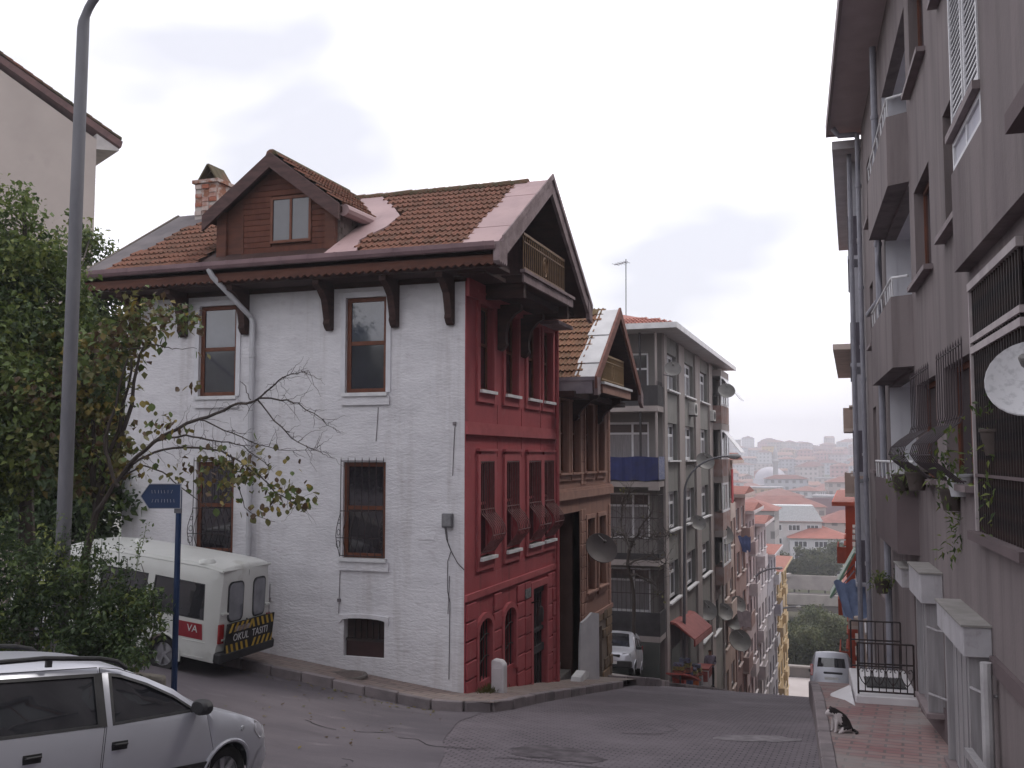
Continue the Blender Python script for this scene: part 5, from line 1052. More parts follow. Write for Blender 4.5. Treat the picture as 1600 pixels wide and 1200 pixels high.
def vehicle(t, upper, arches, zlow, wf0, paint, glasses, doors, crown=.05, gl_ranges=(), step=.09, smooth_n=4, xb=None):
    up = catmull(upper, smooth_n)
    lowp = [up[-1]]
    for (hx, hz, r) in sorted(arches):
        a0 = math.asin(max(-1, min(1, (zlow - hz) / r)))
        lowp += [(hx + r * math.cos(math.pi - a0 - (math.pi - 2 * a0) * k / 14), hz + r * math.sin(math.pi - a0 - (math.pi - 2 * a0) * k / 14)) for k in range(15)]
    outer = up + lowp[1:]
    crn = [p for p in up if p[1] > zlow + .25]
    def wf(x, z):
        d = seg_d((x, z), crn); return wf0(x, z) - (.055 * (1 - d / .13) ** 2 if d < .13 else 0)
    body = MB()
    for s in (1, -1): panel(body, outer, [d for d, _ in doors] + glasses, wf, s, step)
    cols = 10; rows = []
    for i, (x, z) in enumerate(up):
        w_ = wf(x, z); a, b_ = up[max(i - 1, 0)], up[min(i + 1, len(up) - 1)]; tx, tz = b_[0] - a[0], b_[1] - a[1]; L = math.hypot(tx, tz) or 1; nx, nz = tz / L, -tx / L
        if nx * (x - 0) * .0 + nz < 0 and abs(nz) > .3: nx, nz = -nx, -nz
        if abs(nz) <= .3 and nx * x < 0: nx, nz = -nx, -nz
        rows.append([(x + nx * crown * (1 - u * u), w_ * u, z + nz * crown * (1 - u * u)) for u in [2 * k / cols - 1 for k in range(cols + 1)]])
    o = len(body.v)
    for r in rows: body.v += r
    gqs = [MB() for _ in gl_ranges]
    for i in range(len(up) - 1):
        mx_ = (up[i][0] + up[i + 1][0]) / 2, (up[i][1] + up[i + 1][1]) / 2
        for k in range(cols):
            ids = [i * (cols + 1) + k, i * (cols + 1) + k + 1, (i + 1) * (cols + 1) + k + 1, (i + 1) * (cols + 1) + k]
            isg = [q for q, (x0, x1, z0, z1) in zip(gqs, gl_ranges) if x0 < mx_[0] < x1 and z0 < mx_[1] < z1 and 0 < k < cols - 1]
            if isg: isg[0].add([rows[j // (cols + 1)][j % (cols + 1)] for j in ids], [(0, 1, 2, 3)])
            else: body.f.append(tuple(o + j for j in ids)); body.m.append(0)
    bo = body.build('body', paint, t, smooth=True, ang=38)
    for i, gq in enumerate(gqs):
        if gq.v: gq.build('rear_screen' if i else 'windscreen', carglass, t, smooth=True)
    # dark shell behind gaps
    sh = MB()
    for s in (1, -1): panel(sh, shrink(outer, .03), [], wf, s, .2, -.035)
    sh.build('inner_shell', inner, t)
    for poly, wn in doors:
        for s in (1, -1):
            b = MB(); panel(b, shrink(poly, .006), [wn] if wn else [], wf, s, step); d_ = b.build('door', paint, t, smooth=True, ang=38)
            if wn:
                b = MB(); panel(b, wn, [shrink(wn, .025)], wf, s, .2, .002); b.build('window_seal', blackp, d_, smooth=True)
                b = MB(); panel(b, shrink(wn, .004), [], wf, s, .15, -.012); b.build('window_glass', carglass, d_, smooth=True)
    for gpoly in glasses:
        for s in (1, -1):
            b = MB(); panel(b, shrink(gpoly, .004), [], wf, s, .15, -.010); b.build('side_window', carglass, t, smooth=True)
            b = MB(); panel(b, gpoly, [shrink(gpoly, .02)], wf, s, .2, .002); b.build('window_seal', blackp, t, smooth=True)
    for (hx, hz, r) in arches:
        for s in (1, -1):
            arc = [(hx + (r + .012) * math.cos(a), hz + (r + .012) * math.sin(a)) for a in [R_(-8 + 196 * k / 18) for k in range(19)]]
            b = MB(); b.tube([(x, s * (wf(x, z) + .002), z) for x, z in arc], .02, 7); b.build('wheel_arch', paint, t, smooth=True)
    return wf
def place(t, x, y, rz, slope=None):
    """stand a vehicle on the street: nose along rz, pitched with the ground"""
    d = Vector((math.cos(rz), math.sin(rz))); L = 1.3
    za, zb = h(x + d.x * L, y + d.y * L), h(x - d.x * L, y - d.y * L); pit = math.atan2(za - zb, 2 * L)
    zc_ = (za + zb) / 2 + .02
    if slope: zc_, pit = slope[0], math.atan(slope[1])
    t.matrix_world = Matrix.Translation((x, y, zc_)) @ Matrix.Rotation(rz, 4, 'Z') @ Matrix.Rotation(-pit, 4, 'Y')
# ---- silver estate car in the foreground
c1 = thing('estate_car', 'silver estate car with black roof rails at the bottom left', 'car')
def wf_e(x, z):
    w_ = .855 - (.05 * ((z - .6) / .35) ** 2 if z > .6 else .05 * ((.6 - z) / .4) ** 2)
    if z > .93: w_ = .855 - .044 - .26 * ((z - .93) / .5) ** 1.08
    if x > 1.1: w_ -= .26 * ((x - 1.1) / .95) ** 2.3
    if x < -1.6: w_ -= .11 * ((-1.6 - x) / .65) ** 2
    return w_
up = [(1.93, .24), (2.01, .38), (2.0, .50), (1.96, .60), (1.90, .68), (1.66, .785), (1.35, .865), (1.02, .935), (.96, .95), (.62, 1.125), (.26, 1.29), (.02, 1.375), (-.25, 1.425), (-.8, 1.45), (-1.4, 1.435), (-1.9, 1.37), (-2.02, 1.33), (-2.14, 1.0), (-2.22, .8), (-2.25, .45), (-2.2, .25)]
w1 = [(.80, .955), (.55, 1.115), (.28, 1.235), (.0, 1.325), (-.13, 1.345), (-.20, .93)]
w2 = [(-.33, .93), (-.27, 1.35), (-1.22, 1.362), (-1.36, .935)]
dA = [(.98, .30), (.985, .6), (.93, .95), (.86, .975), (.58, 1.165), (.28, 1.29), (.0, 1.372), (-.2, 1.392), (-.265, .93), (-.27, .30)]
dB = [(-.285, .30), (-.28, .93), (-.215, 1.395), (-1.28, 1.405), (-1.44, .93), (-1.28, .68), (-1.12, .3)]
w3 = [(-1.52, .95), (-1.40, 1.355), (-1.78, 1.33), (-1.98, 1.0)]
wf = vehicle(c1, up, [(1.22, .30, .335), (-1.55, .30, .335)], .24, wf_e, silver, [w3], [(dA, w1), (dB, w2)], crown=.045, gl_ranges=[(.06, .93, .96, 1.36), (-2.16, -2.0, .95, 1.3)], step=.08)
for hx in (1.22, -1.55):
    for s in (1, -1): wheel(c1, hx, s * .80, .30)
for s in (1, -1):
    b = MB(); b.tube([(.05, s * .60, 1.375), (-.06, s * .595, 1.44), (-.25, s * .59, 1.475), (-.8, s * .585, 1.505), (-1.4, s * .58, 1.49), (-1.75, s * .575, 1.44), (-1.85, s * .57, 1.38)], .021, 8)
    for x in (-.75, -1.35): b.bar((x, s * .587, 1.43), (x, s * .585, 1.495), .05, .03)
    b.build('roof_rail', blackp, c1, smooth=True)
    b = MB(); b.lathe([(0, -.09), (.07, -.085), (.098, -.05), (.1, .02), (.07, .06), (0, .07)], 14, Matrix.Translation((.72, s * .93, 1.015)) @ Matrix.Rotation(R_(90), 4, 'Y') @ Matrix.Diagonal((.75, 1.1, .9, 1))); b.bar((.74, s * .80, .975), (.73, s * .9, .99), .08, .05); mr = b.build('mirror', blackp, c1, smooth=True)
    b = MB(); b.prism([(-.26, .93), (-.335, .93), (-.275, 1.35), (-.20, 1.352)], lambda u, z, d: (u, s * (wf(u, z) + d), z), .002, .005); b.build('pillar_trim', blackp, c1)
    for x in (-.13, -.98):
        b = MB(); b.box(x - .085, x + .085, s * (wf(x, .76)) - .004, s * (wf(x, .76)) + .004, .725, .80); hd = b.build('handle_recess', blackp, c1, bev=.003)
        b = MB(); b.bar((x - .07, s * (wf(x, .76) + .016), .775), (x + .07, s * (wf(x, .76) + .016), .775), .03, .02); b.build('handle', blackp, hd, bev=.005)
    b = MB(); n_ = 10
    for k in range(n_):
        xa, xb_ = lerp(-1.0, .95, k / n_), lerp(-1.0, .95, (k + 1) / n_); b.add([(x, s * (wf(x, z) + o_), z) for o_ in (0, .014) for x, z in ((xa, .43), (xb_, .43), (xb_, .49), (xa, .49))], [(4, 5, 6, 7), (0, 1, 5, 4), (3, 7, 6, 2)])
    b.build('side_moulding', blackp, c1)
    b = MB(); hl = [(1.60, .69), (1.66, .775), (1.90, .685), (1.955, .6), (1.9, .56), (1.72, .60)]; panel(b, hl, [], wf, s, .1, .006); b.build('headlight', lampc, c1, smooth=True)
    b = MB(); b.lathe([(0, .01), (.022, .008), (.026, 0)], 10, Matrix.Translation((1.38, s * wf(1.38, .74), .74)) @ Matrix.Rotation(-s * math.pi / 2, 4, 'X')); b.build('side_repeater', lampc, c1)
    b = MB(); bp = [(1.72, .47), (1.84, .50), (1.99, .50), (2.01, .36), (1.94, .24), (1.62, .26)]; panel(b, shrink(bp, .004), [], wf, s, .1, .008); b.build('bumper_corner', silver, c1, smooth=True)
b = MB(); b.tube([(.75, -.55, .965), (.92, 0, .985), (.75, .55, .965)], .012, 6); b.build('wiper', blackp, c1)
place(c1, -6.9, 7.42, R_(80), (-3.27, -.12))
# ---- white school minibus
c2 = thing('school_minibus', 'white school minibus with black and yellow striped rear board beside the white wall', 'minibus')
def wf_v(x, z):
    w_ = .86 - .03 * max(0, (.5 - z) / .4) ** 2
    if z > 1.0: w_ -= .12 * ((z - 1.0) / .9) ** 1.3
    if x > 1.5: w_ -= .2 * ((x - 1.5) / .8) ** 2
    if x < -2.1: w_ -= .05 * ((-2.1 - x) / .28) ** 2
    return w_
up = [(2.2, .35), (2.3, .5), (2.28, .75), (2.15, .98), (1.8, 1.12), (1.62, 1.17), (1.4, 1.45), (1.15, 1.74), (.95, 1.87), (.5, 1.93), (-.8, 1.95), (-1.9, 1.94), (-2.2, 1.91), (-2.29, 1.84), (-2.33, 1.4), (-2.37, .9), (-2.38, .5), (-2.36, .34)]
sw = [[(-2.12, 1.03), (-2.02, 1.62), (-.98, 1.63), (-1.0, 1.03)], [(-.86, 1.03), (-.84, 1.63), (.16, 1.63), (.14, 1.03)]]
dv = [(.3, .42), (.3, 1.66), (1.02, 1.66), (1.5, 1.17), (1.42, .95), (1.35, .42)]; wv = [(.38, 1.04), (.38, 1.6), (.98, 1.6), (1.34, 1.2), (1.3, 1.06)]
wf = vehicle(c2, up, [(1.5, .32, .36), (-1.35, .32, .36)], .36, wf_v, whitep, sw, [(dv, wv)], crown=.05, gl_ranges=[(1.1, 1.62, 1.18, 1.75)], step=.13)
for hx in (1.5, -1.35):
    for s in (1, -1): wheel(c2, hx, s * .82, .32, spokes=5)
b = MB(); rl = [(.9, 1.87), (.5, 1.925), (-1.9, 1.935), (-2.3, 1.89)]
for s in (1, -1): b.tube([(x, s * (wf(x, z) + .02), z - .04) for x, z in rl], .022, 6)
b.tube([(-2.31, y, 1.87) for y in (-.73, 0, .73)], .022, 6); b.build('roof_gutter', whitep, c2, smooth=True)
def rear(x0, y, z): return (-2.30 - (1.84 - z) * .072 - .045 * (1 - (y / .8) ** 2) - x0, y, z)
def rrect(cy, cz, a, c, r=.1, n=4):
    return [(cy + sx * (a - r) + r * math.cos(q), cz + sz * (c - r) + r * math.sin(q)) for sx, sz, q0 in ((1, 1, 0), (-1, 1, 90), (-1, -1, 180), (1, -1, 270)) for q in [R_(q0 + 90 * k / n) for k in range(n + 1)]]
for s in (1, -1):
    cy = s * .355
    for nm, mt, a, c, o0, o1 in (('rear_window_seal', blackp, .215, .345, .0, .012), ('rear_window', M('van_rear_glass', (.10, .105, .12), (.16, .165, .19), sc=2, rough=.05, spec=1), .19, .32, .0, .018)):
        b = MB(); b.prism(rrect(cy, 1.33, a, c), lambda u, z, d: rear(d, u, z), o0, o1); b.build(nm, mt, c2)
    b = MB(); b.prism([(s * .78, .66), (s * .66, .66), (s * .66, .98), (s * .78, .98)], lambda u, z, d: rear(d, u, z), .0, .03); b.build('tail_light', lampr, c2)
    for z in (1.15, .72): b = MB(); b.bar(rear(.02, s * .72, z), rear(.02, s * .58, z), .05, .03); b.build('hinge', whitep, c2)
b = MB(); b.prism([(-.002, .5), (.006, .5), (.006, 1.84), (-.002, 1.84)], lambda u, z, d: rear(d, u, z), .0, .003); b.build('door_gap', blackp, c2)
b = MB(); b.tube([rear(.03, .05, 1.0), rear(.05, .02, .95), rear(.03, .05, .88)], .014, 6); b.build('rear_handle', blackp, c2)
b = MB(); b.box(-2.52, -2.36, -.84, .84, .34, .52); b.build('bumper', blackp, c2, bev=.03)
brd = MB(); brd.box(-2.505, -2.48, -.74, .70, .46, 1.0); bd = brd.build('warning_board', M('board_black', (.014, .013, .013), (.03, .028, .027), sc=6), c2)
yl = M('board_yellow', (.52, .34, .045), (.42, .27, .04), sc=6)
for row, (za, zb) in enumerate(((.84, .99), (.47, .64))):
    for i in range(10):
        y0 = -.72 + i * .145; sl = (.07 if i < 5 else -.07) * (1 if row == 0 else -1)
        b = MB(); b.prism([(y0, za), (y0 + .06, za), (y0 + .06 + sl, zb), (y0 + sl, zb)], lambda u, z, d: (-2.506 - d, max(-.735, min(.695, u)), z), 0, .004); b.build('stripe', yl, bd)
TR = Matrix(((0, 0, -1, 0), (-1, 0, 0, 0), (0, 1, 0, 0), (0, 0, 0, 1)))   # text plane looking back
text_part('lettering', 'OKUL  TASITI', .18, platem, bd, Matrix.Translation((-2.512, -.02, .735)) @ TR, sx=.98)
b = MB(); b.box(-2.51, -2.5, .02, .48, .845, .93); b.build('number_plate', M('plate_dull', (.2, .16, .16), (.4, .36, .36), sc=16), bd)
b = MB(); b.prism([(-2.14, .70), (-1.62, .70), (-1.62, .96), (-2.1, .96)], lambda u, z, d: (u, wf(u, z) + d, z), .003, .007); rs = b.build('side_sign', M('sign_red', (.26, .02, .03), (.2, .018, .025), sc=4), c2)
TS = Matrix(((-1, 0, 0, 0), (0, 0, 1, 0), (0, 1, 0, 0), (0, 0, 0, 1)))
text_part('lettering', 'VA', .17, platem, rs, Matrix.Translation((-1.92, wf(-1.92, .86) + .012, .86)) @ TS)
for z in (.66, .40):
    b = MB(); b.tube([(x, wf(x, z) + .004, z) for x in frange(-2.2, -1.75, .1)], .007, 4); b.build('side_crease', whitep, c2)
for x, y in ((-1.85, .55), (.1, -.1)):
    b = MB(); b.lathe([(0, .09), (.1, .08), (.15, .03), (.16, 0)], 14, Matrix.Translation((x, y, 1.95 if y < .2 else 1.93))); b.build('roof_vent', whitep, c2, smooth=True)
place(c2, -12.72, 15.34, math.pi)
# ---- silver van parked nose out beside the grey block, silver van seen from behind lower down
def small_van(label, group=None):
    t = thing('small_van', label, 'van')
    def wf_s(x, z):
        w_ = .84 - .04 * abs((z - .7) / .5) ** 2
        if z > 1.05: w_ = .82 - .15 * ((z - 1.05) / .72)
        if x > 1.4: w_ -= .2 * ((x - 1.4) / .65) ** 2
        if x < -1.8: w_ -= .06 * ((-1.8 - x) / .3) ** 2
        return w_
    up = [(1.92, .3), (2.02, .45), (2.0, .66), (1.92, .85), (1.6, .98), (1.2, 1.08), (1.12, 1.12), (.75, 1.45), (.4, 1.68), (.1, 1.77), (-.6, 1.82), (-1.5, 1.81), (-1.9, 1.77), (-2.0, 1.7), (-2.08, 1.2), (-2.14, .8), (-2.15, .45), (-2.1, .3)]
    dA = [(.2, .32), (.2, 1.62), (.55, 1.6), (1.1, 1.1), (1.15, .8), (.95, .32)]; wA = [(.28, 1.1), (.28, 1.56), (.52, 1.54), (.98, 1.12)]
    dB = [(-.85, .32), (-.85, 1.64), (.185, 1.64), (.185, .32)]; wB = [(-.78, 1.1), (-.78, 1.56), (.12, 1.56), (.12, 1.1)]
    wf = vehicle(t, up, [(1.3, .3, .34), (-1.35, .3, .34)], .3, wf_s, silver, [[(-1.85, 1.12), (-1.78, 1.56), (-1.0, 1.58), (-1.0, 1.12)]], [(dA, wA), (dB, wB)], crown=.05, gl_ranges=[(.42, 1.12, 1.12, 1.66), (-2.07, -1.98, 1.14, 1.62)], step=.16, smooth_n=3)
    for hx in (1.3, -1.35):
        for s in (1, -1): wheel(t, hx, s * .78, .3, spokes=5)
    b = MB(); b.box(-2.22, -2.0, -.83, .83, .3, .55); b.build('rear_bumper', blackp, t, bev=.04); b = MB(); b.box(1.85, 2.09, -.76, .76, .28, .56); b.build('front_bumper', blackp, t, bev=.04)
    b = MB(); b.box(1.98, 2.035, -.36, .36, .66, .8); gr_ = b.build('grille', blackp, t, bev=.02)
    b = MB(); b.lathe([(0, .012), (.05, .01), (.055, 0)], 14, Matrix.Translation((2.035, 0, .74)) @ Matrix.Rotation(R_(90), 4, 'Y')); b.build('badge', rimm, gr_)
    b = MB(); b.box(2.092, 2.1, -.26, .26, .42, .53); b.build('front_plate', platem, t); b = MB(); b.box(-2.2, -2.16, -.26, .26, .72, .83); b.build('rear_plate', platem, t)
    b = MB(); b.box(-2.19, -2.12, -.42, .3, .95, 1.03); b.build('tailgate_trim', blackp, t, bev=.02)
    for s in (1, -1):
        b = MB(); b.prism([(s * .4, .66), (s * .44, .86), (s * .7, .84), (s * .72, .68)], lambda u, z, d: (1.955 + d - .33 * max(0, abs(u) - .45), u, z), -.04, .035); b.build('headlight', lampc, t)
        b = MB(); b.box(-2.13, -2.02, s * .76 - .07, s * .76 + .05, .85, 1.3); b.build('tail_light', lampr, t, bev=.02)
        b = MB(); b.box(.85, 1.0, s * .9 - .1, s * .9 + .1, 1.05, 1.2); b.build('mirror', blackp, t, bev=.04)
    return t
c3 = small_van('silver van with dark bumper parked facing up beside the peach house'); place(c3, -8.25, 35.6, -math.pi / 2 + .12); c3.matrix_world = c3.matrix_world @ Matrix.Diagonal((1, 1, .84, 1)); c3.location.z += .12
c4 = small_van('silver van seen from behind at the crest of the street'); place(c4, -1.0, 44.1, math.pi / 2)
# ================================================================ vegetation
def leaf_mat(name, c, c2, tr=.3):
    m = M(name, c, c2, sc=.9, rough=.55, spec=.35, lo=.3, hi=.7, rnd=.6); t = m.node_tree; b = t.nodes['Principled BSDF']; o = t.nodes['Material Output']
    tl = t.nodes.new('ShaderNodeBsdfTranslucent'); mx_ = t.nodes.new('ShaderNodeMixShader'); mx_.inputs['Fac'].default_value = tr
    src = b.inputs['Base Color'].links[0].from_socket; t.links.new(src, tl.inputs['Color'])
    t.links.new(b.outputs['BSDF'], mx_.inputs[1]); t.links.new(tl.outputs['BSDF'], mx_.inputs[2]); t.links.new(mx_.outputs['Shader'], o.inputs['Surface']); return m
lg1, lg2, lg3 = leaf_mat('leaf_green', (.075, .115, .032), (.11, .15, .042)), leaf_mat('leaf_dark', (.036, .062, .025), (.055, .085, .03)), leaf_mat('leaf_lime', (.17, .20, .05), (.13, .16, .042))
ly1, ly2, ly3 = leaf_mat('leaf_olive', (.135, .125, .042), (.10, .105, .038)), leaf_mat('leaf_brown', (.10, .06, .03), (.07, .045, .025)), leaf_mat('leaf_yellow', (.25, .19, .045), (.14, .115, .035))
bark = M('bark', (.06, .048, .042), (.035, .028, .026), sc=5, bump=.7, bsc=14, stretch=(1, 1, .3)); barkp = M('bark_pale', (.14, .12, .11), (.085, .07, .065), sc=5, bump=.6, bsc=14, stretch=(1, 1, .3))
def leaf_shape(s, wd=.62, fold=.12):
    return [(0, 0, 0), (-wd * s * .5, s * .4, fold * s), (0, s, -.05 * s), (wd * s * .5, s * .4, fold * s), (0, s * .45, 0)]
LF = [(0, 4, 1), (1, 4, 2), (0, 3, 4), (4, 3, 2)]
def rnd_rot(rr, droop=.3):
    return Matrix.Rotation(rr.uniform(0, 6.283), 3, 'Z') @ Matrix.Rotation(rr.gauss(-droop, .7), 3, 'X') @ Matrix.Rotation(rr.gauss(0, .6), 3, 'Y')
def foliage(name, parent, blobs, mats, size, rr, dens, wd=.62, droop=.3, weights=None, hollow=.55):
    """leaves through the volume of many small clumps inside each blob"""
    mb = MB(); base = leaf_shape(1, wd)
    for (c, r, *q) in blobs:
        c = Vector(c); k = q[0] if q else 1; nb = max(6, int(17 * (r / .5) ** 2))
        for _ in range(nb):
            d = Vector((rr.gauss(0, 1), rr.gauss(0, 1), rr.gauss(0, 1))).normalized() * (r * rr.uniform(hollow, 1.08)); cc = c + d; cr = r * rr.uniform(.22, .42) + .05
            mi0 = rr.choices(range(len(mats)), weights)[0]
            for _ in range(int(dens * k * (cr / .2) ** 2)):
                p = cc + Vector((rr.gauss(0, .5), rr.gauss(0, .5), rr.gauss(0, .5))) * cr; s = size * rr.uniform(.45, 1.45); Rm = rnd_rot(rr, droop) * s
                mb.add([p + Rm @ Vector(v) for v in base], LF, mi0 if rr.random() < .7 else rr.choices(range(len(mats)), weights)[0])
    return mb.build(name, mats, parent, rec=False)
def bough(mb, pts, r0, r1, n=7, rr=None, wob=.0):
    P_ = [Vector(p) for p in pts]; out = []
    for i in range(len(P_) - 1):
        for k in range(4):
            t = k / 4; p0, p1, p2, p3 = P_[max(i - 1, 0)], P_[i], P_[i + 1], P_[min(i + 2, len(P_) - 1)]
            out.append(.5 * (2 * p1 + (p2 - p0) * t + (2 * p0 - 5 * p1 + 4 * p2 - p3) * t * t + (3 * p1 - p0 - 3 * p2 + p3) * t ** 3))
    out.append(P_[-1])
    if wob: out = [p + Vector((rr.gauss(0, wob), rr.gauss(0, wob), rr.gauss(0, wob))) if 0 < i < len(out) - 1 else p for i, p in enumerate(out)]
    mb.tube(out, [lerp(r0, r1, i / (len(out) - 1)) for i in range(len(out))], n); return out
rr = random.Random(11)
def bl(lst): return [(at(px, py, D), r, *q) for px, py, D, r, *q in lst]
# ---- big green tree in the corner garden
tA = thing('garden_tree', 'tall leafy green tree behind the lamp post on the left', 'tree')
A = bl([(38, 305, 15.6, .28), (36, 345, 15.6, .4), (14, 370, 15.8, .5), (-30, 400, 15.8, .7), (60, 410, 15.6, .55), (25, 440, 15.4, .7), (110, 395, 22.5, .65), (140, 372, 22.5, .4), (150, 430, 22.5, .6), (85, 460, 15.6, .5), (60, 500, 15.4, .7), (5, 520, 15.2, .8), (-50, 490, 15.5, .9), (-60, 600, 15, .9), (30, 580, 15, .8), (115, 510, 15.6, .5), (165, 490, 22, .6), (160, 560, 22, .8), (90, 600, 15.2, .7), (20, 660, 14.6, .8), (-40, 700, 14.6, .8), (70, 680, 14.8, .7), (10, 735, 14.6, .5), (80, 740, 14.8, .4), (-50, 760, 14.4, .6), (172, 395, 22.5, .28), (118, 335, 16, .15), (0, 300, 15.8, .2)])
foliage('crown', tA, A, [lg1, lg2, lg3], .105, rr, 34, weights=(5, 2, 3))
mb = MB(); base = at(30, 1010, 15.6); base.z = h(base.x, base.y) - .3
trunk = [base, base.lerp(at(40, 760, 15.5), .5) + Vector((.1, 0, 0)), at(40, 760, 15.5), at(45, 600, 15.5), at(40, 450, 15.6), at(38, 330, 15.6)]
bough(mb, trunk, .17, .025)
for c, r, *_ in A[3:24:2]: s = trunk[rr.choice((2, 3, 4))]; bough(mb, [s, s.lerp(c, .5) + Vector((0, 0, .15)), c], .05, .012, 6, rr, .03)
mb.build('trunk', bark, tA, smooth=True)
tD = thing('back_garden_tree', 'dark shaded tree filling the gap beside the left end of the white house', 'tree')
foliage('crown', tD, bl([(170, 640, 21.6, .7), (165, 720, 21.4, .75), (150, 790, 21, .8), (118, 660, 22, .9), (118, 745, 22, .9), (75, 570, 22.5, 1.), (55, 690, 22.5, 1.), (165, 570, 22, .7), (150, 510, 22.4, .7), (20, 780, 22, 1.), (90, 810, 21.5, .9), (120, 590, 22.4, .8)]), [lg2, lg1], .16, rr, 17, weights=(4, 1))  # tree added; the gap's darkness is put into its leaf colours
mb = MB(); base = at(130, 900, 22); base.z = h(base.x, base.y) - .3; bough(mb, [base, at(125, 780, 22), at(135, 600, 22), at(150, 480, 22.3)], .14, .03); mb.build('trunk', bark, tD, smooth=True)
# ---- yellowing tree with long boughs in front of the white wall
tB = thing('yellowing_tree', 'autumn tree with long boughs reaching across the white wall', 'tree')
B = bl([(235, 495, 14.2, .32), (275, 490, 14, .26), (210, 520, 14.4, .36), (300, 508, 13.9, .16), (175, 540, 14.6, .45), (190, 480, 14.6, .3), (240, 540, 14.3, .2), (150, 600, 14.6, .55), (120, 650, 14.4, .5), (165, 660, 14.6, .42), (175, 720, 14.6, .4), (110, 560, 14.8, .5), (140, 730, 14.4, .45), (100, 700, 14.2, .5), (60, 640, 14.4, .5), (150, 765, 14.4, .25), (205, 560, 14.5, .22), (340, 732, 13.9, .22, 1.), (385, 732, 13.9, .22, 1.), (300, 742, 13.9, .18, .7), (430, 765, 13.9, .17, .9), (460, 785, 13.9, .1, .9), (360, 755, 13.9, .16, .8), (265, 500, 14.1, .25), (295, 495, 14, .2), (225, 480, 14.3, .25), (255, 660, 14, .13, .5)])
foliage('crown', tB, B, [ly1, ly2, lg1, ly3, lg2], .105, rr, 20, wd=.8, droop=.6, weights=(4, 2, 2.5, 1.8, 1))
mb = MB(); base = at(128, 1000, 14.6); base.z = h(base.x, base.y) - .2
fk = at(150, 800, 14.5)
bough(mb, [base, at(130, 900, 14.6), fk], .075, .05)
for tgt in ((170, 640), (120, 560), (205, 560), (150, 700), (235, 500), (100, 640)): c = at(*tgt, 14.5); bough(mb, [fk, fk.lerp(c, .5) + Vector((.1, 0, .1)), c], .045, .012, 6, rr, .03)
DW = 13.9
def bp(lst, r0, r1, D0=DW, wob=.012): return bough(mb, [at(x, y, D0 + .001 * (420 - x)) for x, y in lst], r0, r1, 6, rr, wob)
fk2 = [(150, 800), (190, 742)]
arms = [bp(fk2 + [(240, 690), (310, 655), (360, 637), (405, 622)], .034, .016), bp([(405, 622), (430, 600), (455, 585), (482, 579)], .014, .004), bp([(405, 622), (450, 626), (480, 640), (520, 668)], .016, .004), bp([(402, 624), (440, 668), (475, 695), (505, 706)], .013, .004), bp([(310, 656), (365, 677), (420, 700), (490, 704)], .012, .003),
        bp([(240, 690), (290, 682), (335, 688), (380, 698), (420, 730)], .018, .005), bp([(190, 742), (230, 712), (285, 700), (345, 706), (395, 735), (440, 775), (475, 795)], .022, .005), bp([(190, 745), (225, 728), (262, 745), (300, 775), (340, 800)], .015, .004), bp([(360, 710), (372, 760), (390, 800), (430, 815)], .009, .003), bp([(392, 625), (384, 605), (375, 595)], .009, .003), bp([(200, 545), (250, 540), (275, 545), (308, 545)], .012, .003), bp([(185, 760), (165, 700), (180, 640), (200, 560)], .03, .012)]
# twigs
for arm in arms[:7]:
    for p in arm[3:]:
        for _ in range(2):
            d = Vector((rr.gauss(.25, .5), rr.gauss(0, .3), rr.gauss(-.05, .5))); L = rr.uniform(.1, .42); q = p + d.normalized() * L
            bough(mb, [p, p.lerp(q, .5) + Vector((0, 0, rr.uniform(-.04, .05))), q], .004, .0015, 4, rr, .01)
mb.build('trunk', bark, tB, smooth=True)
# single large leaves on the boughs
me_l = []
for i, m_ in enumerate((ly1, ly2, ly3, lg1)):
    me = bpy.data.meshes.new('leaf'); o = [(0, 0, 0), (-.3, .22, .05), (-.42, .5, .03), (-.26, .8, 0), (0, 1, -.08), (.26, .8, 0), (.42, .5, .03), (.3, .22, .05), (0, .5, -.04)]
    me.from_pydata(o, [], [(k, (k + 1) % 8, 8) for k in range(8)]); me.materials.append(m_); me_l.append(me)
spots = []
for px, py, sp, n in ((385, 720, 34, 34), (330, 725, 36, 36), (430, 750, 26, 34), (470, 780, 14, 20), (300, 740, 30, 24), (250, 720, 30, 22), (270, 665, 16, 18), (245, 668, 14, 12), (300, 600, 9, 9), (425, 790, 18, 14), (390, 800, 10, 8), (350, 770, 22, 14), (455, 765, 16, 18), (210, 740, 20, 14), (308, 547, 7, 3), (215, 628, 8, 4), (240, 640, 10, 5)):
    for _ in range(n): spots.append(at(px + rr.gauss(0, sp), py + rr.gauss(0, sp * .62), DW + rr.gauss(0, .22)))
for p in spots[:290]:
    o = bpy.data.objects.new('leaf', rr.choices(me_l, (5, 3, 2, 2))[0]); C.objects.link(o); o.parent = tB
    o.matrix_local = Matrix.Translation(p) @ (Matrix.Rotation(rr.uniform(0, 6.28), 3, 'Z') @ Matrix.Rotation(rr.gauss(-1.1, .55), 3, 'X') @ Matrix.Rotation(rr.gauss(0, .5), 3, 'Y')).to_4x4() @ Matrix.Scale(rr.uniform(.065, .125), 4)
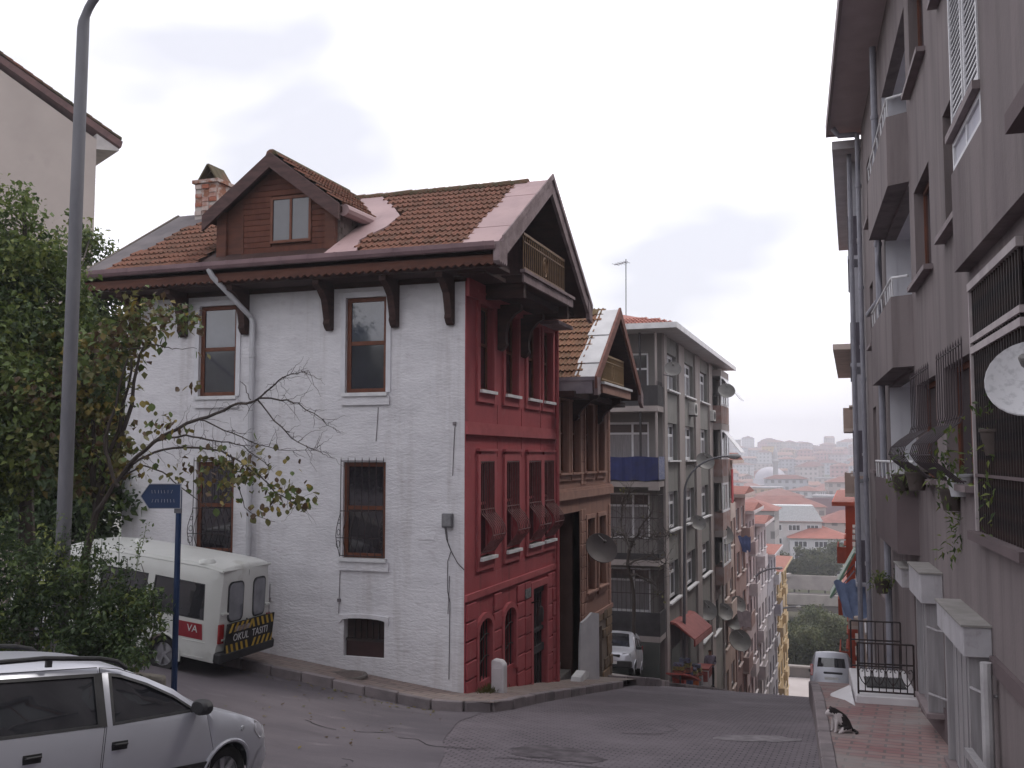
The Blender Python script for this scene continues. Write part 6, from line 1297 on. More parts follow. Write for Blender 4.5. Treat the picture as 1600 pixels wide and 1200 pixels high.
# ---- hedge over the garden wall
hd = thing('garden_hedge', 'dense dark green hedge above the low concrete wall', 'hedge')
HB = []
for i in range(11):
    for j in range(5):
        px = -70 + i * 28 + rr.uniform(-10, 10); top = 895 + max(0, px - 60) * .34; HB.append((px, lerp(top, 1030, j / 4.0) + rr.uniform(-12, 12), 12.9 + rr.uniform(-.35, .45), rr.uniform(.26, .38)))
HB += [(150, 880, 13.4, .2), (60, 865, 13.2, .3), (20, 845, 13.2, .35), (110, 880, 13.3, .25), (190, 905, 13.2, .2), (235, 940, 13, .2), (225, 950, 12.8, .25), (232, 985, 12.8, .2)]
foliage('leaves', hd, bl(HB), [lg2, lg1, lg3], .07, rr, 80, wd=.55, droop=.2, weights=(6, 3, .6), hollow=.35)
mb = MB()
for i in range(16): p = at(-60 + i * 19, 1040, 13.0); q = at(-60 + i * 19 + rr.uniform(-20, 20), 880 + rr.uniform(-20, 40), 13); bough(mb, [p, p.lerp(q, .5) + Vector((rr.gauss(0, .08), 0, 0)), q], .014, .004, 5)
mb.build('stems', bark, hd)
for k in range(18):
    px = rr.uniform(60, 215); p = at(px, 900 + rr.uniform(-20, 20), 12.9); q = at(px + rr.uniform(-15, 25), 815 + rr.uniform(-15, 40), 12.9 + rr.uniform(-.2, .2)); b = MB(); bough(b, [p, p.lerp(q, .6), q], .006, .002, 4); 
    for _ in range(34): z = p.lerp(q, rr.uniform(.25, 1)) + Vector((rr.gauss(0, .05), rr.gauss(0, .05), rr.gauss(0, .03))); Rm = rnd_rot(rr, .2) * rr.uniform(.04, .07); b.add([z + Rm @ Vector(v) for v in leaf_shape(1, .5)], LF)
    b.build('sprig', lg2 if k % 3 else lg1, hd, rec=False)
gw = thing('garden_wall', 'low weathered concrete wall end under the hedge', 'wall')
e0 = at(258, 1040, 13.3); e1 = at(-160, 1040, 12.6); d = (e1 - e0); d.z = 0; d.normalize(); s = Vector((-d.y, d.x, 0)) * .16
b = MB(); L = 9.0
for q0, q1 in ((0, L),):
    a, c = e0 + d * q0, e0 + d * q1
    vs_ = [(p.x, p.y, z) for z in (-4.4, None) for p in (a - s, c - s, c + s, a + s)]
    vs_ = [(x, y, (h(x, y) - .3) if z is not None else h(x, y) + .62) for x, y, z in vs_]
    b.add(vs_, [(3, 2, 1, 0), (4, 5, 6, 7), (0, 1, 5, 4), (1, 2, 6, 5), (2, 3, 7, 6), (3, 0, 4, 7)])
b.build('coping', M('old_concrete', (.2, .18, .165), (.13, .12, .10), sc=3, bump=.6, bsc=12), gw, bev=.02)
# ---- bare creeper tree before the grey block
tC = thing('bare_tree', 'small bare tree with twisted branches before the grey block balcony', 'tree')
mb = MB(); DC_ = 36.5; base = at(985, 1000, DC_); base.z = h(base.x, base.y) - .2
st = bough(mb, [base, at(990, 930, DC_), at(980, 880, DC_), at(988, 845, DC_)], .08, .05, 7, rr, .02)
tips = []
for lst in ([(988, 845), (1005, 820), (1018, 800)], [(988, 845), (972, 835), (960, 838)], [(988, 850), (1000, 840), (1030, 835), (1045, 838)], [(985, 860), (970, 815), (978, 780), (985, 770)], [(982, 880), (1010, 868), (1040, 880)], [(985, 900), (1015, 905), (1030, 930)]): tips.append(bough(mb, [at(x, y, DC_ + rr.uniform(-.6, .4)) for x, y in lst], .045, .012, 6, rr, .05))
for br in tips:
    for p in br[2:]:
        for _ in range(4): q = p + Vector((rr.gauss(0, .35), rr.gauss(0, .3), rr.gauss(.05, .35))); bough(mb, [p, p.lerp(q, .5) + Vector((0, 0, .06)), q], .012, .004, 4, rr, .02)
mb.build('trunk', bark, tC, smooth=True)
foliage('crown', tC, [(p[-1], .35) for p in tips], [ly1, ly2], .10, rr, 3)
# ---- window plants on the mauve house
def pot_plant(label, px, py, D, r, hang=0, k=1.0, pot=None):
    t = thing('potted_plant', label, 'plant'); c = at(px, py, D)
    foliage('leaves', t, [(c + Vector((rr.gauss(0, r * .5), rr.gauss(0, r * .5), rr.gauss(.05, r * .35))), r * .55) for _ in range(5)] + [(c + Vector((rr.gauss(0, .05), rr.gauss(0, .08), -hang * i / 8)), .13) for i in range(1, 9) if hang], [lg1, lg3, lg2], .085, rr, 22 * k, wd=.35, droop=.5, weights=(4, 2, 1))
    pot = pot or M('pot_dark', (.07, .055, .05), (.05, .04, .036), sc=5)
    b = MB(); b.lathe([(0, -.16), (.10, -.16), (.14, .06), (.15, .06), (.15, .09), (.12, .09), (.1, .02), (0, .02)], 14, Matrix.Translation(c - Vector((0, 0, r * .5)))); b.build('pot', pot or M('clay_pot', (.24, .10, .05), (.18, .08, .04), sc=5), t, smooth=True)
p0 = lambda k, e_, z: None
pot_plant('fern hanging out of the nearer bellied window grille', 1500, 735, 11.1, .26, .0, 1.2, M('pot_white', (.5, .5, .52)))
pot_plant('trailing plant under the nearer bellied grille', 1488, 765, 11.5, .16, .75, .6)
pot_plant('leafy plant in the farther bellied window grille', 1432, 735, 13.6, .22, 0, .9)
pot_plant('small plant on the loggia rail beside the downpipe', 1408, 742, 15.2, .16, .2, .7)
pot_plant('green plant low on the mauve house beside the hanging basket', 1378, 905, 19.0, .2, .1, .9)
pot_plant('dark leafy creeper behind the window bars at the right edge', 1556, 660, 9.3, .3, .9, .5)
weed = thing('weed_tuft', 'tuft of weeds at the foot of the red wall by the utility post', 'weeds'); c = Vector((-6.6, 17.85, h(-6.6, 17.85) + KH))
b = MB()
for _ in range(160):
    p = c + Vector((rr.gauss(0, .08), rr.gauss(0, .2), 0)); Rm = Matrix.Rotation(rr.uniform(0, 6.28), 3, 'Z') @ Matrix.Rotation(rr.uniform(.5, 1.4), 3, 'X') * rr.uniform(.06, .16); b.add([p + Rm @ Vector(v) for v in leaf_shape(1, .16)], LF)
b.build('blades', ly1, weed, rec=False)['kind'] = 'stuff'

# ---- fallen leaves along the kerb and cracks in the road
b = MB()
for _ in range(170):
    if rr.random() < .6: x, y = rr.uniform(-11, -6.5), 15.85 - abs(rr.gauss(0, .35))
    else: x, y = rr.uniform(-9.5, -6), rr.uniform(9.5, 15)
    p = Vector((x, y, hn(x, y) + .016)); Rm = Matrix.Rotation(rr.uniform(0, 6.28), 3, 'Z') @ Matrix.Rotation(rr.gauss(0, .2), 3, 'X') * rr.uniform(.04, .09); b.add([p + Rm @ Vector(v) for v in leaf_shape(1, .6, .05)], LF, rr.randrange(3))
o = b.build('fallen_leaves', [ly2, ly3, ly1], rec=False); tag(o, 'scattered brown fallen leaves along the left kerb', 'leaves', kind='stuff')
crk = M('crack', (.035, .03, .033))
for px, py, D, n_ in ((520, 1150, 12.5, 22), (610, 1120, 14.2, 18), (470, 1090, 15, 16), (760, 1150, 13, 20), (700, 1180, 11.3, 18), (960, 1120, 15.5, 20), (560, 1190, 10.8, 14)):
    p = at(px, py, D); a = rr.uniform(-.5, .5); pts = []; q = Vector((p.x, p.y))
    for i in range(n_): a += rr.gauss(0, .35); q = q + Vector((math.cos(a), math.sin(a) * .6)) * .12; pts.append(q.copy())
    b = MB()
    for i, q in enumerate(pts):
        wd = .008 + .012 * rr.random(); b.v += [(q.x, q.y - wd, hn(q.x, q.y - wd) + .012), (q.x, q.y + wd, hn(q.x, q.y + wd) + .012)]
    for i in range(n_ - 1): b.f.append((2 * i, 2 * i + 2, 2 * i + 3, 2 * i + 1)); b.m.append(0)
    b.build('road_crack', crk, rec=False)['kind'] = 'structure'
# ================================================================ lamp posts, signs, aerial
steel = M('galvanised', (.155, .155, .17), (.105, .105, .118), sc=3, rough=.6, metal=.3, bump=.2, stretch=(1, 1, .3))
def lamp_post(label, foot, top, arm, r=(.11, .055), head=True, n=8):
    t = thing('street_lamp', label, 'street lamp', foot, 0, 'street lamps'); f = Vector(foot); T = Vector(top) - f; Ar = Vector(arm) - f
    pts = [Vector((0, 0, 0)), T * .35, T * .7, T]; L = Ar - T
    for k in range(1, 17): q = k / 16; pts.append(T + Vector((L.x * (1 - math.cos(q * math.pi / 2)), L.y * (1 - math.cos(q * math.pi / 2)), L.z * math.sin(q * math.pi / 2))))
    m = len(pts); b = MB(); b.tube(pts, [lerp(r[0], r[1], min(1, i / 4)) if i < 5 else r[1] * .8 for i in range(m)], n); b.build('pole', steel, t, smooth=(n > 8), ang=30)
    if head:
        d = Vector((L.x, L.y, 0)).normalized(); p = pts[-1]; b = MB(); w_ = [(0, .05), (.12, .10), (.45, .12), (.6, .04)]
        b.tube([p + d * x for x, _ in w_], [y for _, y in w_], 8); hd_ = b.build('lamp_head', M('lamp_grey', (.35, .35, .36), (.28, .28, .29)), t, smooth=True)
        b = MB(); b.box(-.01, .01, -.01, .01, 0, .01); q = p + d * .32; b = MB(); b.lathe([(0, -.13), (.08, -.1), (.1, -.04), (0, -.03)], 10, Matrix.Translation(q)); b.build('lens', lampc, hd_)
    return t
fp = at(92, 1000, 13.0); ft = (fp.x, fp.y, h(fp.x, fp.y) - .1); tp = at(130, 45, 13.0)
lp = lamp_post('tall grey steel lamp post before the garden trees on the left', ft, tp, tp + Vector((1.5, .3, .95)), (.10, .072), True, 14)
b = MB()
ptr = M('poster_paper', (.42, .41, .42), (.3, .29, .3), sc=6, c3=(.1, .1, .12), sc3=9, lo3=.55)
for za, zb in ((1.35, 1.72), (.35, 1.1)):
    zc = h(fp.x, fp.y); d = (Vector(tp) - Vector(ft)); 
    b = MB(); f0 = Vector((0, 0, 0)); q0, q1 = d * ((za) / d.z), d * ((zb) / d.z); b.tube([q0, q1], .104, 8, cap=False); b.build('poster_remnant', ptr, lp)
for px, py, D, tx, ty, ax, ay, lab in ((1068, 1045, 42, 1070, 770, 1137, 713, 'grey street lamp curving out in front of the grey block'), (1172, 1066, 76, 1175, 915, 1212, 888, 'second street lamp further down the left row'), (1199, 1066, 104, 1200, 968, 1243, 948, 'farthest street lamp at the bottom of the street')):
    f = at(px, py, D); f.z = h(f.x, f.y); lamp_post(lab, f, at(tx, ty, D), at(ax, ay, D + .5), (.075 * D / 42, .05 * D / 42), True, 10)
sg = thing('street_sign', 'blue arrow street sign on a blue post in front of the minibus', 'street sign', at(272, 1062, 13.3)); o_ = at(272, 1062, 13.3)
blue = M('sign_blue', (.012, .03, .085), (.009, .022, .06), sc=3, rough=.45); 
tpz = at(277, 765, 13.3).z - o_.z; gzz = h(o_.x, o_.y) - o_.z
b = MB(); b.tube([(0, 0, gzz - .1), (.01, 0, tpz)], .04, 10); b.build('post', blue, sg, smooth=True)
sx = _R; b = MB(); zc = at(250, 775, 13.3).z - o_.z; hw = .165
prf = [(.05, hw), (-.37, hw), (-.48, 0), (-.37, -hw), (.05, -hw)]
b.prism(prf, lambda u, z, d: tuple(sx * u + _H * (-.05 + d) + Vector((0, 0, zc + z))), -.012, .012); pl = b.build('plate', blue, sg)
for i in range(5):
    (a, c), (e_, f_) = prf[i], prf[(i + 1) % 5]; b = MB(); b.bar(sx * a + _H * -.064 + Vector((0, 0, zc + c * .97)), sx * e_ + _H * -.064 + Vector((0, 0, zc + f_ * .97)), .012, .006); b.build('border', M('sign_line', (.32, .33, .36)), pl)
b = MB(); rr = random.Random(4)
for row, n_ in ((.06, 7), (-.06, 8)):
    for k in range(n_): u = -.33 + k * .042; b.bar(sx * u + _H * -.064 + Vector((0, 0, zc + row - .022)), sx * (u + rr.uniform(-.012, .02)) + _H * -.064 + Vector((0, 0, zc + row + .022)), .009, .004)
b.build('worn_letters', M('sign_line', (.32, .33, .36)), pl)
b = MB(); b.bar(sx * -.04 + _H * -.02 + Vector((0, 0, zc - hw - .03)), sx * .05 + _H * -.02 + Vector((0, 0, zc - hw - .03)), .05, .06); b.build('clamp', steel, sg)
an = thing('roof_aerial', 'thin television aerial standing above the roof of the grey block', 'aerial', at(978, 500, 42)); o_ = at(978, 500, 42)
q = at(978, 405, 42) - o_; b = MB(); b.tube([(0, 0, -.6), q], .022, 6); b.build('mast', steel, an)
b = MB(); a = at(960, 414, 42) - o_; c = at(981, 409, 42) - o_; b.tube([a, c], .016, 6)
for t_ in (.1, .3, .5, .7, .9): p = a.lerp(c, t_); b.tube([p - Vector((.1, .25, 0)), p + Vector((.1, .25, 0))], .01, 5)
b.build('antenna', steel, an)
# ================================================================ beige house behind the trees
H5 = thing('beige_house', 'tall plain beige gable wall behind the garden trees at the left edge', 'house')
c0 = at(151, 220, 32); c0.z = 0; a0 = at(-420, 220, 31); a0.z = 0; ux = (a0 - c0).normalized(); uy = (c0.normalized() - _R * .4).normalized()
zt = at(150, 218, 32).z; slp = .72
Pb = lambda u, z, d: tuple(c0 + ux * u + uy * d + Vector((0, 0, z)))
bm_ = M('beige_render', (.43, .375, .345), (.38, .33, .305), sc=.5, rough=.92, bump=.15, c3=(.36, .31, .29), sc3=.7)
b = MB(); b.prism([(0, -9), (14, -9), (14, zt + 1), (7, zt + 7 * slp), (0, zt + .0)], Pb, 0, 10); b.build('wall', bm_, H5)
b = MB(); b.prism([(-.75, zt - .28), (7, zt + 7 * slp + .1), (7, zt + 7 * slp + .32), (-.8, zt - .08)], Pb, -.12, 10.2); r5 = b.build('roof', M('beige_roof_edge', (.16, .09, .085), (.1, .06, .06), sc=3), H5)
b = MB(); b.prism([(-.72, zt - .3), (0, zt + .2), (0, zt - .32), (-.72, zt - .36)], Pb, .0, 10); b.build('eaves_box', M('eaves_cream', (.5, .47, .46)), r5)
for k in range(26):
    u0 = -.75 + k * .32; z0 = zt - .06 + (u0 + .8) * slp * .985; b = MB(); b.prism([(u0, z0), (u0 + .36, z0 + .26), (u0 + .36, z0 + .31), (u0, z0 + .08)], Pb, -.16, .3); b.build('verge_tile', tmat, r5)
# ================================================================ person by the shop
def skinned(name, verts, edges, radii, mats, matf, parent, sub=2, root=0):
    me = bpy.data.meshes.new(name); me.from_pydata(verts, edges, []); o = bpy.data.objects.new(name, me); C.objects.link(o)
    m = o.modifiers.new('s', 'SKIN'); m.use_smooth_shade = True
    sv = me.skin_vertices[0].data if me.skin_vertices else None
    if sv is None:
        bpy.context.view_layer.objects.active = o; bpy.ops.mesh.customdata_skin_add() if hasattr(bpy.ops.mesh, 'customdata_skin_add') else None; sv = me.skin_vertices[0].data
    for i, r in enumerate(radii): sv[i].radius = (r, r) if not isinstance(r, tuple) else r; sv[i].use_root = (i == root)
    s2 = o.modifiers.new('d', 'SUBSURF'); s2.levels = s2.render_levels = sub
    dg = bpy.context.evaluated_depsgraph_get(); dg.update(); out = bpy.data.meshes.new_from_object(o.evaluated_get(dg)); bpy.data.objects.remove(o)
    out.materials.clear()
    for q in mats: out.materials.append(q)
    for p in out.polygons: p.material_index = matf(p.center); p.use_smooth = True
    r = bpy.data.objects.new(name, out); C.objects.link(r); r.parent = parent; return r
pp = at(1110, 1057, 46); pz = h(pp.x, pp.y) + .14
ps = thing('person', 'person in lilac grey top and dark trousers standing by the shop kerb', 'person', (pp.x, pp.y, pz), R_(20))
V = [(0, 0, .95), (0, .0, 1.15), (0, 0, 1.36), (0, 0, 1.46), (0, -.01, 1.52), (0, -.02, 1.62), (0, -.01, 1.70),
     (-.1, 0, .88), (-.11, -.01, .5), (-.11, .02, .09), (-.12, -.1, .04), (.1, 0, .88), (.12, -.03, .5), (.13, .0, .09), (.14, -.12, .04),
     (-.19, 0, 1.38), (-.25, .02, 1.12), (-.14, -.18, 1.02), (-.03, -.22, 1.04), (.19, 0, 1.38), (.25, .02, 1.12), (.14, -.18, 1.05), (.03, -.23, 1.08)]
E_ = [(0, 1), (1, 2), (2, 3), (3, 4), (4, 5), (5, 6), (0, 7), (7, 8), (8, 9), (9, 10), (0, 11), (11, 12), (12, 13), (13, 14), (2, 15), (15, 16), (16, 17), (17, 18), (2, 19), (19, 20), (20, 21), (21, 22)]
Rd = [.15, .155, .16, .07, .06, .098, .085, .1, .068, .045, .04, .1, .068, .045, .04, .075, .052, .042, .035, .075, .052, .042, .035]
sk, top_, trs, hair = M('skin', (.30, .16, .11), (.26, .14, .1)), M('shirt_lilac', (.24, .21, .27), (.18, .16, .2), sc=5), M('trousers_dark', (.02, .02, .024), (.03, .03, .034)), M('hair_dark', (.03, .018, .012))
try: skinned('body', V, E_, Rd, [sk, top_, trs, hair], lambda c: 2 if c.z < .93 else (3 if c.z > 1.64 or (c.z > 1.56 and c.y > .02) else (0 if c.z > 1.46 or (c.y < -.2) else 1)), ps)
except Exception as ex: print('person', ex)
# ================================================================ cat on the right kerb
cp = Vector(W1(-2.1, 1.3, 0)); cz = zr(-2.1)
ct = thing('cat', 'black and white cat sitting on the edge of the right pavement with lowered head', 'cat', (cp.x, cp.y, cz), R_(205))
V = [(-.10, 0, .09), (-.05, 0, .16), (.02, 0, .225), (.07, 0, .27), (.115, 0, .275), (.165, 0, .25), (.195, 0, .232),
     (.06, .045, .17), (.075, .05, .08), (.08, .05, .018), (.11, .05, .012), (.06, -.045, .17), (.075, -.05, .08), (.08, -.05, .018), (.11, -.05, .012),
     (-.08, .075, .07), (-.01, .085, .06), (.03, .085, .016), (.06, .085, .012), (-.08, -.075, .07), (-.01, -.085, .06), (.03, -.085, .016), (.06, -.085, .012),
     (-.17, .02, .03), (-.2, .1, .018), (-.14, .17, .016), (.11, .04, .335), (.11, -.04, .335)]
E_ = [(0, 1), (1, 2), (2, 3), (3, 4), (4, 5), (5, 6), (2, 7), (7, 8), (8, 9), (9, 10), (2, 11), (11, 12), (12, 13), (13, 14), (0, 15), (15, 16), (16, 17), (17, 18), (0, 19), (19, 20), (20, 21), (21, 22), (0, 23), (23, 24), (24, 25), (4, 26), (4, 27)]
Rd = [.088, .085, .075, .05, .052, .042, .022, .035, .022, .018, .016, .035, .022, .018, .016, .05, .04, .02, .016, .05, .04, .02, .016, .02, .017, .012, .008, .008]
wfur, bfur = M('fur_white', (.48, .44, .44), (.4, .36, .36), sc=20, rough=.95), M('fur_black', (.02, .017, .018), (.035, .028, .028), sc=20, rough=.95)
try: skinned('body', V, E_, Rd, [wfur, bfur], lambda c: 1 if (c.x < .0 and c.z > .06) or (c.z > .26 and c.x < .155) or c.x < -.13 else 0, ct)
except Exception as ex: print('cat', ex)
# ================================================================ lower town: road, viaduct, trees, houses on the far hill
def win_mat(name, wall, dark, bw=3.2, bh=3.0, fx=.45):
    """plain render with small dark windows, for houses too far off to see their frames"""
    if name in MATS: return MATS[name]
    m = bpy.data.materials.new(name); MATS[name] = m; m.use_nodes = True; t = m.node_tree; b = t.nodes['Principled BSDF']; b.inputs['Roughness'].default_value = .9
    co = t.nodes.new('ShaderNodeTexCoord'); sp = t.nodes.new('ShaderNodeSeparateXYZ'); t.links.new(co.outputs['Object'], sp.inputs['Vector'])
    ad = t.nodes.new('ShaderNodeMath'); ad.operation = 'ADD'; t.links.new(sp.outputs['X'], ad.inputs[0]); t.links.new(sp.outputs['Y'], ad.inputs[1])
    def cell(src, period, lo_, hi_):
        d = t.nodes.new('ShaderNodeMath'); d.operation = 'DIVIDE'; d.inputs[1].default_value = period; t.links.new(src, d.inputs[0])
        f = t.nodes.new('ShaderNodeMath'); f.operation = 'FRACT'; t.links.new(d.outputs[0], f.inputs[0])
        a = t.nodes.new('ShaderNodeMath'); a.operation = 'GREATER_THAN'; a.inputs[1].default_value = lo_; t.links.new(f.outputs[0], a.inputs[0])
        c = t.nodes.new('ShaderNodeMath'); c.operation = 'LESS_THAN'; c.inputs[1].default_value = hi_; t.links.new(f.outputs[0], c.inputs[0])
        k = t.nodes.new('ShaderNodeMath'); k.operation = 'MULTIPLY'; t.links.new(a.outputs[0], k.inputs[0]); t.links.new(c.outputs[0], k.inputs[1]); return k.outputs[0]
    k = t.nodes.new('ShaderNodeMath'); k.operation = 'MULTIPLY'; t.links.new(cell(ad.outputs[0], bw, .3, .3 + fx), k.inputs[0]); t.links.new(cell(sp.outputs['Z'], bh, .35, .8), k.inputs[1])
    n = t.nodes.new('ShaderNodeTexNoise'); n.inputs['Scale'].default_value = .3; t.links.new(co.outputs['Object'], n.inputs['Vector'])
    x0 = t.nodes.new('ShaderNodeMixRGB'); x0.inputs[1].default_value = (*wall, 1); x0.inputs[2].default_value = (*[q * .8 for q in wall], 1); t.links.new(n.outputs['Fac'], x0.inputs['Fac'])
    x = t.nodes.new('ShaderNodeMixRGB'); x.inputs[2].default_value = (*dark, 1); t.links.new(x0.outputs['Color'], x.inputs[1]); t.links.new(k.outputs[0], x.inputs['Fac']); t.links.new(x.outputs['Color'], b.inputs['Base Color']); return m
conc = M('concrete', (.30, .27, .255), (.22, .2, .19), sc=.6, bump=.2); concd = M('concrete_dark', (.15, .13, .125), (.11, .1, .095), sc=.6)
b = MB(); zz = g(122); b.box(-60, 60, 116.5, 131, zz - .6, zz + .12); o = b.build('lower_road', M('pale_road', (.42, .38, .37), (.36, .32, .31), sc=.3)); o['kind'] = 'structure'
wl = thing('retaining_wall', 'long low retaining wall across the bottom of the street', 'wall')
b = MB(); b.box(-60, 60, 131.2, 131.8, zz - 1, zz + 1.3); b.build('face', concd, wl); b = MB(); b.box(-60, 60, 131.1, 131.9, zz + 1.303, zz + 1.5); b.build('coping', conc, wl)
vd = thing('viaduct', 'concrete viaduct with parapets crossing behind the trees below', 'viaduct')
YV = 172; zd = at(1265, 932, YV).z
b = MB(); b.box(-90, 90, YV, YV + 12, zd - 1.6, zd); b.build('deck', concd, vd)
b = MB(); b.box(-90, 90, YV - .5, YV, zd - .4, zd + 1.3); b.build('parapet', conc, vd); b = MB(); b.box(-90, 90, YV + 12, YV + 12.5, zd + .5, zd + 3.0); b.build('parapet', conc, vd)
for x in frange(-88, 88, 8): b = MB(); b.box(x, x + 1.6, YV + 1, YV + 3, -30, zd - 1.602); b.build('pier', conc, vd)
for x in frange(-80, 80, 20): b = MB(); b.bar((x, YV, zd + 1.4), (x + 9, YV + 12, zd + 3.1), .8, .5); b.build('cross_beam', conc, vd)
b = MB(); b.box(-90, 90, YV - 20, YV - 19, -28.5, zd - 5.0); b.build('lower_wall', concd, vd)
rr = random.Random(31)
treemats = [leaf_mat('far_leaf', (.07, .085, .032), (.10, .11, .045)), leaf_mat('far_leaf_dark', (.035, .05, .022), (.05, .065, .03)), leaf_mat('far_leaf_yellow', (.13, .13, .05), (.1, .1, .045))]
def far_tree(label, px, py, D, r, hh, group, dens=6, size=.38):
    t = thing('valley_tree', label, 'tree', (0, 0, 0), 0, group); c = at(px, py, D); gz0 = h(c.x, c.y)
    foliage('crown', t, [(c + Vector((rr.gauss(0, r * .55), rr.gauss(0, r * .5), rr.gauss(0, r * .4))), r * rr.uniform(.35, .55)) for _ in range(11)], treemats, size, rr, dens * .16, weights=(4, 2, 2))
    b = MB(); bough(b, [(c.x, c.y, gz0 - .5), (c.x + .2, c.y, lerp(gz0, c.z, .6)), (c.x, c.y, c.z)], .22, .08, 6)
    for _ in range(5): q = c + Vector((rr.gauss(0, r * .6), rr.gauss(0, r * .5), rr.uniform(0, r * .7))); bough(b, [(c.x, c.y, lerp(gz0, c.z, .5)), c.lerp(q, .5), q], .09, .03, 5)
    b.build('trunk', bark, t)
for lab, px, py, D, r in (('leftmost bushy tree behind the low wall at the street foot', 1238, 1008, 138, 2.9), ('second bushy tree from the left behind the low wall', 1262, 1002, 141, 3.1), ('widest bushy tree behind the low wall left of the lower van', 1290, 1000, 139, 3.4), ('bushy tree just above the roof of the lower van', 1318, 1008, 137, 2.8), ('rightmost bushy tree behind the low wall at the street foot', 1342, 995, 140, 3.0), ('taller tree under the left part of the viaduct', 1256, 982, 147, 2.6), ('taller tree under the middle of the viaduct', 1284, 980, 148, 2.6)): far_tree(lab, px, py, D, r, 0, 'valley trees below the viaduct')
for lab, px, py, D, r in (('round tree behind the viaduct before the pale grey apartments', 1262, 893, 200, 3.0), ('small round tree behind the viaduct before the white apartments', 1288, 885, 205, 3.4), ('round tree at the left end of the viaduct by the yellow house', 1240, 893, 205, 3.0)): far_tree(lab, px, py, D, r, 0, 'trees behind the viaduct', 7, .5)
def town_house(name, label, cat, x, y, wd, dp, z0, zt, wall, roofc, rise, rot=0, group=None, rooft='hip', wins=None):
    t = thing(name, label, cat, (x, y, z0), rot, group); H = zt - z0
    wm = win_mat('far_%02d%02d%02d' % tuple(int(q * 99) for q in wall), wall, tuple(q * .38 for q in wall)) if wins is None else M('wall_' + label[:20], wall, tuple(q * .85 for q in wall), sc=.3)
    b = MB(); b.box(-wd / 2, wd / 2, -dp / 2, dp / 2, -4, H); b.build('wall', wm, t)
    rm = M('far_roof_%02d%02d%02d' % tuple(int(q * 99) for q in roofc), roofc, tuple(q * .75 for q in roofc), sc=.5, rough=.95)
    if rooft == 'flat': b = MB(); b.box(-wd / 2 - .3, wd / 2 + .3, -dp / 2 - .3, dp / 2 + .3, H + .01, H + .6); b.build('roof', rm, t)
    elif rooft == 'gable': b = MB(); b.prism([(-dp / 2 - .6, H), (dp / 2 + .6, H), (0, H + rise)], lambda u, z, d: (d, u, z), -wd / 2 - .4, wd / 2 + .4); b.build('roof', rm, t)
    else:
        a, c = wd / 2 + .6, dp / 2 + .6; m_ = max(.2, a - c) if a > c else .2; b = MB(); b.add([(-a, -c, H), (a, -c, H), (a, c, H), (-a, c, H), (-m_, 0, H + rise), (m_, 0, H + rise)], [(0, 1, 5, 4), (1, 2, 5), (2, 3, 4, 5), (3, 0, 4), (3, 2, 1, 0)]); b.build('roof', rm, t)
    if wins:
        cols, sto = wins; P = lambda u, z, d: (u, -dp / 2 + d, z); n = int(H // sto)
        for j in range(n):
            for i in range(cols):
                u = -wd / 2 + wd * (i + .5) / cols; w2 = wd / cols * .34; zz_ = H - sto * (j + 1) + .9
                b = MB(); b.boxP(P, u - w2, u + w2, zz_, zz_ + 1.4, -.06, .05); wn_ = b.build('window', pvc, t)
                for q in (-1, 0, 1): b = MB(); b.boxP(P, u + q * w2 * .62 - w2 * .25, u + q * w2 * .62 + w2 * .25, zz_ + .15, zz_ + 1.25, -.09, -.061); b.build('pane', gdk2, wn_)
    return t
def spot(px, D): p = at(px, 714, D); return p.x, p.y
def zat(px, py, D): return at(px, py, D).z
# the pale apartment houses in the middle distance
x, y = spot(1222, 232); t = town_house('apartment_house', 'pale grey apartment house with white gabled top floor in the valley', 'apartment block', x, y, 16, 12, -28, zat(1222, 812, 232), (.52, .5, .5), (.27, .125, .105), 2.0, .12, wins=(4, 3.0))
b = MB(); H = zat(1222, 812, 232) + 28; b.prism([(-8.3, H + .05), (8.3, H + .05), (6.2, H + 3.6), (-7, H + 3.6)], lambda u, z, d: (u, d, z), -6.4, -1); b.build('attic', M('attic_white', (.6, .62, .64)), t)
x, y = spot(1276, 226); t = town_house('apartment_house', 'white apartment house with balconies left of the brown one', 'apartment block', x, y, 13, 12, -28, zat(1276, 838, 226), (.56, .55, .57), (.34, .13, .1), 2.5, .12, wins=(3, 2.9))
x, y = spot(1312, 235); town_house('apartment_house', 'brown and stone coloured house between the white block and the orange one', 'house', x, y, 9, 10, -28, zat(1312, 842, 235), (.20, .14, .09), (.28, .11, .08), 1.5, .1, wins=(2, 2.9))
x, y = spot(1290, 330); town_house('warehouse', 'wide building with a dark maroon gable roof above the white blocks', 'building', x, y, 40, 22, -27, zat(1290, 802, 330), (.4, .33, .32), (.085, .04, .045), 5, .1, rooft='hip')
x, y = spot(1215, 300); town_house('town_house', 'house with a broad red tile roof left of the maroon one', 'house', x, y, 26, 14, -27, zat(1215, 790, 300), (.5, .42, .4), (.26, .12, .1), 3, .1)
x, y = spot(1330, 265); town_house('town_house', 'low house with bright red roof under the maroon roof', 'house', x, y, 18, 12, -28, zat(1325, 815, 265), (.45, .35, .33), (.28, .12, .1), 3, .1)
x, y = spot(1174, 190); town_house('town_house', 'grey side walled house with red roof behind the left row', 'house', x, y, 9, 12, -28, zat(1174, 795, 190), (.36, .33, .33), (.29, .13, .11), 2, 0)
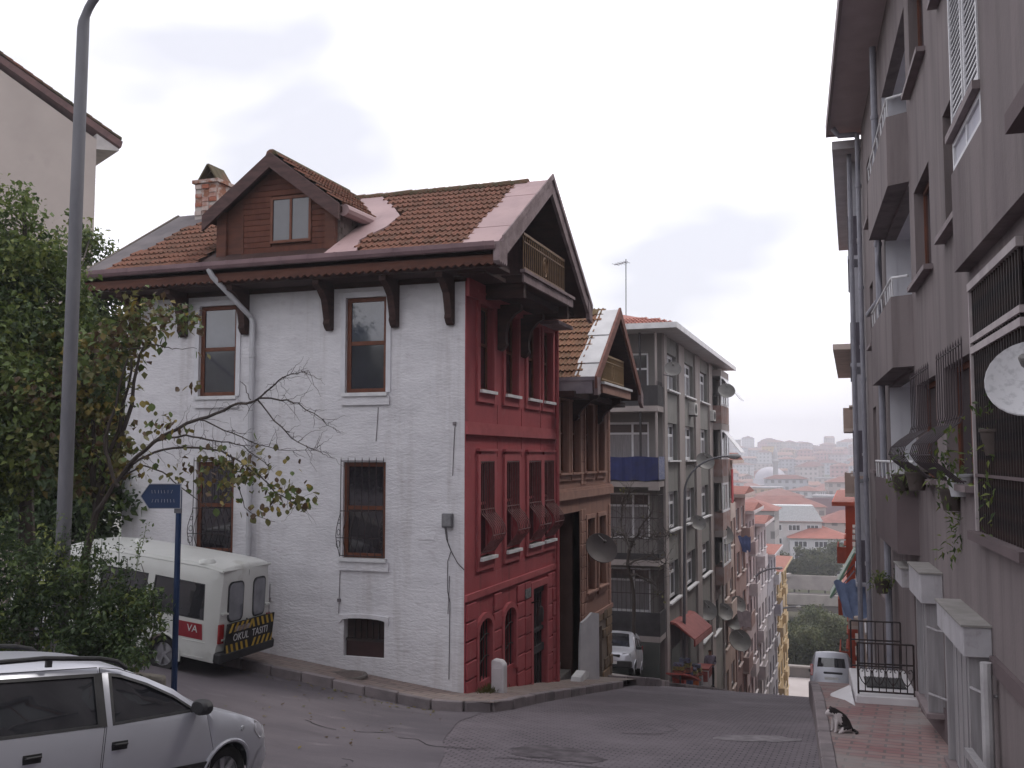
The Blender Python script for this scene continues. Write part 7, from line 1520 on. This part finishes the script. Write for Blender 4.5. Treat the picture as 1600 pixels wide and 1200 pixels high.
# mosque: dome, drum, minaret
mq = thing('mosque', 'pale domed mosque with a thin minaret on the far slope', 'mosque', (*spot(1203, 620), -24)); z1 = zat(1203, 748, 620) + 24; r0 = 9.5
b = MB(); b.box(-15, 15, -12, 12, -6, z1 - 4); b.build('hall', win_mat('mosque_wall', (.46, .44, .45), (.2, .2, .22), 5, 6), mq)
b = MB(); b.lathe([(r0 + 1, z1 - 6), (r0 + 1, z1), (r0, z1)] + [(r0 * math.cos(a), z1 + r0 * .78 * math.sin(a)) for a in [R_(90 * k / 8) for k in range(9)]], 24); b.build('dome', M('lead_dome', (.5, .48, .52), (.42, .4, .44), sc=.3), mq, smooth=True)
mzt = zat(1213, 694, 620) + 24; b = MB(); b.lathe([(1.6, -6), (1.5, mzt - 12), (2.2, mzt - 11), (2.2, mzt - 10), (1.3, mzt - 9.5), (1.3, mzt - 5), (0, mzt)], 14, Matrix.Translation((4.2, -13, 0))); b.build('minaret', M('minaret_stone', (.4, .38, .39)), mq, smooth=True)
x, y = spot(1202, 930); town_house('tower_block', 'ochre yellow tower block on the skyline above the dome', 'apartment block', x, y, 13, 12, -10, zat(1202, 698, 930), (.58, .40, .16), (.42, .25, .15), 1, .1, rooft='flat')
# houses up the hillside
walls = [((.52, .46, .45), 'cream'), ((.5, .42, .44), 'pale pink'), ((.46, .46, .5), 'pale grey'), ((.55, .54, .56), 'white'), ((.5, .36, .24), 'ochre'), ((.5, .28, .27), 'rose'), ((.42, .36, .34), 'beige')]
roofs = [((.27, .135, .115), 'red tiled', 'hip'), ((.32, .19, .155), 'orange tiled', 'gable'), ((.2, .105, .095), 'dark red', 'hip'), ((.4, .38, .4), 'flat grey', 'flat')]
rows = [(275, 24), (315, 22), (365, 22), (420, 23), (480, 24), (550, 26), (630, 28), (710, 30), (800, 34), (890, 36), (980, 38), (1070, 42), (1160, 44), (1250, 46)]
NUM = ['', '', 'two', 'three', 'four', 'five', 'six', 'seven', 'eight']
def hill_word(px, D): return ('left of' if px < 1195 else 'below' if D < 600 and px < 1225 else 'right of') + ' the dome, ' + ('low in the valley' if D < 400 else 'at the hill foot' if D < 560 else 'low uphill' if D < 720 else 'midway uphill' if D < 900 else 'high uphill' if D < 1080 else 'on the skyline')
for D, stp in rows:
    px = 1120 + rr.uniform(0, 12)
    while px < 1400:
        wd = rr.uniform(10, 19); step_px = wd * rr.uniform(1.0, 1.25) / D * 1550
        if not (D < 340 and 1165 < px < 1345) and not (560 < D < 640 and 1185 < px < 1222) and not (900 < D < 960 and 1185 < px < 1218) and not (620 < D < 900 and 1190 < px < 1215 and False):
            x, y = spot(px, D + rr.uniform(-18, 18)); g0 = h(x, y); sto = rr.choice((2, 3, 3, 4, 5)) if D > 500 else rr.choice((3, 4, 4, 5)); (wc, wn_), (rc, rn, rt) = rr.choice(walls), rr.choices(roofs, (5, 3, 2, 2))[0]
            if D > 1000: sto += rr.choice((0, 1, 2))
            town_house('hill_house', f'{wn_} {NUM[sto]}-storey house with {rn} roof ' + hill_word(px, D), 'house', x, y, wd, rr.uniform(9, 14), g0, g0 + sto * 3.0, wc, rc, rr.uniform(1.5, 3), rr.uniform(-.5, .5), f'{wn_} {rn} houses on the far hillside', rt)
        px += step_px
for px, D in [(1170, 780), (1180, 900), (1240, 820), (1256, 700), (1265, 860), (1275, 1000), (1290, 900), (1300, 780), (1310, 950), (1320, 840), (1330, 700), (1160, 640), (1225, 560), (1285, 600), (1155, 1000), (1245, 960)]:
    c = at(px, 714, D); gz0 = h(c.x, c.y); t = thing('hill_tree', 'dark tree clump among the houses ' + hill_word(px, D), 'tree', (0, 0, 0), 0, 'trees on the far hillside'); r = rr.uniform(5, 8)
    foliage('crown', t, [(Vector((c.x + rr.gauss(0, r * .6), c.y + rr.gauss(0, r * .4), gz0 + r * 1.1 + rr.gauss(0, r * .35))), r * .5) for _ in range(9)], treemats[:2], 1.3, rr, .012, weights=(1, 3))
    b = MB(); b.tube([(c.x, c.y, gz0 - 1), (c.x, c.y, gz0 + r * 1.2)], [.5, .25], 6); b.build('trunk', bark, t)
# ================================================================ hazy air over the valley
b = MB(); b.box(-1400, 1400, -60, 1750, -40, 60); hz = b.build('haze', M('unused_haze', (1, 1, 1))); hz.data.materials.clear(); hz['kind'] = 'stuff'
hm = bpy.data.materials.new('haze_air'); hm.use_nodes = True; t = hm.node_tree; t.nodes.clear(); o = t.nodes.new('ShaderNodeOutputMaterial'); v = t.nodes.new('ShaderNodeVolumePrincipled')
v.inputs['Color'].default_value = (.93, .93, 1.0, 1); v.inputs['Density'].default_value = .0009; v.inputs['Anisotropy'].default_value = .2
t.links.new(v.outputs['Volume'], o.inputs['Volume']); hz.data.materials.append(hm)
